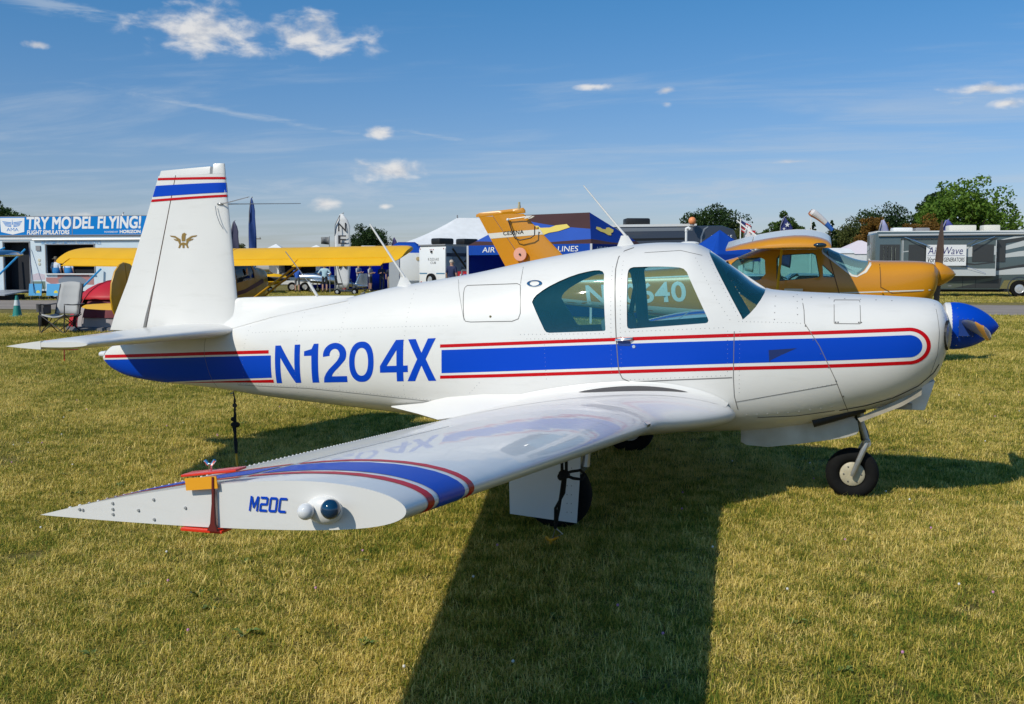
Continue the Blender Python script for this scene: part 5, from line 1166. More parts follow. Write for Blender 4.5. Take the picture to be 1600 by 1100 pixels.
def exhibit_trailer():
    T=thing('exhibit_trailer','white and pale blue exhibit trailer with TRY MODEL FLYING banner on its roof','trailer',(-39.13,37.02,0),R(7.3))
    mb=MB(); mb.bbox(-4.6,-2.62,0,2.5,.45,3.25); mb.bbox(-1.15,-.2,0,2.5,.45,3.25); mb.bbox(2.5,6.4,0,2.5,.45,3.25); mb.bbox(-2.62,-1.15,0,2.5,2.98,3.25); mb.bbox(-.2,2.5,0,2.5,2.85,3.25); mb.bbox(-.2,2.5,0,2.5,.45,1.36)
    mb.build('body',mat('pale_blue_wrap',(.55,.68,.76),.4,coat=.2,col2=(.72,.75,.77),vs=.5),T,sm=None)
    mb=MB(); mb.bbox(-4.65,6.45,-.03,2.55,3.25,3.32); mb.build('roof',GREYP,T,sm=None)
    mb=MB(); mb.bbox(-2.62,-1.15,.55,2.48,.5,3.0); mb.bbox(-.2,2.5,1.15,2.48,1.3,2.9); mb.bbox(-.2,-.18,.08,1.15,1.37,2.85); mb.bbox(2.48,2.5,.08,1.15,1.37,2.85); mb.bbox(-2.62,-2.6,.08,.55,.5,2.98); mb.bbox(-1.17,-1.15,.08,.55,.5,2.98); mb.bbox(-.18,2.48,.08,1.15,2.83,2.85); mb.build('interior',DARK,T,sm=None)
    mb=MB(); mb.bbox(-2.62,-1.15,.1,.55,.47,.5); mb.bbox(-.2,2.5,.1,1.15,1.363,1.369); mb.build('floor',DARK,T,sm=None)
    # roof banner in two panels
    for x0,x1 in ((-2.95,1.34),(1.37,5.75)):
        mb=MB(); mb.bbox(x0,x1,-.06,-.0,3.36,4.30); mb.build('banner_panel',CYAN,T,sm=None)
    mb=MB()
    for x in (-2.97,1.355,5.77): mb.bbox(x-.015,x+.015,-.068,.0,3.34,4.34)
    mb.bbox(-2.97,5.77,-.068,0,4.30,4.33); mb.bbox(-2.97,5.77,-.068,0,3.32,3.36); mb.build('banner_frame',GREYP,T,sm=None)
    lettering('TRY MO',(-1.20,-.064,3.64),(1,0,0),(0,0,1),2.51,.66,LTR,T,0.,.12,heavy=.022); lettering('DEL FLYING!',(1.40,-.064,3.66),(1,0,0),(0,0,1),3.80,.64,LTR,T,0.,.12,heavy=.022)
    lettering('FLIGHT SIMULATORS',(-1.2,-.064,3.38),(1,0,0),(0,0,1),2.4,.22,LTR,T,0.,.12,heavy=.010)
    lettering('POWERED BY',(3.15,-.064,3.45),(1,0,0),(0,0,1),.75,.09,LTR,T,.005); lettering('HORIZON',(4.0,-.064,3.42),(1,0,0),(0,0,1),1.15,.17,LTR,T,heavy=.010)
    flat('badge',[(-2.72,4.25),(-1.32,4.25),(-1.36,3.52),(-2.02,3.38),(-2.68,3.52)],-.061,LTR,T); lettering('AMA',(-2.36,-.07,3.56),(1,0,0),(0,0,1),.68,.17,CYAN,T)
    for s in (-1,1):
        for k in range(4): flat('badge_wing',[(-2.02+s*.06,4.02-.07*k),(-2.02+s*(.58-.05*k),4.08-.07*k),(-2.02+s*(.54-.05*k),4.04-.07*k),(-2.02+s*.06,3.98-.07*k)],-.067,CYAN,T,.003)
    flat('badge_spike',[(-2.05,3.9),(-1.99,3.9),(-2.02,4.2)],-.067,CYAN,T,.003)
    # fascia line with name, awning rail
    mb=MB(); mb.bbox(-4.6,6.4,-.05,0,3.12,3.2); mb.build('awning_rail',WHT,T,sm=None); mb=MB(); mb.tube([(-.9,-.09,3.11),(6.2,-.09,3.12)],.045,8); mb.build('awning_roll',WHT,T)
    lettering('ACADEMY OF MODEL AERONAUTICS',(-.45,-.036,2.87),(1,0,0),(0,0,1),3.35,.17,mat('pale_lettering_blue',(.16,.36,.62),.5),T,.004)
    mb=MB(); 
    for a,b in ((-2.62,-1.15),(-.2,2.5)):
        z0,z1=(.48,2.98) if a<-1 else (1.34,2.85)
        mb.bbox(a-.05,a,-.03,.02,z0,z1+.05); mb.bbox(b,b+.05,-.03,.02,z0,z1+.05); mb.bbox(a-.05,b+.05,-.035,.02,z1,z1+.06)
    mb.build('opening_frame',GREYP,T,sm=None)
    mb=MB(); mb.bbox(-.25,2.55,-.12,.02,1.30,1.36); mb.build('counter',WHT,T,sm=None)
    # pictures printed low on the side
    BR=mat('print_brick',(.42,.20,.19),.6); GRY=mat('print_grey',(.20,.23,.28),.6); PNK=mat('print_pale',(.58,.50,.55),.6)
    flat('print_station',[(-.25,.95),(-.25,1.15),(.4,1.15),(.4,1.3),(.6,1.3),(1.2,1.38),(1.9,1.3),(2.2,1.3),(2.2,1.2),(2.45,1.2),(2.45,.78),(2.0,.78),(.1,.78)],-.002,BR,T,.002)
    flat('print_arch',[(.45,.80),(.45,1.05),(.8,1.22),(1.2,1.28),(1.7,1.2),(2.0,1.05),(2.0,.80)],-.0045,GRY,T,.002)
    flat('print_field',[(-1.0,1.0),(-.3,1.05),(-.3,1.3),(-.7,1.38),(-1.0,1.3)],-.002,PNK,T,.002); flat('print_lawn',rect(-1.05,-.3,.55,.95),-.0022,mat('print_green',(.16,.22,.17),.6),T,.002)
    for z in (2.05,1.85): 
        mb=MB(); mb.lathe([(.005,-.03),(.08,-.02),(.09,0)],16,'y',(-.6,0,z)); mb.build('port_cover',mat('cream_plastic',(.6,.57,.45),.5),T)
    mb=MB(); mb.bbox(-.75,-.5,-.06,0,2.55,2.8); mb.build('speaker_box',GREYP,T,sm=None)
    # skirt, wheels, fenders, steps
    mb=MB(); mb.bbox(-4.6,6.4,.12,2.4,.33,.45); mb.build('chassis',DARK,T,sm=None)
    for x in (.25,1.2): simple_wheel(T,(x,.05,.36),.36,.24,CHRM,'wheel')
    mb=MB(); mb.loft([[(.72+rr*1.9*math.cos(a),y,.36+rr*math.sin(a)) for a in xs_(0,math.pi,16)] for rr,y in ((.44,-.08),(.50,-.08),(.50,.1))],False,False,False); mb.build('fender',WHT,T,sm=50)
    mb=MB(); mb.add([(-4.2,-2.0,.30),(-1.25,-2.0,.30),(-1.15,-.02,.50),(-2.7,-.02,.50),(-4.2,-2.0,.24),(-1.25,-2.0,.24),(-1.15,-.02,.44),(-2.7,-.02,.44)],[(0,1,2,3),(4,7,6,5),(0,4,5,1),(1,5,6,2),(2,6,7,3),(3,7,4,0)]); mb.build('ramp',mat('ramp_grey',(.30,.32,.36),.5),T,sm=None)
    mb=MB(); mb.bbox(-4.1,-1.3,-1.6,-.3,.0,.28); mb.build('ramp_base',DARK,T,sm=None)
    SB=mat('strut_blue',(.03,.30,.62),.4)
    for a,b in (((-1.28,-.15,2.62),(-2.7,-1.9,.35)),((-2.45,-.15,2.7),(-3.6,-1.9,1.6)),((2.95,-.15,1.6),(2.0,-1.2,.2))):
        mb=MB(); mb.tube([a,b],.05,8); mb.build('brace_pole',SB,T)
    mb=MB(); mb.tube([(-1.1,-.1,2.7),(-.55,-.6,.35)],.018,6); mb.build('guy_line',mat('navy_strap',(.02,.03,.10),.7),T)
    # posters propped by the wheels
    for x,lab in ((-.55,'left'),(.45,'right')):
        S=thing('poster_board','blue and white poster board propped '+('in front of the trailer wheel' if lab=='right' else 'beside the trailer doorway'),'sign',T.matrix_basis@Vector((x,-.5,0)),R(7.3))
        mb=MB(); mb.box((0,0,.52),(.72,.02,.62),rotm(R(-8),0,0)); mb.build('board',mat('poster_cyan',(.06,.33,.62),.5),S,sm=None)
        mb=MB(); mb.box((-.15,-.02,.36),(.26,.012,.22),rotm(R(-8),0,0)); mb.build('print_panel',LTR,S,sm=None); mb=MB(); mb.lathe([(.11,-.034),(.11,-.03)],16,'y',(.17,0,.38)); mb.build('print_disc',mat('poster_yellow',(.8,.65,.05),.5),S)
        mb=MB(); mb.tube([(-.25,.02,.5),(-.25,.18,0)],.012,6); mb.tube([(.25,.02,.5),(.25,.18,0)],.012,6); mb.tube([(-.25,-.03,.22),(-.25,-.06,0)],.012,6); mb.tube([(.25,-.03,.22),(.25,-.06,0)],.012,6); mb.build('stand_leg',STEEL,S)
exhibit_trailer()
def motorhome():
    T=thing('motorhome','grey green motorhome with swoosh paint and a generators banner','motorhome',(10.36,56.3,0),R(7.3))
    GG=mat('grey_green_coach',(.085,.115,.12),.3,coat=.5); LG=mat('light_grey_swoosh',(.52,.54,.54),.3,coat=.5); DG=mat('charcoal_swoosh',(.035,.038,.04),.3,coat=.5); OL=mat('olive_grey',(.09,.105,.08),.3,coat=.4)
    mb=MB(); mb.prism([(-7.86,.55),(-7.5,.42),(-1.0,.42),(-.75,.95),(.9,.95),(1.2,.42),(3.2,.42),(3.45,1.6),(3.1,3.5),(2.9,3.68),(-7.75,3.74),(-7.86,3.6)],0,2.5); mb.build('body',GG,T,bevel=.03)
    mb=MB(); mb.bbox(-7.8,3.0,.03,2.47,3.66,3.78); mb.build('roof',WHT,T,sm=None)
    mb=MB(); mb.tube([(-7.7,-.06,3.52),(3.0,-.06,3.60)],.07,8); mb.build('awning_roll',mat('awning_grey',(.42,.43,.43),.5),T)
    # slide-out room
    mb=MB(); mb.bbox(-6.4,-1.35,-.42,0,1.2,3.30); mb.build('slide_room',LG,T,sm=None)
    mb=MB(); mb.prism([(-6.45,3.3),(-1.3,3.3),(-1.3,3.36),(-6.45,3.36)],-.5,0); mb.build('slide_topper',DG,T,sm=None)
    y=-.424
    flat('swoosh',[(-6.38,3.28),(-1.4,3.28),(-1.4,2.9),(-3.2,2.85),(-4.2,2.95),(-6.38,2.6)],y,GG,T); flat('swoosh',[(-6.38,2.55),(-5.0,2.7),(-5.5,2.0),(-6.38,1.9)],y-.001,GG,T)
    flat('swoosh',[(-3.6,2.10),(-3.2,2.25),(-2.2,2.32),(-1.4,2.4),(-1.4,1.62),(-2.4,1.62),(-3.2,1.72),(-3.55,1.9)],y,GG,T); flat('swoosh',[(-3.3,2.0),(-2.5,1.88),(-1.4,2.02),(-1.4,1.94),(-2.5,1.80),(-3.2,1.86)],y-.004,DG,T)
    for x0,x1 in ((-6.05,-5.05),(-2.6,-1.55)):
        f=flat('window',rect(x0-.05,x1+.05,2.0,2.98),y-.01,DG,T,.02); flat('pane',rect(x0,x1,2.05,2.93),y-.016,WINB,f,.01)
        if x0>-4: 
            for k in range(8): flat('blind_slat',rect(x1-.55,x1-.03,2.1+.1*k,2.17+.1*k),y-.022,mat('blind_beige',(.45,.43,.38),.6),f,.004)
    # rear window with curtains
    f=flat('window',rect(-7.6,-6.5,1.75,3.0),-.012,DG,T,.02); flat('pane',rect(-7.53,-6.57,2.30,2.94),-.02,WINB,f,.008); flat('pane',rect(-7.53,-6.57,1.80,2.24),-.02,WINB,f,.008)
    for k in range(9): flat('curtain',rect(-7.5+.1*k,-7.43+.1*k,1.85,2.9),-.024-.004*(k%2),mat('curtain_pale',(.50,.56,.48),.8),f,.004)
    # front body paint
    flat('swoosh',[(-1.25,2.75),(0.2,3.2),(3.0,3.45),(3.0,3.2),(.3,2.9),(-1.25,2.55)],-.008,LG,T,.004); flat('swoosh',[(-1.25,3.0),(.2,3.38),(2.5,3.58),(1.2,3.58),(-.2,3.45),(-1.25,3.2)],-.008,LG,T,.004)
    flat('swoosh',[(-1.25,2.35),(0,2.6),(2.8,2.85),(2.8,2.45),(0,2.3),(-1.25,2.2)],-.009,LG,T,.004); flat('swoosh',[(-1.2,3.2),(.2,3.40),(2.6,3.55),(2.6,3.42),(.2,3.2),(-1.2,2.98)],-.014,DG,T,.004)
    flat('swoosh',[(-1.25,1.25),(3.2,1.35),(3.25,1.75),(1,1.75),(-1.25,1.55)],-.0085,LG,T,.004); flat('swoosh',[(-1.25,1.60),(.5,1.9),(3.1,2.2),(3.15,2.05),(.5,1.75),(-1.25,1.48)],-.014,DG,T,.004)
    flat('lower_panel',[(-7.7,.5),(-1.05,.5),(-1.3,1.18),(-7.8,1.18)],-.006,OL,T); flat('swoosh',[(-7.7,1.0),(-5,.78),(-2.2,.95),(-1.2,1.17),(-3,1.17),(-5,.95),(-7.4,1.17)],-.012,DG,T,.005); flat('swoosh',[(-3.5,.5),(-1.4,.95),(-.9,1.1),(-.95,.8),(-1.0,.5)],-.012,DG,T,.005)
    for x in (-5.9,-4.3,-3.0,-2.3): flat('locker_gap',rect(x-.012,x+.012,.52,1.17),-.02,BLACK,T,.003)
    for x in (-5.1,-3.7): flat('locker_latch',rect(x-.1,x+.1,.6,.64),-.02,GREYP,T,.005)
    f=flat('pillar_window',rect(-1.2,-.75,2.0,3.25),-.02,DG,T,.02); flat('pane',rect(-1.15,-.8,2.4,2.75),-.025,WINB,f,.004)
    mb=MB(); mb.tube([(-6.35,-.5,3.4),(-5.0,-.75,2.85)],.03,6); mb.tube([(-1.5,-.5,3.4),(-2.8,-.75,2.9)],.03,6); mb.build('awning_arm',mat('arm_blue_grey',(.10,.18,.28),.5),T)
    f=flat('cab_window',[(1.5,2.0),(2.9,2.0),(2.75,3.0),(1.5,3.0)],-.01,WINB,T,.02)
    for x in (.08,2.2) if False else (.08,): simple_wheel(T,(x,.12,.47),.47,.28,CHRM,'wheel')
    simple_wheel(T,(-5.6,.25,.45),.45,.28,CHRM,'wheel')
    mb=MB(); mb.lathe([(.66,-.01),(.60,-.02),(.60,.1)],28,'y',(.08,0,.50),False); mb.build('wheel_arch',DG,T)
    mb=MB(); mb.bbox(-7.6,3.2,.3,2.2,.28,.42); mb.build('chassis',DARK,T,sm=None)
    for x in (-6.3,-4.7): 
        mb=MB(); mb.bbox(x-.35,x+.35,.3,1.2,0,.3); mb.build('levelling_block',DARK,T,sm=None)
    for x,w,h,nm,mm in ((-6.2,1.1,.22,'roof_vent',WHT),(-5.1,.8,.2,'roof_rack',GREYP),(-2.9,1.5,.34,'air_conditioner',mat('cream_shell',(.70,.67,.58),.5)),(-1.3,.9,.34,'air_conditioner',MATS['cream_shell'])):
        mb=MB(); mb.box((x,1.1,3.78+h/2),(w,.9,h)); mb.build(nm,mm,T,bevel=.08)
    for x in (-7.3,): 
        mb=MB(); mb.tube([(x,1,3.7),(x,1,4.1)],.02,6); mb.build('aerial',GREYP,T)
    B=thing('generators_banner','white fabric banner lettered with blue and black generators advertising','banner',T.matrix_basis@Vector((-4.1,-.62,1.78)),R(7.3))
    mb=MB(); mb.bbox(-1.08,1.08,-.01,0,0,1.18); mb.build('cloth',mat('banner_cloth',(.78,.78,.78),.7,bump=.3,bs=3),B,sm=None)
    NV=mat('banner_navy',(.03,.03,.16),.6); lettering('Air Wave',(-1.0,-.014,.64),(1,0,0),(0,0,1),1.9,.42,NV,B,0.,.2); flat('rule_line',rect(-1.02,1.0,.555,.575),-.012,NV,B,.003)
    lettering('Vortex',(-1.0,-.014,.18),(1,0,0),(0,0,1),.75,.32,BLACK,B,.01,.2); lettering('GENERATORS',(-.12,-.014,.22),(1,0,0),(0,0,1),1.12,.24,BLACK,B,.012,.15)
    mb=MB(); mb.tube([(-1.08,0,1.18),(-1.9,.15,1.55)],.008,5); mb.tube([(1.08,0,1.18),(1.7,.15,1.5)],.008,5); mb.tube([(1.08,0,0),(2.2,.15,-.45)],.008,5); mb.build('tie_cord',mat('cord_blue',(.05,.12,.4),.6),B)
motorhome()
def fifth_wheel():
    x,y,_=fld(8.6,51); T=thing('fifth_wheel_trailer','dark slate fifth wheel camper with white roof behind the canopies','camper',(x,y,0),R(20))
    SL=mat('slate_wrap',(.045,.05,.065),.3,coat=.5); 
    mb=MB(); mb.prism([(-8.0,1.3),(-5.5,1.3),(-5.3,.6),(2.4,.6),(2.75,1.5),(2.75,2.9),(2.5,3.55),(1.9,3.75),(-8.0,3.62)],0,2.5); mb.build('body',SL,T,bevel=.05)
    mb=MB(); mb.prism([(-8.05,3.60),(.6,3.72),(.6,3.84),(-8.05,3.72)],-.03,2.53); mb.build('roof',WHT,T,sm=None)
    flat('swoosh',[(-8,2.4),(-3,2.5),(.2,2.3),(.9,1.6),(-8,1.4)],-.004,LTR,T,.003); flat('swoosh',[(-8,3.0),(0,3.15),(0,3.05),(-8,2.85)],-.006,BLACK,T,.003); flat('swoosh',[(-8,3.55),(.4,3.66),(.4,3.5),(-8,3.35)],-.005,mat('slate_mid',(.20,.22,.25),.4),T,.003)
    f=flat('window',rect(-1.2,.0,2.05,2.75),-.012,BLACK,T,.012); flat('pane',rect(-1.13,-.07,2.12,2.68),-.018,WINB,f,.004)
    mb=MB(); mb.loft([[(.75,-.02,1.0),(.80,-.02,3.2),(.95,-.02,3.6),(1.15,-.02,3.72)],[(.83,-.02,1.0),(.88,-.02,3.2),(1.02,-.02,3.56),(1.2,-.02,3.68)]],False,False,False); mb.build('trim_strip',mat('trim_silver',(.5,.5,.52),.3,metal=.8),T,sm=None)
    lettering('PINNACLE',(1.35,-.008,3.05),(1,0,.02),(0,0,1),1.05,.22,LTR,T,.01)
    for xx in (-5.9,-2.2):
        mb=MB(); mb.box((xx,1.2,3.95),(1.25,.9,.40)); a=mb.build('air_conditioner',BLACK,T,bevel=.1)
    mb=MB(); mb.box((-4.1,1.2,3.8),(.8,.6,.18)); mb.build('roof_vent',BLACK,T,bevel=.05)
    for xx in (-3.2,-2.2): simple_wheel(T,(xx,.1,.38),.38,.24,CHRM,'wheel')
    mb=MB(); mb.bbox(-5.2,2.3,.2,2.3,.42,.6); mb.bbox(-7.6,-7.4,.6,.8,0,1.3); mb.bbox(-7.6,-7.4,1.7,1.9,0,1.3); mb.build('chassis',DARK,T,sm=None)
    x,y,_=fld(7.15,42); P=thing('white_vent_pipe','tall white pipe with bent top standing by the slate camper','pipe',(x,y,0))
    mb=MB(); mb.tube([(0,0,0),(0,0,3.15)],.05,10); mb.build('pipe',WHT,P); mb=MB(); mb.tube([(0,0,3.12),(.0,0,3.25),(.08,0,3.28),(.16,0,3.22)],.065,10); mb.build('cap',WHT,P)
    x,y,_=fld(8.9,50.6); P=thing('orange_roof_ball','round orange roof float on top of the slate camper','float',(x,y,3.82)); 
    mb=MB(); mb.sph((0,0,.14),.19,14,10,(1,1,1.05)); mb.build('ball',mat('coral_orange',(.80,.28,.10),.5),P); mb=MB(); mb.tube([(0,0,-.1),(0,0,.05)],.1,8); mb.build('foot',GREYP,P)
fifth_wheel()
def camper():
    d0=58; l0=(696-800)/1591*d0; x,y,_=fld(l0,d0)
    a=math.atan2(1.64,1.75)  # side direction, angle from field right axis
    T=thing('travel_trailer','white and slate travel trailer with a spare wheel on its back','camper',(x,y,0),YW+a)
    # local +x runs along the side, +y along the back wall
    mb=MB(); mb.prism([(0,.55),(0,2.75),(.12,2.95),(6.0,2.95),(6.3,2.5),(6.3,.8),(5.8,.55)],0,2.4); mb.build('body',WHT,T,bevel=.04)
    SLB=mat('slate_blue_panel',(.17,.22,.31),.4,coat=.2); flat('side_panel',rect(.06,6.0,.7,2.9),-.003,SLB,T,.004); flat('side_stripe',rect(.08,6.0,2.3,2.5),-.008,mat('navy_panel',(.015,.025,.06),.4),T,.003)
    flat('side_stripe',rect(.08,.5,.6,2.9),-.006,mat('slate_light',(.30,.36,.44),.4),T,.003)
    mb=MB(); mb.bbox(-.02,6.0,-.03,2.43,2.93,3.0); mb.build('roof',GREYP,T,sm=None)
    for x0 in (.7,2.4,4.3): 
        mb=MB(); mb.box((x0,1.1 if x0!=2.4 else .9,3.18),(1.1,.8,.36)); mb.build('air_conditioner',BLACK,T,bevel=.1)
    # back face at x=0
    mb=MB(); mb.lathe([(.005,-.02),(.10,-.09),(.20,-.10)],14,'x',(0,1.15,.98)); t=simple_wheel(T,(-.12,1.15,.98),.36,.22,CHRM,'spare_wheel','x')
    BKL=mat('stencil_black',(.03,.03,.03),.5)
    lettering('KODIAK',(-.006,1.55,2.06),(0,-1,0),(0,0,1),1.0,.17,BKL,T,-.004,0,space=1.3); lettering('CUB',(-.006,1.33,1.88),(0,-1,0),(0,0,1),.5,.13,BKL,T)
    for yy,w in ((.05,.75),(1.65,.7)):
        mb=MB(); mb.bbox(-.012,0,yy,yy+w,1.30,1.37); mb.build('back_stripe',mat('stripe_steel_blue',(.10,.22,.33),.4),T,sm=None)
    for yy,zz,r in ((.15,.85,.07),(2.2,.80,.07),(.12,2.75,.035),(2.28,2.75,.035),(1.05,2.70,.03),(1.2,2.70,.03),(1.35,2.70,.03)):
        mb=MB(); mb.lathe([(.002,-.03),(r,-.02),(r,0)],12,'x',(0,yy,zz)); mb.build('tail_lamp',mat('lamp_red',(.35,.01,.01),.3),T)
    mb=MB(); mb.box((-.03,1.2,2.58),(.1,.12,.12)); mb.build('camera_box',BLACK,T,sm=None)
    lettering('KODIAK',(1.2,-.012,1.55),(1,0,0),(0,0,1),2.2,.2,BKL,T); flat('window',rect(2.6,3.3,1.85,2.2),-.012,BLACK,T,.01)
    mb=MB()
    for a_,b_ in (((.3,2.75),(1.6,1.35)),((1.6,1.35),(4.2,2.9)),((1.2,2.0),(2.3,2.8)),((2.3,2.8),(2.9,2.45))): mb.tube([(a_[0],-.3,a_[1]),(b_[0],-.3,b_[1])],.06,6)
    mb.build('awning_arm',BLACK,T)
    for xx in (2.6,3.5): simple_wheel(T,(xx,.1,.36),.36,.22,CHRM,'wheel')
    mb=MB(); mb.bbox(-.15,6.0,.2,2.2,.40,.55); mb.build('chassis',DARK,T,sm=None)
    mb=MB(); mb.bbox(.2,1.0,-1.1,-.1,.18,.24); mb.bbox(.25,.3,-1.05,-.1,0,.18); mb.bbox(.9,.95,-1.05,-.1,0,.18); mb.build('door_step',GREYP,T,sm=None)
    # smaller white cargo trailer to its left
    x,y,_=fld((651-800)/1591*61,61); T=thing('cargo_trailer','small plain white cargo trailer with open grey door beside the travel trailer','trailer',(x,y,0),YW+R(4))
    mb=MB(); mb.prism([(-1.0,.5),(0.6,.5),(.6,2.55),(-.8,2.55),(-1.0,2.4)],0,3.5); mb.build('body',WHT,T,bevel=.04); mb=MB(); mb.bbox(-1.62,-1.02,-.05,0,.35,2.35); mb.build('door',mat('door_grey',(.45,.47,.50),.5),T,sm=None)
    mb=MB(); mb.lathe([(.005,-.05),(.12,-.04),(.12,0)],12,'y',(.1,0,2.2)); mb.build('vent_cap',mat('brass_cap',(.5,.38,.2),.5),T); flat('diamond_plate',rect(-1.0,.6,.5,.9),-.004,ALU,T)
    for yy in (1.2,2.0): simple_wheel(T,(.65,yy,.33),.33,.2,CHRM,'wheel','x'); simple_wheel(T,(-1.05,yy,.33),.33,.2,CHRM,'wheel','x')
    mb=MB(); mb.bbox(-.9,.5,0,.3,.1,.5); mb.build('rear_frame',DARK,T,sm=None)
    # white trailer with open dark side far left of the tents
    x,y,_=fld((470-800)/1591*72,72); T=thing('open_trailer','white trailer with wide dark opening behind the small yellow aircraft','trailer',(x,y,0),YW)
    mb=MB(); mb.bbox(-2.2,1.4,0,2.4,.5,1.0); mb.bbox(-2.2,-1.5,0,2.4,1.0,2.3); mb.bbox(1.1,1.4,0,2.4,1.0,2.3); mb.bbox(-2.2,1.4,0,2.4,2.15,2.55); mb.build('body',WHT,T,sm=None); mb=MB(); mb.bbox(-1.5,1.1,1.9,2.3,1.0,2.15); mb.build('interior',DARK,T,sm=None)
    mb=MB(); mb.add([(-2.2,-.05,2.5),(1.4,-.05,2.5),(1.4,-1.2,2.25),(-2.2,-1.2,2.25),(-2.2,-.05,2.47),(1.4,-.05,2.47),(1.4,-1.2,2.22),(-2.2,-1.2,2.22)],[(0,1,2,3),(4,7,6,5),(0,4,5,1),(1,5,6,2),(2,6,7,3),(3,7,4,0)]); mb.build('awning',WHT,T,sm=None)
    for xx in (-.6,.3): simple_wheel(T,(xx,.05,.33),.33,.2,CHRM,'wheel')
    mb=MB(); mb.sph((-.9,-.9,1.1),.35,12,8,(1,.6,.8)); mb.build('helmet_display',BLACK,T); mb=MB(); mb.bbox(-1.6,.2,-1.2,-.6,.72,.78); mb.bbox(-1.55,-1.5,-1.15,-1.1,0,.72); mb.bbox(.1,.15,-1.15,-1.1,0,.72); mb.build('table',WHT,T,sm=None)
camper()
def canopy(name,label,px,d,w,dp,eave,peak,m,rot=0.,wall=None,val=.28,ridge=0.,m2=None,curve=.12):
    x,y,_=fld((px-800)/1591*d,d); T=thing(name,label,'canopy',(x,y,0),YW+rot)
    hw_,hd=w/2,dp/2
    for sx in (-1,1):
        for sy in (-1,1):
            mb=MB(); mb.box((sx*(hw_-.03),sy*(hd-.03),(eave-.02)/2),(.055,.055,eave-.02)); mb.build('leg',mat('leg_white',(.7,.7,.72),.4),T,sm=None)
    # roof as four sagging panels
    R0=[(-hw_,-hd),(hw_,-hd),(hw_,hd),(-hw_,hd)]; TP=[(-ridge,0),(ridge,0)]
    def panel(a,b,ta,tb,nm,mm):
        mb=MB(); n=9; rows=[]
        for i in range(n):
            t=i/(n-1); z=eave+(peak-eave)*(t**(1+curve)); p=Vector(a).lerp(Vector(ta),t); q=Vector(b).lerp(Vector(tb),t); k=8
            rows.append([(p.lerp(q,j/k).x,p.lerp(q,j/k).y,z-.05*math.sin(math.pi*j/k)*math.sin(math.pi*t)) for j in range(k+1)])
        mb.loft(rows,False,False,False); o=mb.build(nm,mm,T,sm=60); md=o.modifiers.new('s','SOLIDIFY'); md.thickness=.008; return o
    for i in range(4):
        a,b=R0[i],R0[(i+1)%4]; ta,tb={0:(TP[0],TP[1]),1:(TP[1],TP[1]),2:(TP[1],TP[0]),3:(TP[0],TP[0])}[i]
        panel(a,b,ta,tb,'roof_panel',(m2 if (m2 and i in (1,3)) else m))
        mb=MB(); A,B=Vector(a+(eave,)),Vector(b+(eave,)); dd=Vector((0,0,val)); nn=(B-A).normalized().cross(Vector((0,0,1)))*.004; mb.add([A+nn,B+nn,B-dd+nn,A-dd+nn,A-nn,B-nn,B-dd-nn,A-dd-nn],[(0,1,2,3),(4,7,6,5),(0,4,5,1),(1,5,6,2),(2,6,7,3),(3,7,4,0)]); mb.build('valance',(m2 if (m2 and i in (1,3)) else m),T,sm=None)
    if wall:
        for i in wall:
            a,b=Vector(R0[i]),Vector(R0[(i+1)%4]); mb=MB(); n=28; V=[]
            nn=Vector((-(b-a).y,(b-a).x)).normalized()
            for j in range(n+1):
                p=a.lerp(b,j/n)+nn*(.03+.02*math.sin(j*2.1)); V+=[(p.x,p.y,.05),(p.x,p.y,eave-.05)]
            mb.add(V,[(2*j,2*j+1,2*j+3,2*j+2) for j in range(n)]); o=mb.build('side_wall',m,T,sm=60); md=o.modifiers.new('s','SOLIDIFY'); md.thickness=.006
    return T
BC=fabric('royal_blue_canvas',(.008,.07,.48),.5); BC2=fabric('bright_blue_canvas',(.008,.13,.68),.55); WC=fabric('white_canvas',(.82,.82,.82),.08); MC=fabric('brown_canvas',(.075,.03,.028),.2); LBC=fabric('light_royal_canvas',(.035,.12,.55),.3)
canopy('event_canopy','long bright blue canopy with blue walls behind the silver aircraft',540,77,6.2,4,2.35,3.0,BC2,0,(2,3),ridge=1.4)
canopy('event_canopy','bright blue canopy next to the small white cargo trailer',636,73,4.6,4,2.35,3.5,BC2,R(-4),(2,3),ridge=.6)
canopy('blue_pop_up','small plain blue pop-up canopy beside the slate camper',1123,45,2.5,2.5,2.2,3.3,BC2,R(25),ridge=.02)
def big_tent():
    x,y,_=fld((735-800)/1591*95,95); T=thing('white_event_tent','large white peaked event tent rising behind the travel trailer','tent',(x,y,0),YW+R(12))
    mb=MB(); n=24; rows=[]
    for i in range(10):
        t=i/9; z=3.4+2.9*(t**1.7)
        rows.append([(( -1.2+ (8*(1-t))*math.copysign(min(1,abs(math.cos(a))*1.3),math.cos(a))) if math.cos(a)<0 else 1.2+8*(1-t)*min(1,abs(math.cos(a))*1.3),6*(1-t)*math.copysign(min(1,abs(math.sin(a))*1.3),math.sin(a)),z) for a in xs_(0,2*math.pi,n+1)[:-1]])
    mb.loft(rows,False,True); mb.build('roof',WC,T,sm=50)
    mb=MB(); mb.loft([[(p[0],p[1],0) for p in rows[0]],rows[0]],False,False); mb.build('side_wall',WC,T,sm=50)
    for s in (-1,1):
        mb=MB(); mb.tube([(s*1.2,0,0),(s*1.2,0,6.55)],.06,8); mb.build('centre_pole',GREYP,T)
big_tent()
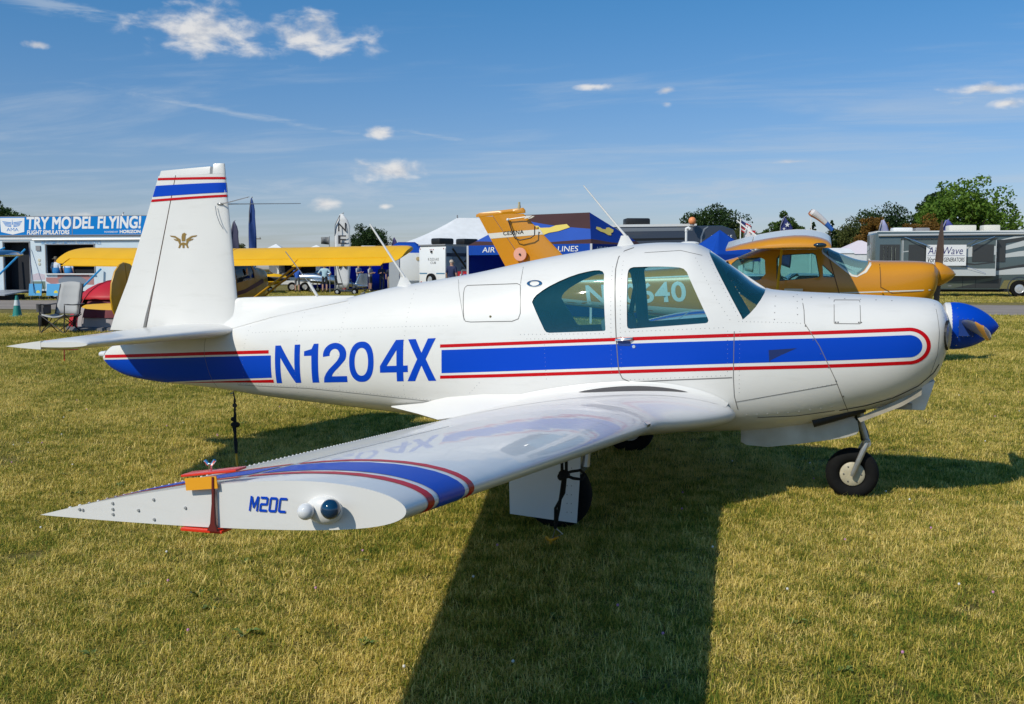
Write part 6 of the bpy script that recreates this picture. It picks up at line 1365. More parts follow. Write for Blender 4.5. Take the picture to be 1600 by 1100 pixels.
def specialty_canopy():
    d0=29.5; x,y,_=fld((923-800)/1591*d0,d0); th=math.atan2(.6,-.8) # long side direction
    T=thing('vendor_canopy','royal blue and brown vendor canopy with yellow wings emblems','canopy',(x,y,0),YW)
    e1=Vector((-.80,.60)); e2=Vector((.60,.80)); L1,L2=4.6,3.0; ev=2.33; pk=3.32
    c=[Vector((0,0)),e1*L1,e1*L1+e2*L2,e2*L2]; r0=e1*(L1*.22)+e2*(L2*.5); r1=e1*(L1*.75)+e2*(L2*.5)
    for p in c:
        mb=MB(); mb.box((p.x,p.y,ev/2),(.06,.06,ev)); mb.build('leg',MATS['leg_white'],T,sm=None)
    def quad(name,P,m):
        mb=MB(); mb.add(P,[tuple(range(len(P)))]); o=mb.build(name,m,T,sm=None); md=o.modifiers.new('s','SOLIDIFY'); md.thickness=.01; return o
    A=lambda p,z:(p.x,p.y,z)
    lo=.62
    def mix(p,q,t): return p.lerp(q,t)
    for a,b,ta,tb in ((c[1],c[0],r1,r0),(c[0],c[3],r0,r0),(c[3],c[2],r0,r1),(c[2],c[1],r1,r1)):
        front=a is c[1]
        m0,m1=(ev,pk)
        def P(u,v): # u along, v up
            p=a.lerp(b,u).lerp(ta.lerp(tb,u),v); return (p.x,p.y,ev+(pk-ev)*v-.03*math.sin(math.pi*u)*math.sin(math.pi*v))
        n=10
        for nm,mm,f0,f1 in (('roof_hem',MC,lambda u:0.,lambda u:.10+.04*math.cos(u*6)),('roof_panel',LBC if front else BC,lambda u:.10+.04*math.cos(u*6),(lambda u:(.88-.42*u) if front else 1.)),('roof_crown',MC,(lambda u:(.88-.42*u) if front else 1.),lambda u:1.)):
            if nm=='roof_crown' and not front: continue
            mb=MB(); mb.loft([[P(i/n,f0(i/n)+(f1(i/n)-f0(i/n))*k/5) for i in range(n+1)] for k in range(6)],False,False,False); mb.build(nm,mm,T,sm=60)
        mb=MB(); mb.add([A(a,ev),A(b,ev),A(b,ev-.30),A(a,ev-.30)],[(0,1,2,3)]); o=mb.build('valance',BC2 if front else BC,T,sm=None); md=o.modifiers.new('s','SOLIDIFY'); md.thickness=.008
    def onroof(a,b,ta,tb,off):
        nrm=((Vector((b.x,b.y,ev))-Vector((a.x,a.y,ev))).cross(Vector((ta.x,ta.y,pk))-Vector((a.x,a.y,ev)))).normalized()
        if nrm.z<0: nrm=-nrm
        return lambda u,v:Vector((a.lerp(b,u).lerp(ta.lerp(tb,u),v).x,a.lerp(b,u).lerp(ta.lerp(tb,u),v).y,ev+(pk-ev)*v-.03*math.sin(math.pi*min(max(u,0),1))*math.sin(math.pi*min(max(v,0),1))))+nrm*off
    GOLD2=mat('emblem_yellow',(.72,.55,.12),.6)
    E=[(-.16,.05),(-.13,.10),(-.06,.09),(-.03,.06),(.03,.06),(.06,.09),(.13,.10),(.16,.05),(.10,.0),(.05,-.02),(.02,-.07),(-.02,-.07),(-.05,-.02),(-.10,.0)]
    f=onroof(c[0],c[3],r0,r0,.02); planar('wings_emblem',[(.5+u*2.0,.40+v*1.5) for u,v in E],[tuple(range(len(E)))],f,GOLD2,T,(.1,.1))
    f=onroof(c[1],c[0],r1,r0,.02); planar('wings_emblem',[(.52+u*1.7,.42+v*2.2) for u,v in E],[tuple(range(len(E)))],f,GOLD2,T,(.1,.1))
    d3=Vector((e1.x,e1.y,0)); d4=Vector((e2.x,e2.y,0)); n1=Vector((-e2.x,-e2.y,0)); n2=Vector((-e1.x,-e1.y,0))
    o=Vector((0,0,ev-.22)); lettering('AIRCRAFT SPECIALTIES',o+d4*.25+n2*.015,d4,(0,0,1),2.55,.14,LTR,T)
    lettering('LINES',o+d3*1.15+n1*.02,-d3,(0,0,1),.72,.16,LTR,T,0.,.1); lettering('AIR',o+d3*4.0+n1*.02,-d3,(0,0,1),.5,.16,LTR,T,0.,.1)
    mb=MB(); a=c[1];b=c[2]; mb.add([A(a,.05),A(b,.05),A(b,ev-.05),A(a,ev-.05)],[(0,1,2,3)]); oo=mb.build('side_wall',BC,T,sm=None); md=oo.modifiers.new('s','SOLIDIFY'); md.thickness=.01
    mb=MB(); a=c[3];b=c[2]; mb.add([A(a,.05),A(b,.05),A(b,ev-.05),A(a,ev-.05)],[(0,1,2,3)]); oo=mb.build('back_wall',BC,T,sm=None); md=oo.modifiers.new('s','SOLIDIFY'); md.thickness=.01
    # folded stand and red sign beside it
    x,y,_=fld((725-800)/1591*40,40); S=thing('red_sign','red RV sign board standing beside the vendor canopy','sign',(x,y,0),YW)
    mb=MB(); mb.bbox(-.24,.24,-.02,.02,.75,1.5); mb.build('board',mat('sign_red',(.5,.012,.02),.5),S,sm=None); lettering('RV',(-.15,-.03,1.2),(1,0,0),(0,0,1),.3,.2,LTR,S,.01)
    for k in range(3): mb=MB(); mb.bbox(-.15,.15,-.028,-.02,.85+.09*k,.89+.09*k); mb.build('print_line',LTR,S,sm=None)
    mb=MB(); mb.tube([(-.2,0,.8),(-.22,0,0)],.015,6); mb.tube([(.2,0,.8),(.22,0,0)],.015,6); mb.build('sign_leg',STEEL,S)
    x,y,_=fld((745-800)/1591*38,38); S=thing('display_rack','metal display rack hung with blue bags next to the red sign','rack',(x,y,0),YW)
    for sx in (-.55,.55):
        mb=MB(); mb.tube([(sx,-.2,0),(sx,-.2,1.55),(sx,.2,1.55),(sx,.2,0)],.02,6); mb.build('upright',STEEL,S)
    mb=MB(); mb.tube([(-.55,-.2,1.55),(.55,-.2,1.55)],.02,6); mb.tube([(-.55,.2,1.55),(.55,.2,1.55)],.02,6); mb.tube([(-.55,-.2,1.15),(.55,-.2,1.15)],.015,6); mb.build('rail',STEEL,S)
    for k in range(4): mb=MB(); mb.box((-.38+.25*k,-.22,1.15),(.2,.06,.5)); mb.build('hanging_bag',BC2,S,bevel=.03)
    mb=MB(); mb.box((.1,0,1.66),(.75,.3,.1)); mb.build('header',mat('header_red',(.55,.06,.05),.5),S,bevel=.02)
specialty_canopy()
def white_sheds():
    for px,d,w,lab in ((1350,118,3.2,'white marquee wall with a pale pointed roof beyond the fields'),(1205,112,9,'long low white marquee stretched behind the orange aircraft')):
        x,y,_=fld((px-800)/1591*d,d); T=thing('marquee',lab,'tent',(x,y,0),YW)
        mb=MB(); mb.bbox(-w,w,0,4,0,3.3); mb.build('side_wall',WC,T,sm=None); mb=MB(); mb.loft([[(-w-.1,-.1,3.3),(w+.1,-.1,3.3),(w+.1,4.1,3.3),(-w-.1,4.1,3.3)],[(-.2,1.9,4.9) if w<5 else (-w,1.9,3.9),(.2,1.9,4.9) if w<5 else (w,1.9,3.9),(.2,2.1,4.9) if w<5 else (w,2.1,3.9),(-.2,2.1,4.9) if w<5 else (-w,2.1,3.9)]]); mb.build('roof',mat('pinkish_canvas',(.70,.62,.66),.7) if w<5 else WC,T,sm=None)
white_sheds()
def car(px,d,rz,label,col,nm):
    x,y,_=fld((px-800)/1591*d,d); T=thing('parked_car',label,'car',(x,y,0),rz,'cars parked behind the aircraft')
    P=mat(nm,col,.25,coat=.8)
    H=Hull([(-2.2,.85),(-1.9,1.0),(-1.5,1.05),(-.8,1.42),(.3,1.46),(1.0,1.0),(1.9,.86),(2.2,.7)],[(-2.2,.4),(-1.9,.25),(1.9,.25),(2.2,.35)],[(-2.2,.72),(-1.7,.86),(1.6,.86),(2.2,.68)],[(-2.2,.6),(0,.65),(2.2,.5)],3.0)
    rw=[(-1.35,1.05),(-.75,1.36),(-.42,1.38),(-.42,.98)]; fw=[(-.35,.98),(-.35,1.385),(.25,1.38),(.80,.98)]; wsx=[(.38,1.6),(.40,1.40),(.95,1.02),(1.1,1.02),(1.1,1.6)]; bk=[(-1.6,1.6),(-1.55,1.08),(-1.42,1.08),(-.9,1.38),(-.9,1.6)]
    H.body('body',xs_(-2.2,2.2,44),P,DARK,T,(-1.5,1.0),(rw,fw)); G=glass('car_glass',(.35,.45,.45),1.5)
    for s in (-1,1):
        H.pane('side_window',rw,G,T,s); H.pane('side_window',fw,G,T,s)
        for wx in (-1.35,1.35): simple_wheel(T,(wx,s*.78,.32),.32,.2,CHRM,'wheel')
        mb=MB(); mb.sph((.75,s*.95,1.02),.1,10,8,(.7,1,.7)); mb.build('mirror',P,T)
        mb=MB(); mb.sph((2.08,s*.6,.68),.12,10,8,(.6,1,.6)); mb.build('headlight',MATS['lamp_clear'],T)
        mb=MB(); mb.sph((-2.12,s*.62,.82),.1,10,8,(.5,1,.8)); mb.build('tail_lamp',MATS['lamp_red'],T)
    V=[(u,v) for u,v in ((.42,.05),(.42,.95),(.95,.95),(.95,.05))]
    mb=MB(); mb.add([(.34,-.60,1.45),(.34,.60,1.45),(.98,.72,1.045),(.98,-.72,1.045)],[(0,1,2,3)]); mb.build('windshield',WINB,T,sm=None)
car(1172,31,R(195),'white saloon car seen through the cabin of the orange aircraft',(.74,.75,.76),'car_white')
car(1255,34,R(190),'silver car parked behind the orange aircraft',(.45,.47,.5),'car_silver')
# ------------------------------------------------------------------ trees
def leaf_mat(name,dark,light):
    m=bpy.data.materials.new(name); m.use_nodes=True; nt=m.node_tree; N=nt.nodes; L=nt.links; b=N['Principled BSDF']; b.inputs['Roughness'].default_value=.6; b.inputs['Specular IOR Level'].default_value=.2
    at=N.new('ShaderNodeAttribute'); at.attribute_name='tone'; mx=N.new('ShaderNodeMix'); mx.data_type='RGBA'; mx.inputs[6].default_value=dark+(1,); mx.inputs[7].default_value=light+(1,)
    L.new(at.outputs['Fac'],mx.inputs[0]); L.new(mx.outputs[2],b.inputs['Base Color']); t=N.new('ShaderNodeBsdfTranslucent'); L.new(mx.outputs[2],t.inputs[0]); ms=N.new('ShaderNodeMixShader'); ms.inputs[0].default_value=.3
    L.new(b.outputs[0],ms.inputs[1]); L.new(t.outputs[0],ms.inputs[2]); L.new(ms.outputs[0],N['Material Output'].inputs[0]); return m
BARK=mat('bark',(.06,.045,.035),.9,var=.2,vs=3)
LG1=leaf_mat('leaf_mid_green',(.035,.070,.013),(.095,.155,.030)); LG2=leaf_mat('leaf_dark_green',(.018,.042,.012),(.050,.090,.022)); LG3=leaf_mat('leaf_bright_green',(.06,.13,.014),(.17,.27,.035)); LBR=leaf_mat('leaf_rust',(.13,.065,.012),(.27,.15,.03)); LOL=leaf_mat('leaf_olive',(.045,.060,.014),(.12,.135,.032))
def tree(label,px,d,H,W,lm,seed,conif=False,base=.22,dens=1.,group='trees along the far field edge'):
    rg=np.random.default_rng(seed); x,y,_=fld((px-800)/1591*d,d); T=thing('conifer_tree' if conif else 'broadleaf_tree',label,'tree',(x,y,0),0.,group)
    mb=MB(); h=H*(.95 if conif else .6); mb.tube([(0,0,-.1),(rg.normal()*.1,rg.normal()*.1,h*.4),(rg.normal()*.2,rg.normal()*.2,h)],[H*.028,H*.02,H*.005],8); tr=mb.build('trunk',BARK,T)
    if not conif:
        for k in range(6):
            a=rg.uniform(0,6.28); z0=H*rg.uniform(.2,.45); r=W*.32; mb=MB(); mb.tube([(0,0,z0),(r*.5*math.cos(a),r*.5*math.sin(a),z0+H*.14),(r*math.cos(a),r*math.sin(a),z0+H*.3)],[H*.012,H*.008,H*.003],6); mb.build('limb',BARK,tr)
    n=int((130 if not conif else 90)*dens); C=[];Rr=[]
    if conif:
        for k in range(n):
            t=rg.uniform(.06,1.)**.8; r=W*.5*(1-t)**.85*(.75+.25*math.sin(t*28)); a=rg.uniform(0,6.28); q=math.sqrt(rg.uniform(.25,1)); C.append((r*q*math.cos(a),r*q*math.sin(a),H*t-.04*r)); Rr.append(.05*H*(1.1-t*.8))
    else:
        for k in range(n):
            v=rg.normal(size=3); v/=np.linalg.norm(v); q=rg.uniform(.12,1.)**.6; lump=.92+.16*math.sin(3*math.atan2(v[1],v[0])+seed)+.10*math.sin(5*v[2]+seed*2)
            cz=H*(base+(1-base)*.5); zz=v[2]*q*lump*H*(1-base)*.5; wz=1-.25*max(0,v[2]); C.append((v[0]*q*lump*W*.46*wz,v[1]*q*lump*W*.46*wz,cz+zz*.92)); Rr.append(rg.uniform(.08,.14)*W)
    C=np.array(C);Rr=np.array(Rr); per=int(110 if not conif else 60)
    idx=np.repeat(np.arange(n),per); u=rg.normal(size=(len(idx),3)); u/=np.linalg.norm(u,axis=1)[:,None]; P=C[idx]+u*(Rr[idx]*rg.uniform(.35,1.,len(idx))**.6)[:,None]*np.array([1,1,.75])
    s=rg.uniform(.010,.022,len(idx))*H*(1 if not conif else .8)
    a=rg.normal(size=(len(idx),3)); a/=np.linalg.norm(a,axis=1)[:,None]; b=np.cross(a,rg.normal(size=(len(idx),3))); b/=np.linalg.norm(b,axis=1)[:,None]
    V=np.empty((len(idx),4,3)); V[:,0]=P-a*s[:,None]; V[:,1]=P+b*s[:,None]*.6; V[:,2]=P+a*s[:,None]; V[:,3]=P-b*s[:,None]*.6
    me=bpy.data.meshes.new('crown'); nv=len(idx)*4; me.vertices.add(nv); me.vertices.foreach_set('co',V.ravel()); me.loops.add(nv); me.loops.foreach_set('vertex_index',np.arange(nv)); me.polygons.add(len(idx)); me.polygons.foreach_set('loop_start',np.arange(0,nv,4)); me.polygons.foreach_set('loop_total',np.full(len(idx),4))
    me.update(calc_edges=True); at=me.attributes.new('tone','FLOAT','POINT'); tone=np.clip(np.repeat(rg.uniform(0,.6,n),per)+rg.uniform(0,.4,len(idx)),0,1); at.data.foreach_set('value',np.repeat(tone,4)); me.materials.append(lm)
    link(bpy.data.objects.new('crown',me),T)
TL=[('tallest bright green maple rising above the motorhome roof',1505,160,16.2,17,LG3,1),('dark green tree tucked beside the tallest maple',1455,172,14.6,10,LG2,2),('dark spruce at the far edge past the motorhome roof',1577,165,10.4,5.5,LG2,3,True),('rust brown tree in front of the tall maple',1440,150,9.6,9,LBR,4),
 ('dark green broad tree beside the rust brown tree',1385,175,12.6,15,LG2,5),('small rust tinted tree in front of the broad dark tree',1364,150,9.8,6.5,LBR,6),('olive tree left of the small rust tinted tree',1332,165,9.9,11,LOL,7),('tapering dark conifer behind the windsock pole',1297,150,8.7,5.5,LG2,8,True),('short dark conifer beside the windsock pole',1268,150,8.4,5.5,LG2,9,True),
 ('slim upright green tree between two star flags',1226,160,10.9,7,LG1,10),('small olive tree behind the star flag',1248,162,8.2,6.5,LOL,11),('broad dark green tree beyond the slate camper',1113,170,12.4,14,LG2,12),('low olive tree by the national flag',1150,165,8.4,10,LOL,13),('low olive tree next to the striped feather flag',1183,170,7.4,9,LOL,14),('lone dark green tree above the yellow wing',578,180,9.4,9.5,LG2,15),
 ('small green tree top peeking over the white event tent',745,170,9.6,6,LG1,16),('low olive tree behind the marquee',1312,170,6.6,8,LOL,17),('low dark tree behind the pale marquee roof',1345,175,6.2,8,LG2,18),('low bush behind the dark feather flag',372,140,5.4,4,LOL,21),
 ('olive tree tucked behind the motorhome rear',1410,170,8.6,8,LOL,22),('dark tree low behind the motorhome rear',1540,175,9.0,9,LG2,23)]
for t in TL: tree(*t[:7],conif=len(t)>7,base=.18 if len(t)<8 else .1)
for i,(px,H,W,lb) in enumerate(((-40,13.5,15,'tall dark hedgerow tree left of the exhibit trailer'),(5,11.8,13,'dark hedgerow tree above the exhibit trailer banner badge'),(45,9.3,11,'low dark hedgerow tree above the exhibit trailer lettering'))): tree(lb,px,150,H,W,LG1 if i%2 else LG2,40+i,base=.1,group='hedgerow behind the exhibit trailer')
def far_wood():
    rg=np.random.default_rng(9); n=9000; l=rg.uniform(22,118,n); d=200+rg.uniform(0,14,n); top=4.2+1.6*np.sin(l*.21)+1.0*np.sin(l*.63+1); z=top*rg.uniform(0,1,n)**.8; s=rg.uniform(.25,.6,n)
    P=np.stack([-1.254+FX*d+RX*l,-7.476+FY*d+RY*l,z],1); a=rg.normal(size=(n,3)); a/=np.linalg.norm(a,axis=1)[:,None]; b=np.cross(a,rg.normal(size=(n,3))); b/=np.linalg.norm(b,axis=1)[:,None]
    V=np.stack([P-a*s[:,None],P+b*s[:,None]*.7,P+a*s[:,None],P-b*s[:,None]*.7],1)
    me=bpy.data.meshes.new('far_hedgerow'); me.from_pydata(V.reshape(-1,3).tolist(),[],[(4*i,4*i+1,4*i+2,4*i+3) for i in range(n)]); at=me.attributes.new('tone','FLOAT','POINT'); at.data.foreach_set('value',np.repeat(rg.uniform(0,1,n),4)); me.materials.append(LG2)
    o=link(bpy.data.objects.new('far_hedgerow',me)); tag(o,'low dark green hedgerow closing the far field edge','hedge',kind='stuff')
far_wood()
# ------------------------------------------------------------------ people
SKIN=mat('skin',(.45,.26,.18),.6)
def person(label,px,d,h,shirt,legs,rz=0.,z0=0.,arms='down',hat=None,shorts=False,shoe=(.05,.05,.05),pos=None,extra=None,sit=False):
    x,y,_=fld((px-800)/1591*d,d) if pos is None else pos
    T=thing('person',label,'person',(x,y,z0),YW+rz); k=h/1.75
    J={'pel':(0,0,.95),'sp':(0,0,1.12),'ch':(0,.01,1.32),'nk':(0,.0,1.47),'hd':(0,-.01,1.56),'ht':(0,0,1.68)}
    Rd={'pel':(.17,.12),'sp':(.155,.11),'ch':(.19,.125),'nk':(.06,.06),'hd':(.085,.10),'ht':(.075,.085)}
    E=[('pel','sp'),('sp','ch'),('ch','nk'),('nk','hd'),('hd','ht')]
    for s,n in ((-1,'r'),(1,'l')):
        sh=(s*.20,0,1.40); 
        if arms=='hip': el=(s*.40,.06,1.14); wr=(s*.22,-.05,1.0); ha=(s*.17,-.08,.98)
        elif arms=='front': el=(s*.26,-.04,1.12); wr=(s*.12,-.28,1.18); ha=(s*.08,-.34,1.22)
        elif arms=='one' and s<0: el=(s*.26,-.05,1.12); wr=(s*.12,-.26,1.22); ha=(s*.08,-.30,1.27)
        else: el=(s*.27,.03,1.12); wr=(s*.28,-.05,.88); ha=(s*.27,-.08,.79)
        hip=(s*.10,0,.90); kn=(s*.12,-.02,.50); an=(s*.12,.02,.09); to=(s*.14,-.14,.04)
        if sit: kn=(s*.14,-.40,.92); an=(s*.14,-.42,.50); to=(s*.14,-.55,.46)
        for nm,p,r in (('sh',sh,(.085,.08)),('el',el,(.052,.05)),('wr',wr,(.036,.03)),('ha',ha,(.042,.025)),('hip',hip,(.10,.10)),('kn',kn,(.068,.068)),('an',an,(.045,.05)),('to',to,(.045,.035))): J[nm+n]=p; Rd[nm+n]=r
        E+=[('ch','sh'+n),('sh'+n,'el'+n),('el'+n,'wr'+n),('wr'+n,'ha'+n),('pel','hip'+n),('hip'+n,'kn'+n),('kn'+n,'an'+n),('an'+n,'to'+n)]
    K=list(J); me=bpy.data.meshes.new('body'); me.from_pydata([tuple(c*k for c in J[q]) for q in K],[(K.index(a),K.index(b)) for a,b in E],[])
    ob=bpy.data.objects.new('body',me); COL.objects.link(ob); md=ob.modifiers.new('skin','SKIN'); md.use_smooth_shade=True
    for i,q in enumerate(K): sv=me.skin_vertices[0].data[i]; sv.radius=tuple(r*k for r in Rd[q]); sv.use_root=(q=='pel')
    sd=ob.modifiers.new('sub','SUBSURF'); sd.levels=1; bpy.context.view_layer.update()
    m2=bpy.data.meshes.new_from_object(ob.evaluated_get(bpy.context.evaluated_depsgraph_get())); bpy.data.objects.remove(ob)
    cm=lambda c,n:mat('cloth_%s'%n,c,.8,var=.1,vs=12)
    for mm in (cm(shirt,'shirt_%.2f_%.2f_%.2f'%shirt),cm(legs,'legs_%.2f_%.2f_%.2f'%legs),SKIN,mat('shoe_%.2f'%shoe[0],shoe,.6)): m2.materials.append(mm)
    for p in m2.polygons:
        c=p.center/k; i=0
        if c.z<.11 and not sit: i=3
        elif c.z<.97 and abs(c.x)<.235: i=1 if (not shorts or c.z>.50) else 2
        elif c.z>1.47: i=2
        elif abs(c.x)>.235 and c.z<1.17 or (c.y<-.14 and c.z>1.0): i=2
        if sit and c.z<1.0 and c.y<-.12: i=1 if c.z>.6 else 3
        p.material_index=i
    smooth(m2,None); m2.name='body'; link(bpy.data.objects.new('body',m2),T)
    zt=1.68*k
    if hat:
        kind,hc=hat; hm=mat('hat_%.2f_%.2f_%.2f'%hc,hc,.8); mb=MB()
        if kind=='brim': mb.lathe([(.20,zt-.035),(.19,zt-.02),(.105,zt-.015),(.10,zt+.06),(.07,zt+.095),(.005,zt+.10)],18,'z')
        elif kind=='cap': mb.lathe([(.104,zt-.05),(.102,zt+.02),(.07,zt+.07),(.005,zt+.085)],16,'z'); mb.add([(-.07,-.09,zt-.03),(.07,-.09,zt-.03),(.06,-.19,zt-.045),(-.06,-.19,zt-.045),(-.07,-.09,zt-.045),(.07,-.09,zt-.045),(.06,-.19,zt-.06),(-.06,-.19,zt-.06)],[(0,1,2,3),(7,6,5,4),(0,4,5,1),(1,5,6,2),(2,6,7,3),(3,7,4,0)])
        elif kind=='hair': mb.sph((0,.015,zt-.03),.098,12,9,(.95,1.05,.95))
        mb.build('hat' if kind!='hair' else 'hair',hm,T)
    mb=MB()
    for s in (-1,1): mb.sph((s*.032*k,-.098*k,1.60*k),.010*k,6,4)
    mb.build('eyes',BLACK,T); mb=MB(); mb.tube([(0,-.095*k,1.60*k),(0,-.125*k,1.565*k),(0,-.10*k,1.56*k)],.011*k,5); mb.build('nose',SKIN,T)
    if extra=='pack':
        mb=MB(); mb.box((0,.19*k,1.25*k),(.30*k,.16*k,.42*k)); mb.build('backpack',mat('pack_black',(.02,.02,.025),.8),T,bevel=.05)
    if extra=='phone':
        mb=MB(); mb.box((0,-.36*k,1.26*k),(.08,.012,.15)); mb.build('phone',BLACK,T,sm=None)
    return T
PI=math.pi
person('man in blue shirt and grey shorts standing near the yellow wing strut',465,66,1.72,(.02,.10,.45),(.10,.11,.12),PI*.95,.08,'front',('brim',(.35,.28,.18)),True)
person('man in pale blue shirt, straw hat and black shorts, hands on hips',508,66,1.84,(.42,.60,.68),(.03,.03,.035),PI,.08,'hip',('brim',(.60,.48,.28)),True)
person('bald man in grey tee shirt looking at his hands under the blue canopy',561,72,1.86,(.36,.37,.40),(.08,.09,.10),R(60),.1,'front',None,False)
person('man in grey tee shirt and bucket hat under the blue canopy',579,71,1.80,(.38,.39,.41),(.05,.05,.06),R(70),.1,'front',('brim',(.32,.33,.36)),True)
person('person with dark clothes holding a camera beside a canopy pole',597,72,1.78,(.05,.06,.09),(.10,.11,.12),R(20),.1,'front',('cap',(.28,.30,.34)),False)
person('man in black tee shirt and khaki trousers beside the canopy pole',610,70,1.74,(.012,.016,.03),(.42,.36,.27),R(10),.08,'down',('cap',(.03,.03,.04)),False)
person('man with straw hat and black backpack by the cargo trailer',634,62,1.80,(.22,.25,.28),(.30,.26,.17),PI*1.05,.08,'hip',('brim',(.62,.50,.28)),False,extra='pack')
person('man in navy tee shirt and tan cap beside the travel trailer',706,48,1.80,(.012,.02,.07),(.10,.10,.12),R(150),.22,'down',('cap',(.48,.40,.32)),False)
person('person in red cap leaning behind the silver aircraft cockpit',540,71,1.55,(.30,.32,.36),(.06,.07,.09),R(30),.1,'front',('cap',(.55,.03,.04)),False)
person('person in blue shirt standing under the vendor canopy',779,36,1.62,(.10,.16,.32),(.1,.1,.12),PI,.0,'down',('cap',(.12,.12,.14)),False)
M=Matrix.Translation((-39.13,37.02,0))@Matrix.Rotation(R(7.3),4,'Z')
for i,(u,hat,lb) in enumerate(((.10,('brim',(.16,.14,.11)),'man in white and blue shirt and hat at the trailer counter'),(.82,('hair',(.12,.09,.07)),'hatless man in white and blue shirt at the trailer counter'))):
    q=M@Vector((u,.36,.5)); T=person(lb,0,1,1.72,(.66,.70,.76),(.02,.16,.42),PI-YW+R(7.3),.5,'down',hat,False,pos=(q.x,q.y,0))
    mb=MB(); mb.loft([[(.235*math.cos(a)*kk,.17*math.sin(a)*kk,z) for a in xs_(0,6.283,19)[:-1]] for z,kk in ((.86,.9),(.95,1.0),(1.08,.97),(1.16,.93))],True,True); mb.build('shirt_hem',mat('shirt_blue_dye',(.03,.22,.52),.8),T,sm=60)
# ------------------------------------------------------------------ camp chair, dome tent, cone, scooter
def camp_chair():
    x,y=-19.05,13.75; T=thing('camp_chair','grey padded folding camp chair with cup holders beside the red dome tent','chair',(x,y,0),YW+R(-12)); T.scale=(1.12,1.12,1.08)
    FG=mat('chair_fabric_grey',(.40,.40,.40),.85,bump=.3,bs=20); FD=mat('chair_fabric_dark',(.09,.09,.10),.85); FR=mat('chair_frame_black',(.025,.025,.028),.4)
    mb=MB(); rows=[]
    for i in range(8):
        t=i/7; z=.44+.72*t; yy=.22+.20*t; w=.27-.02*t
        rows.append([(w*u,yy+.05*(1-u*u)+.012*math.sin(i*2.4),z+.03*(1-u*u)*(t>.9)) for u in xs_(-1,1,9)])
    mb.loft(rows,False,False,False); o=mb.build('backrest',FG,T,sm=60); md=o.modifiers.new('s','SOLIDIFY'); md.thickness=.035
    for s in (-1,1):
        mb=MB(); mb.loft([[(s*(.27-.02*t)+dx,.22+.20*t-.02+dy,.44+.70*t) for dx,dy in ((-.035,0),(.035,0),(.035,.05),(-.035,.05))] for t in xs_(0,1,5)]); mb.build('back_edge',FD,T)
    mb=MB(); mb.loft([[(.28*u,-.28+.52*t,.46-.06*(1-u*u)-.03*math.sin(math.pi*t)) for u in xs_(-1,1,9)] for t in xs_(0,1,6)],False,False,False); o=mb.build('seat',FG,T,sm=60); md=o.modifiers.new('s','SOLIDIFY'); md.thickness=.03
    for s in (-1,1):
        for a,b in (((s*.30,-.30,.46),(s*.30,.30,0)),((s*.30,-.34,0),(s*.30,.28,.48)),((s*.30,.25,.44),(s*.27,.44,1.13)),((s*.30,-.32,0),(s*.31,-.30,.66))):
            mb=MB(); mb.tube([a,b],.011,6); mb.build('frame_tube',FR,T)
        mb=MB(); mb.loft([[(s*(.34)+dx,yy,.67-.02*math.sin(math.pi*(yy+.3)/.62)+dz) for dx,dz in ((-.045,0),(.045,0),(.045,.02),(-.045,.02))] for yy in xs_(-.30,.32,6)]); mb.build('armrest',FD,T)
    for sy in (-.31,.31):
        for a,b in (((-.30,sy,.02),(.30,sy,.44)),((.30,sy,.02),(-.30,sy,.44))):
            mb=MB(); mb.tube([a,b],.010,6); mb.build('cross_tube',FR,T)
    mb=MB(); mb.lathe([(.05,.50),(.055,.66),(.06,.67)],12,'z',(-.40,-.20,0)); mb.build('cup_holder',FD,T); mb=MB(); mb.box((-.42,.05,.55),(.12,.26,.22)); mb.build('side_pouch',FD,T,bevel=.03)
    mb=MB(); mb.box((-.38,-.1,.30),(.10,.24,.26)); mb.build('carry_bag',BLACK,T,bevel=.03)
camp_chair()
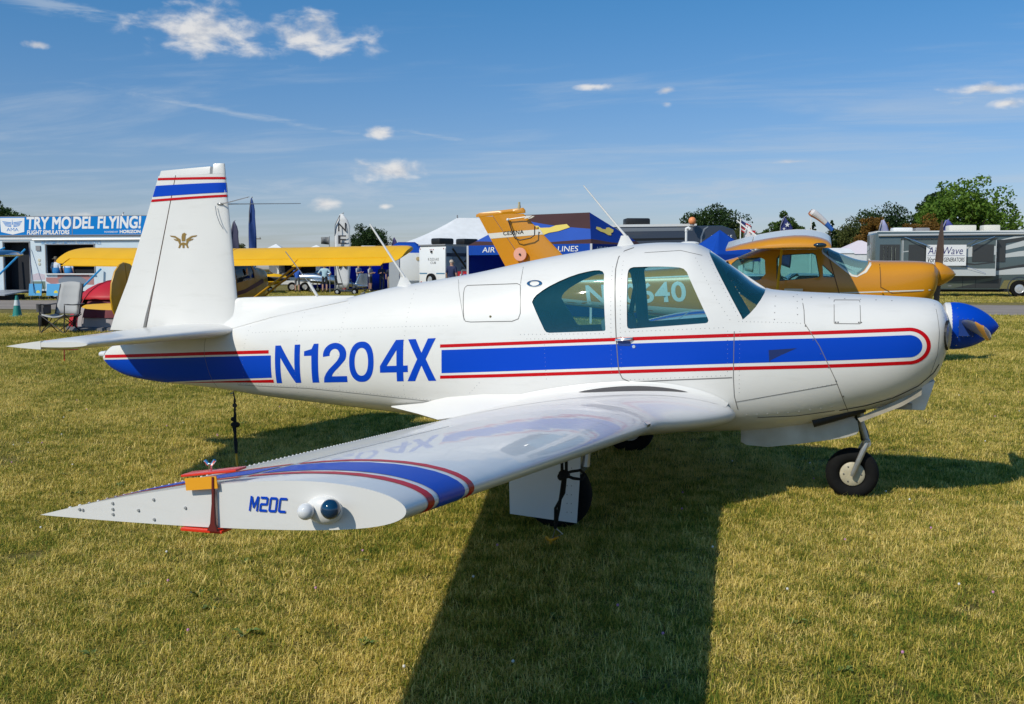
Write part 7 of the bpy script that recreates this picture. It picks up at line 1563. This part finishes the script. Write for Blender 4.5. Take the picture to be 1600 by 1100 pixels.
def dome_tent():
    x,y,_=fld((195-800)/1591*27.2,27.2); T=thing('dome_tent','red dome tent with grey walls pitched behind the white tail','tent',(x,y,0),YW+R(8))
    RD=mat('tent_red',(.50,.008,.02),.55,var=.08,vs=3); GT_=mat('tent_mesh_grey',(.36,.33,.34),.8); DR=mat('tent_door_maroon',(.16,.02,.03),.7)
    def dome(t,a,rx,ry,H,p=2.3): r=(1-t**p)**(1/p); return (rx*r*math.cos(a),ry*r*math.sin(a),H*t)
    mb=MB(); mb.loft([[dome(t,a,1.30,1.2,1.22) for a in xs_(0,6.283,37)[:-1]] for t in (.0,.08,.18,.3,.42,.5)],False,False); mb.build('inner_wall',GT_,T,sm=60)
    mb=MB(); rows=[]
    for t in (.02,.2,.4,.55,.7,.82,.92,.98,.999):
        rows.append([dome(max(t,lim(a)) if False else t,a,1.40,1.3,1.32) for a in xs_(-.6,3.75,30)])
    mb.loft(rows,False,False,False); o=mb.build('rain_fly',RD,T,sm=60); md=o.modifiers.new('s','SOLIDIFY'); md.thickness=.01
    rows=[]
    for t in (.62,.7,.8,.9,.97,.999): rows.append([dome(t-.22*(1-abs(u))*0 ,a,1.40,1.3,1.32) for a,u in ((a,(a-4.71)/1.2) for a in xs_(3.7,5.72,16))])
    mb=MB(); mb.loft(rows,False,False,False); o=mb.build('fly_peak',RD,T,sm=60); md=o.modifiers.new('s','SOLIDIFY'); md.thickness=.01
    mb=MB(); mb.loft([[dome(t,a,1.33,1.23,1.25) for a in xs_(4.0,5.45,10)] for t in (.28,.4,.5,.6,.66)],False,False,False); mb.build('door_panel',DR,T,sm=60)
    for a0 in (.8,2.35,3.95,5.5):
        mb=MB(); mb.tube([dome(t,a0,1.42,1.32,1.34) for t in (0,.2,.4,.6,.75,.88,.96,.999)],.012,6); mb.build('tent_pole',mat('pole_red',(.4,.02,.03),.4),T)
    mb=MB(); mb.lathe([(1.5,.01),(1.42,.10),(1.30,.12)],36,'z'); mb.build('ground_skirt',mat('skirt_dark',(.12,.12,.13),.8,bump=.6,bs=6),T,sm=60)
dome_tent()
def cone():
    T=thing('traffic_cone','teal traffic cone with white collar standing by the road','cone',(-26.6,20.68,0)); TE=mat('cone_teal',(.01,.22,.19),.5)
    mb=MB(); mb.box((0,0,.02),(.36,.36,.04)); mb.build('base',TE,T,bevel=.01); mb=MB(); mb.lathe([(.15,.035),(.042,.70),(.03,.71)],20,'z'); mb.build('shaft',TE,T); mb=MB(); mb.lathe([(.1005,.38),(.072,.56),(.066,.56),(.092,.38)],20,'z'); mb.build('collar',mat('cone_white',(.6,.66,.68),.4),T)
cone()
def scooter():
    x,y,_=fld((541-800)/1591*64,64); T=thing('mobility_scooter','dark four wheeled mobility scooter on the grass before the silver aircraft','scooter',(x,y,0),YW)
    DK=mat('scooter_dark',(.03,.035,.045),.4,coat=.3)
    mb=MB(); mb.prism([(-.62,.16),(.58,.16),(.60,.24),(.1,.26),(-.1,.30),(-.62,.34)],-.22,.22); mb.build('deck',DK,T,bevel=.02)
    for xx in (-.52,.56):
        for s in (-1,1): simple_wheel(T,(xx,s*.27,.17),.17,.1,CHRM,'wheel')
    mb=MB(); mb.tube([(-.45,0,.3),(-.45,0,.60)],.03,8); mb.build('seat_post',GREYP,T); mb=MB(); mb.box((-.42,0,.65),(.42,.42,.1)); st=mb.build('seat',BLACK,T,bevel=.04); mb=MB(); mb.box((-.62,0,.92),(.1,.42,.52),rotm(0,R(-10),0)); mb.build('backrest',BLACK,st,bevel=.04)
    mb=MB(); mb.tube([(.50,0,.25),(.36,0,.78),(.30,0,.92)],.03,8); mb.build('tiller',DK,T); mb=MB(); mb.tube([(.28,-.24,.96),(.32,0,.90),(.28,.24,.96)],.02,6); mb.build('handlebar',DK,T)
    mb=MB(); mb.sph((.55,0,.42),.2,12,8,(.8,1,.7)); mb.build('front_cowl',DK,T); mb=MB(); mb.bbox(-.2,0,-.1,.1,.30,.42); mb.build('battery_box',mat('box_red',(.4,.04,.03),.5),T,sm=None)
    mb=MB(); mb.tube([(-.05,-.25,.2),(-.55,-.3,2.0)],.03,6); mb.build('flag_pole',STEEL,T)
scooter()
# ------------------------------------------------------------------ flags, poles, windsock
def feather(label,px,d,top,w,col,bottom=.2,lean=.0,stars=False,stripes=False,txt=None,name='feather_flag',face=0.,flip=1):
    x,y,_=fld((px-800)/1591*d,d); T=thing(name,label,'flag',(x,y,0),YW+face,'feather flags on poles'); m=mat('flag_%.2f_%.2f_%.2f'%col,col,.7,var=.06,vs=2)
    P=[(0,0,0),(0,0,top*.6),(flip*.05,0,top*.85),(flip*w*.35,0,top*.97),(flip*w*.6,0,top)]
    mb=MB(); mb.tube(P,.03,6); mb.build('pole',GREYP,T)
    mb=MB(); rows=[]
    for i in range(13):
        t=i/12; z=bottom+(top*.985-bottom)*t; ww=w*(.85+.15*math.sin(math.pi*t)) if t<.8 else w*(1-((t-.8)/.2)**2*.45); x0=flip*(0 if t<.7 else .32*w*((t-.7)/.3)**2)
        rows.append([(x0+flip*(ww-abs(x0))*u,.10*math.sin(u*4+i*.7),z-lean*u) for u in xs_(0.02,1,6)])
    mb.loft(rows,False,False,False); o=mb.build('cloth',m,T,sm=60); md=o.modifiers.new('s','SOLIDIFY'); md.thickness=.006
    WHF=mat('flag_white_print',(.75,.75,.75),.7)
    def star(cx,cz,r): return [(cx+(r if k%2==0 else r*.42)*math.sin(k*PI/5),cz+(r if k%2==0 else r*.42)*math.cos(k*PI/5)) for k in range(10)]
    if stars:
        for cx,cz,r in ((.55,.80,.22),(.45,.55,.24),(.65,.32,.2),(.3,.25,.16),(.3,.72,.13)):
            for yy in (-.13,.13): V=star(flip*w*cx,bottom+(top-bottom)*cz,r*w); planar('flag_star',V,[tuple(range(10))],lambda u,v,yy=yy:(u,yy,v),WHF,T)
    if stripes:
        for k in range(4):
            for yy in (-.125,.125): z=bottom+(top-bottom)*(.36+.15*k); V=[(flip*w*.45,z-.02),(flip*w*.98,z),(flip*w*.98,z+.16*w*1.2),(flip*w*.45,z+.14*w*1.2)]; planar('flag_stripe',V,[(0,1,2,3)],lambda u,v,yy=yy:(u,yy,v),mat('flag_red_print',(.55,.02,.03),.7),T)
    if txt:
        for i,ch in enumerate(txt): lettering(ch,(flip*w*.25,-.125,top-1.2-.85*i*(top-bottom)/5.2),(1,0,0),(0,0,1),w*.5,.55,mat('flag_text_dark',(.03,.03,.035),.7),T,.01)
    return T
NAVY=(.02,.03,.16)
feather('tall narrow dark blue feather flag beyond the yellow wing',391,60,5.8,.42,(.01,.045,.20),1.2)
feather('dark grey feather flag just right of the white fin',362,70,4.9,.6,(.05,.05,.10),.6)
feather('white feather flag with dark lettering over the yellow wing',524,66,5.2,1.05,(.66,.66,.67),.3,txt='NEWM')
feather('dark purple feather flag tip above the yellow wing tip',612,110,5.0,.7,(.03,.02,.10),.5)
feather('navy feather flag with large white stars above the white wing top',1216,88,6.2,1.1,NAVY,2.0,stars=True,lean=.35)
feather('red and white striped feather flag with navy corner',1160,84,5.25,.95,(.72,.70,.72),1.5,stripes=True,lean=.2)
feather('navy and white star feather flag at the motorhome rear corner',1369,64,4.7,.65,(.30,.31,.50),.4,stars=True)
feather('blue star feather flag tip above the motorhome roof',1467,72,5.1,.9,(.06,.07,.30),1.0,stars=True)
feather('small white feather flag tip above the exhibit trailer banner',190,62,5.0,.5,(.7,.7,.72),1.0)
def small_things():
    x,y,_=fld((1155-800)/1591*92,92); T=thing('flagpole_flag','striped national flag flying on a white pole','flag',(x,y,0),YW)
    mb=MB(); mb.tube([(0,0,0),(0,0,6.1)],.05,8); mb.build('pole',LTR,T); 
    for k in range(7):
        mb=MB(); mb.loft([[(.05+.95*u,.1*math.sin(u*6),5.95-.14*k-.55*u),(.05+.95*u,.1*math.sin(u*6),5.95-.14*(k+1)-.55*u)] for u in xs_(0,1,9)],False,False,False); o=mb.build('flag_stripe',mat('flag_red_print',(.55,.02,.03),.7) if k%2==0 else mat('flag_white_print',(.75,.75,.75),.7),T,sm=60); o.modifiers.new('s','SOLIDIFY').thickness=.005
    mb=MB(); mb.loft([[(.05+.42*u,.1*math.sin(u*.42/.95*6)-.012,5.96-.243*u),(.05+.42*u,.1*math.sin(u*.42/.95*6)-.012,5.40-.243*u)] for u in xs_(0,1,5)],False,False,False); o=mb.build('flag_canton',mat('flag_navy',(.02,.03,.14),.7),T,sm=60); o.modifiers.new('s','SOLIDIFY').thickness=.005
    x,y,_=fld((1265-800)/1591*105,105); T=thing('windsock','orange, white and blue windsock drooping from a pole','windsock',(x,y,0),YW)
    mb=MB(); mb.tube([(0,0,0),(0,0,5.6)],.12,8); mb.tube([(0,0,5.5),(-.05,0,7.6)],.05,8); mb.build('pole',WHT,T)
    a=Vector((-.15,0,7.45)); b=Vector((2.15,0,5.55)); prev=[]
    dirv=(b-a).normalized(); up=Vector((0,1,0)); w=dirv.cross(up)
    def sec(t): 
        r=(.42 if t<.15 else .42-.22*(t-.15)/.85)*(1 if t>.02 else .75); c=a.lerp(b,t)+Vector((0,0,.18*math.sin(math.pi*t))); return [tuple(c+(up*math.cos(q)+w*math.sin(q))*r) for q in xs_(0,6.283,17)[:-1]]
    O=mat('sock_orange',(.80,.28,.13),.6); Wm=mat('sock_white',(.70,.66,.66),.6); B=mat('sock_blue',(.03,.13,.48),.6)
    for nm,t0,t1 in (('sock_body',0,.70),('sock_tail',.70,1.)):
        rg=[sec(t) for t in xs_(t0,t1,8)]; mb=MB(); n=16
        for i in range(7):
            for j in range(n):
                mb.cur=(2 if nm=='sock_tail' else (0 if (j in (10,11,12,13,14,15,0)) else 1)); mb.add([rg[i][j],rg[i][(j+1)%n],rg[i+1][(j+1)%n],rg[i+1][j]],[(0,1,2,3)])
        mb.build(nm,[O,Wm,B],T,sm=60)
    x,y,_=fld((401-800)/1591*110,110); T=thing('utility_pole','thin grey utility pole with a cross arm beyond the yellow wing','pole',(x,y,0),YW)
    mb=MB(); mb.tube([(0,0,0),(0,0,5.1)],.13,8); mb.build('pole',mat('weathered_wood',(.22,.19,.16),.9),T); mb=MB(); mb.bbox(-.6,.6,-.06,.06,4.75,4.87); mb.build('cross_arm',MATS['weathered_wood'],T,sm=None)
    for s in (-.5,.5): mb=MB(); mb.lathe([(.05,4.87),(.06,4.95),(.03,5.0)],8,'z',(s,0,0)); mb.build('insulator',GREYP,T)
    x,y,_=fld((516-800)/1591*68,68); T=thing('black_flag','small dark flag with pale print on a short pole','flag',(x,y,0),YW); mb=MB(); mb.tube([(0,0,0),(0,0,3.75)],.03,6); mb.build('pole',GREYP,T)
    mb=MB(); mb.loft([[(-.0-.55*u,.06*math.sin(u*6),3.7),(-.0-.55*u,.06*math.sin(u*6),3.2+.05*u)] for u in xs_(0,1,7)],False,False,False); o=mb.build('cloth',mat('flag_black',(.03,.035,.04),.7,col2=(.3,.3,.3),vs=5),T,sm=60); o.modifiers.new('s','SOLIDIFY').thickness=.005
    for i,(px,d) in enumerate(((575,105),(632,108))):
        x,y,_=fld((px-800)/1591*d,d); T=thing('roof_unit_camper',('distant white camper roof below the lone tree','distant white camper roof near the blue canopy peak')[i],'camper',(x,y,0),YW,'distant white campers'); mb=MB(); mb.bbox(-2.6,2.6,0,2.4,.5,3.5); mb.build('body',WHT,T,bevel=.05); mb=MB(); mb.box((0,1.1,3.75),(1.5,.9,.45)); mb.build('air_conditioner',WHT,T,bevel=.08)
        for xx in (-.6,.5): simple_wheel(T,(xx,.05,.36),.36,.22,CHRM,'wheel')
    for i,(px,d,w) in enumerate(((433,100,2.6),(496,104,3.))):
        x,y,_=fld((px-800)/1591*d,d); T=thing('white_pop_up',('distant white pop-up peak near the thin utility pole','distant white pop-up peak beside the lettered white feather flag')[i],'canopy',(x,y,0),YW,'distant white pop-up canopies'); mb=MB(); mb.loft([[(-w,-w,2.6),(w,-w,2.6),(w,w,2.6),(-w,w,2.6)],[(-w*.4,-w*.4,3.4),(w*.4,-w*.4,3.4),(w*.4,w*.4,3.4),(-w*.4,w*.4,3.4)],[(-.05,-.05,4.0),(.05,-.05,4.0),(.05,.05,4.0),(-.05,.05,4.0)]]); mb.build('roof',WC,T,sm=None)
        for sx in (-w,w):
            for sy in (-w,w): mb=MB(); mb.tube([(sx*.97,sy*.97,0),(sx*.97,sy*.97,2.62)],.05,6); mb.build('leg',MATS['leg_white'],T)
small_things()
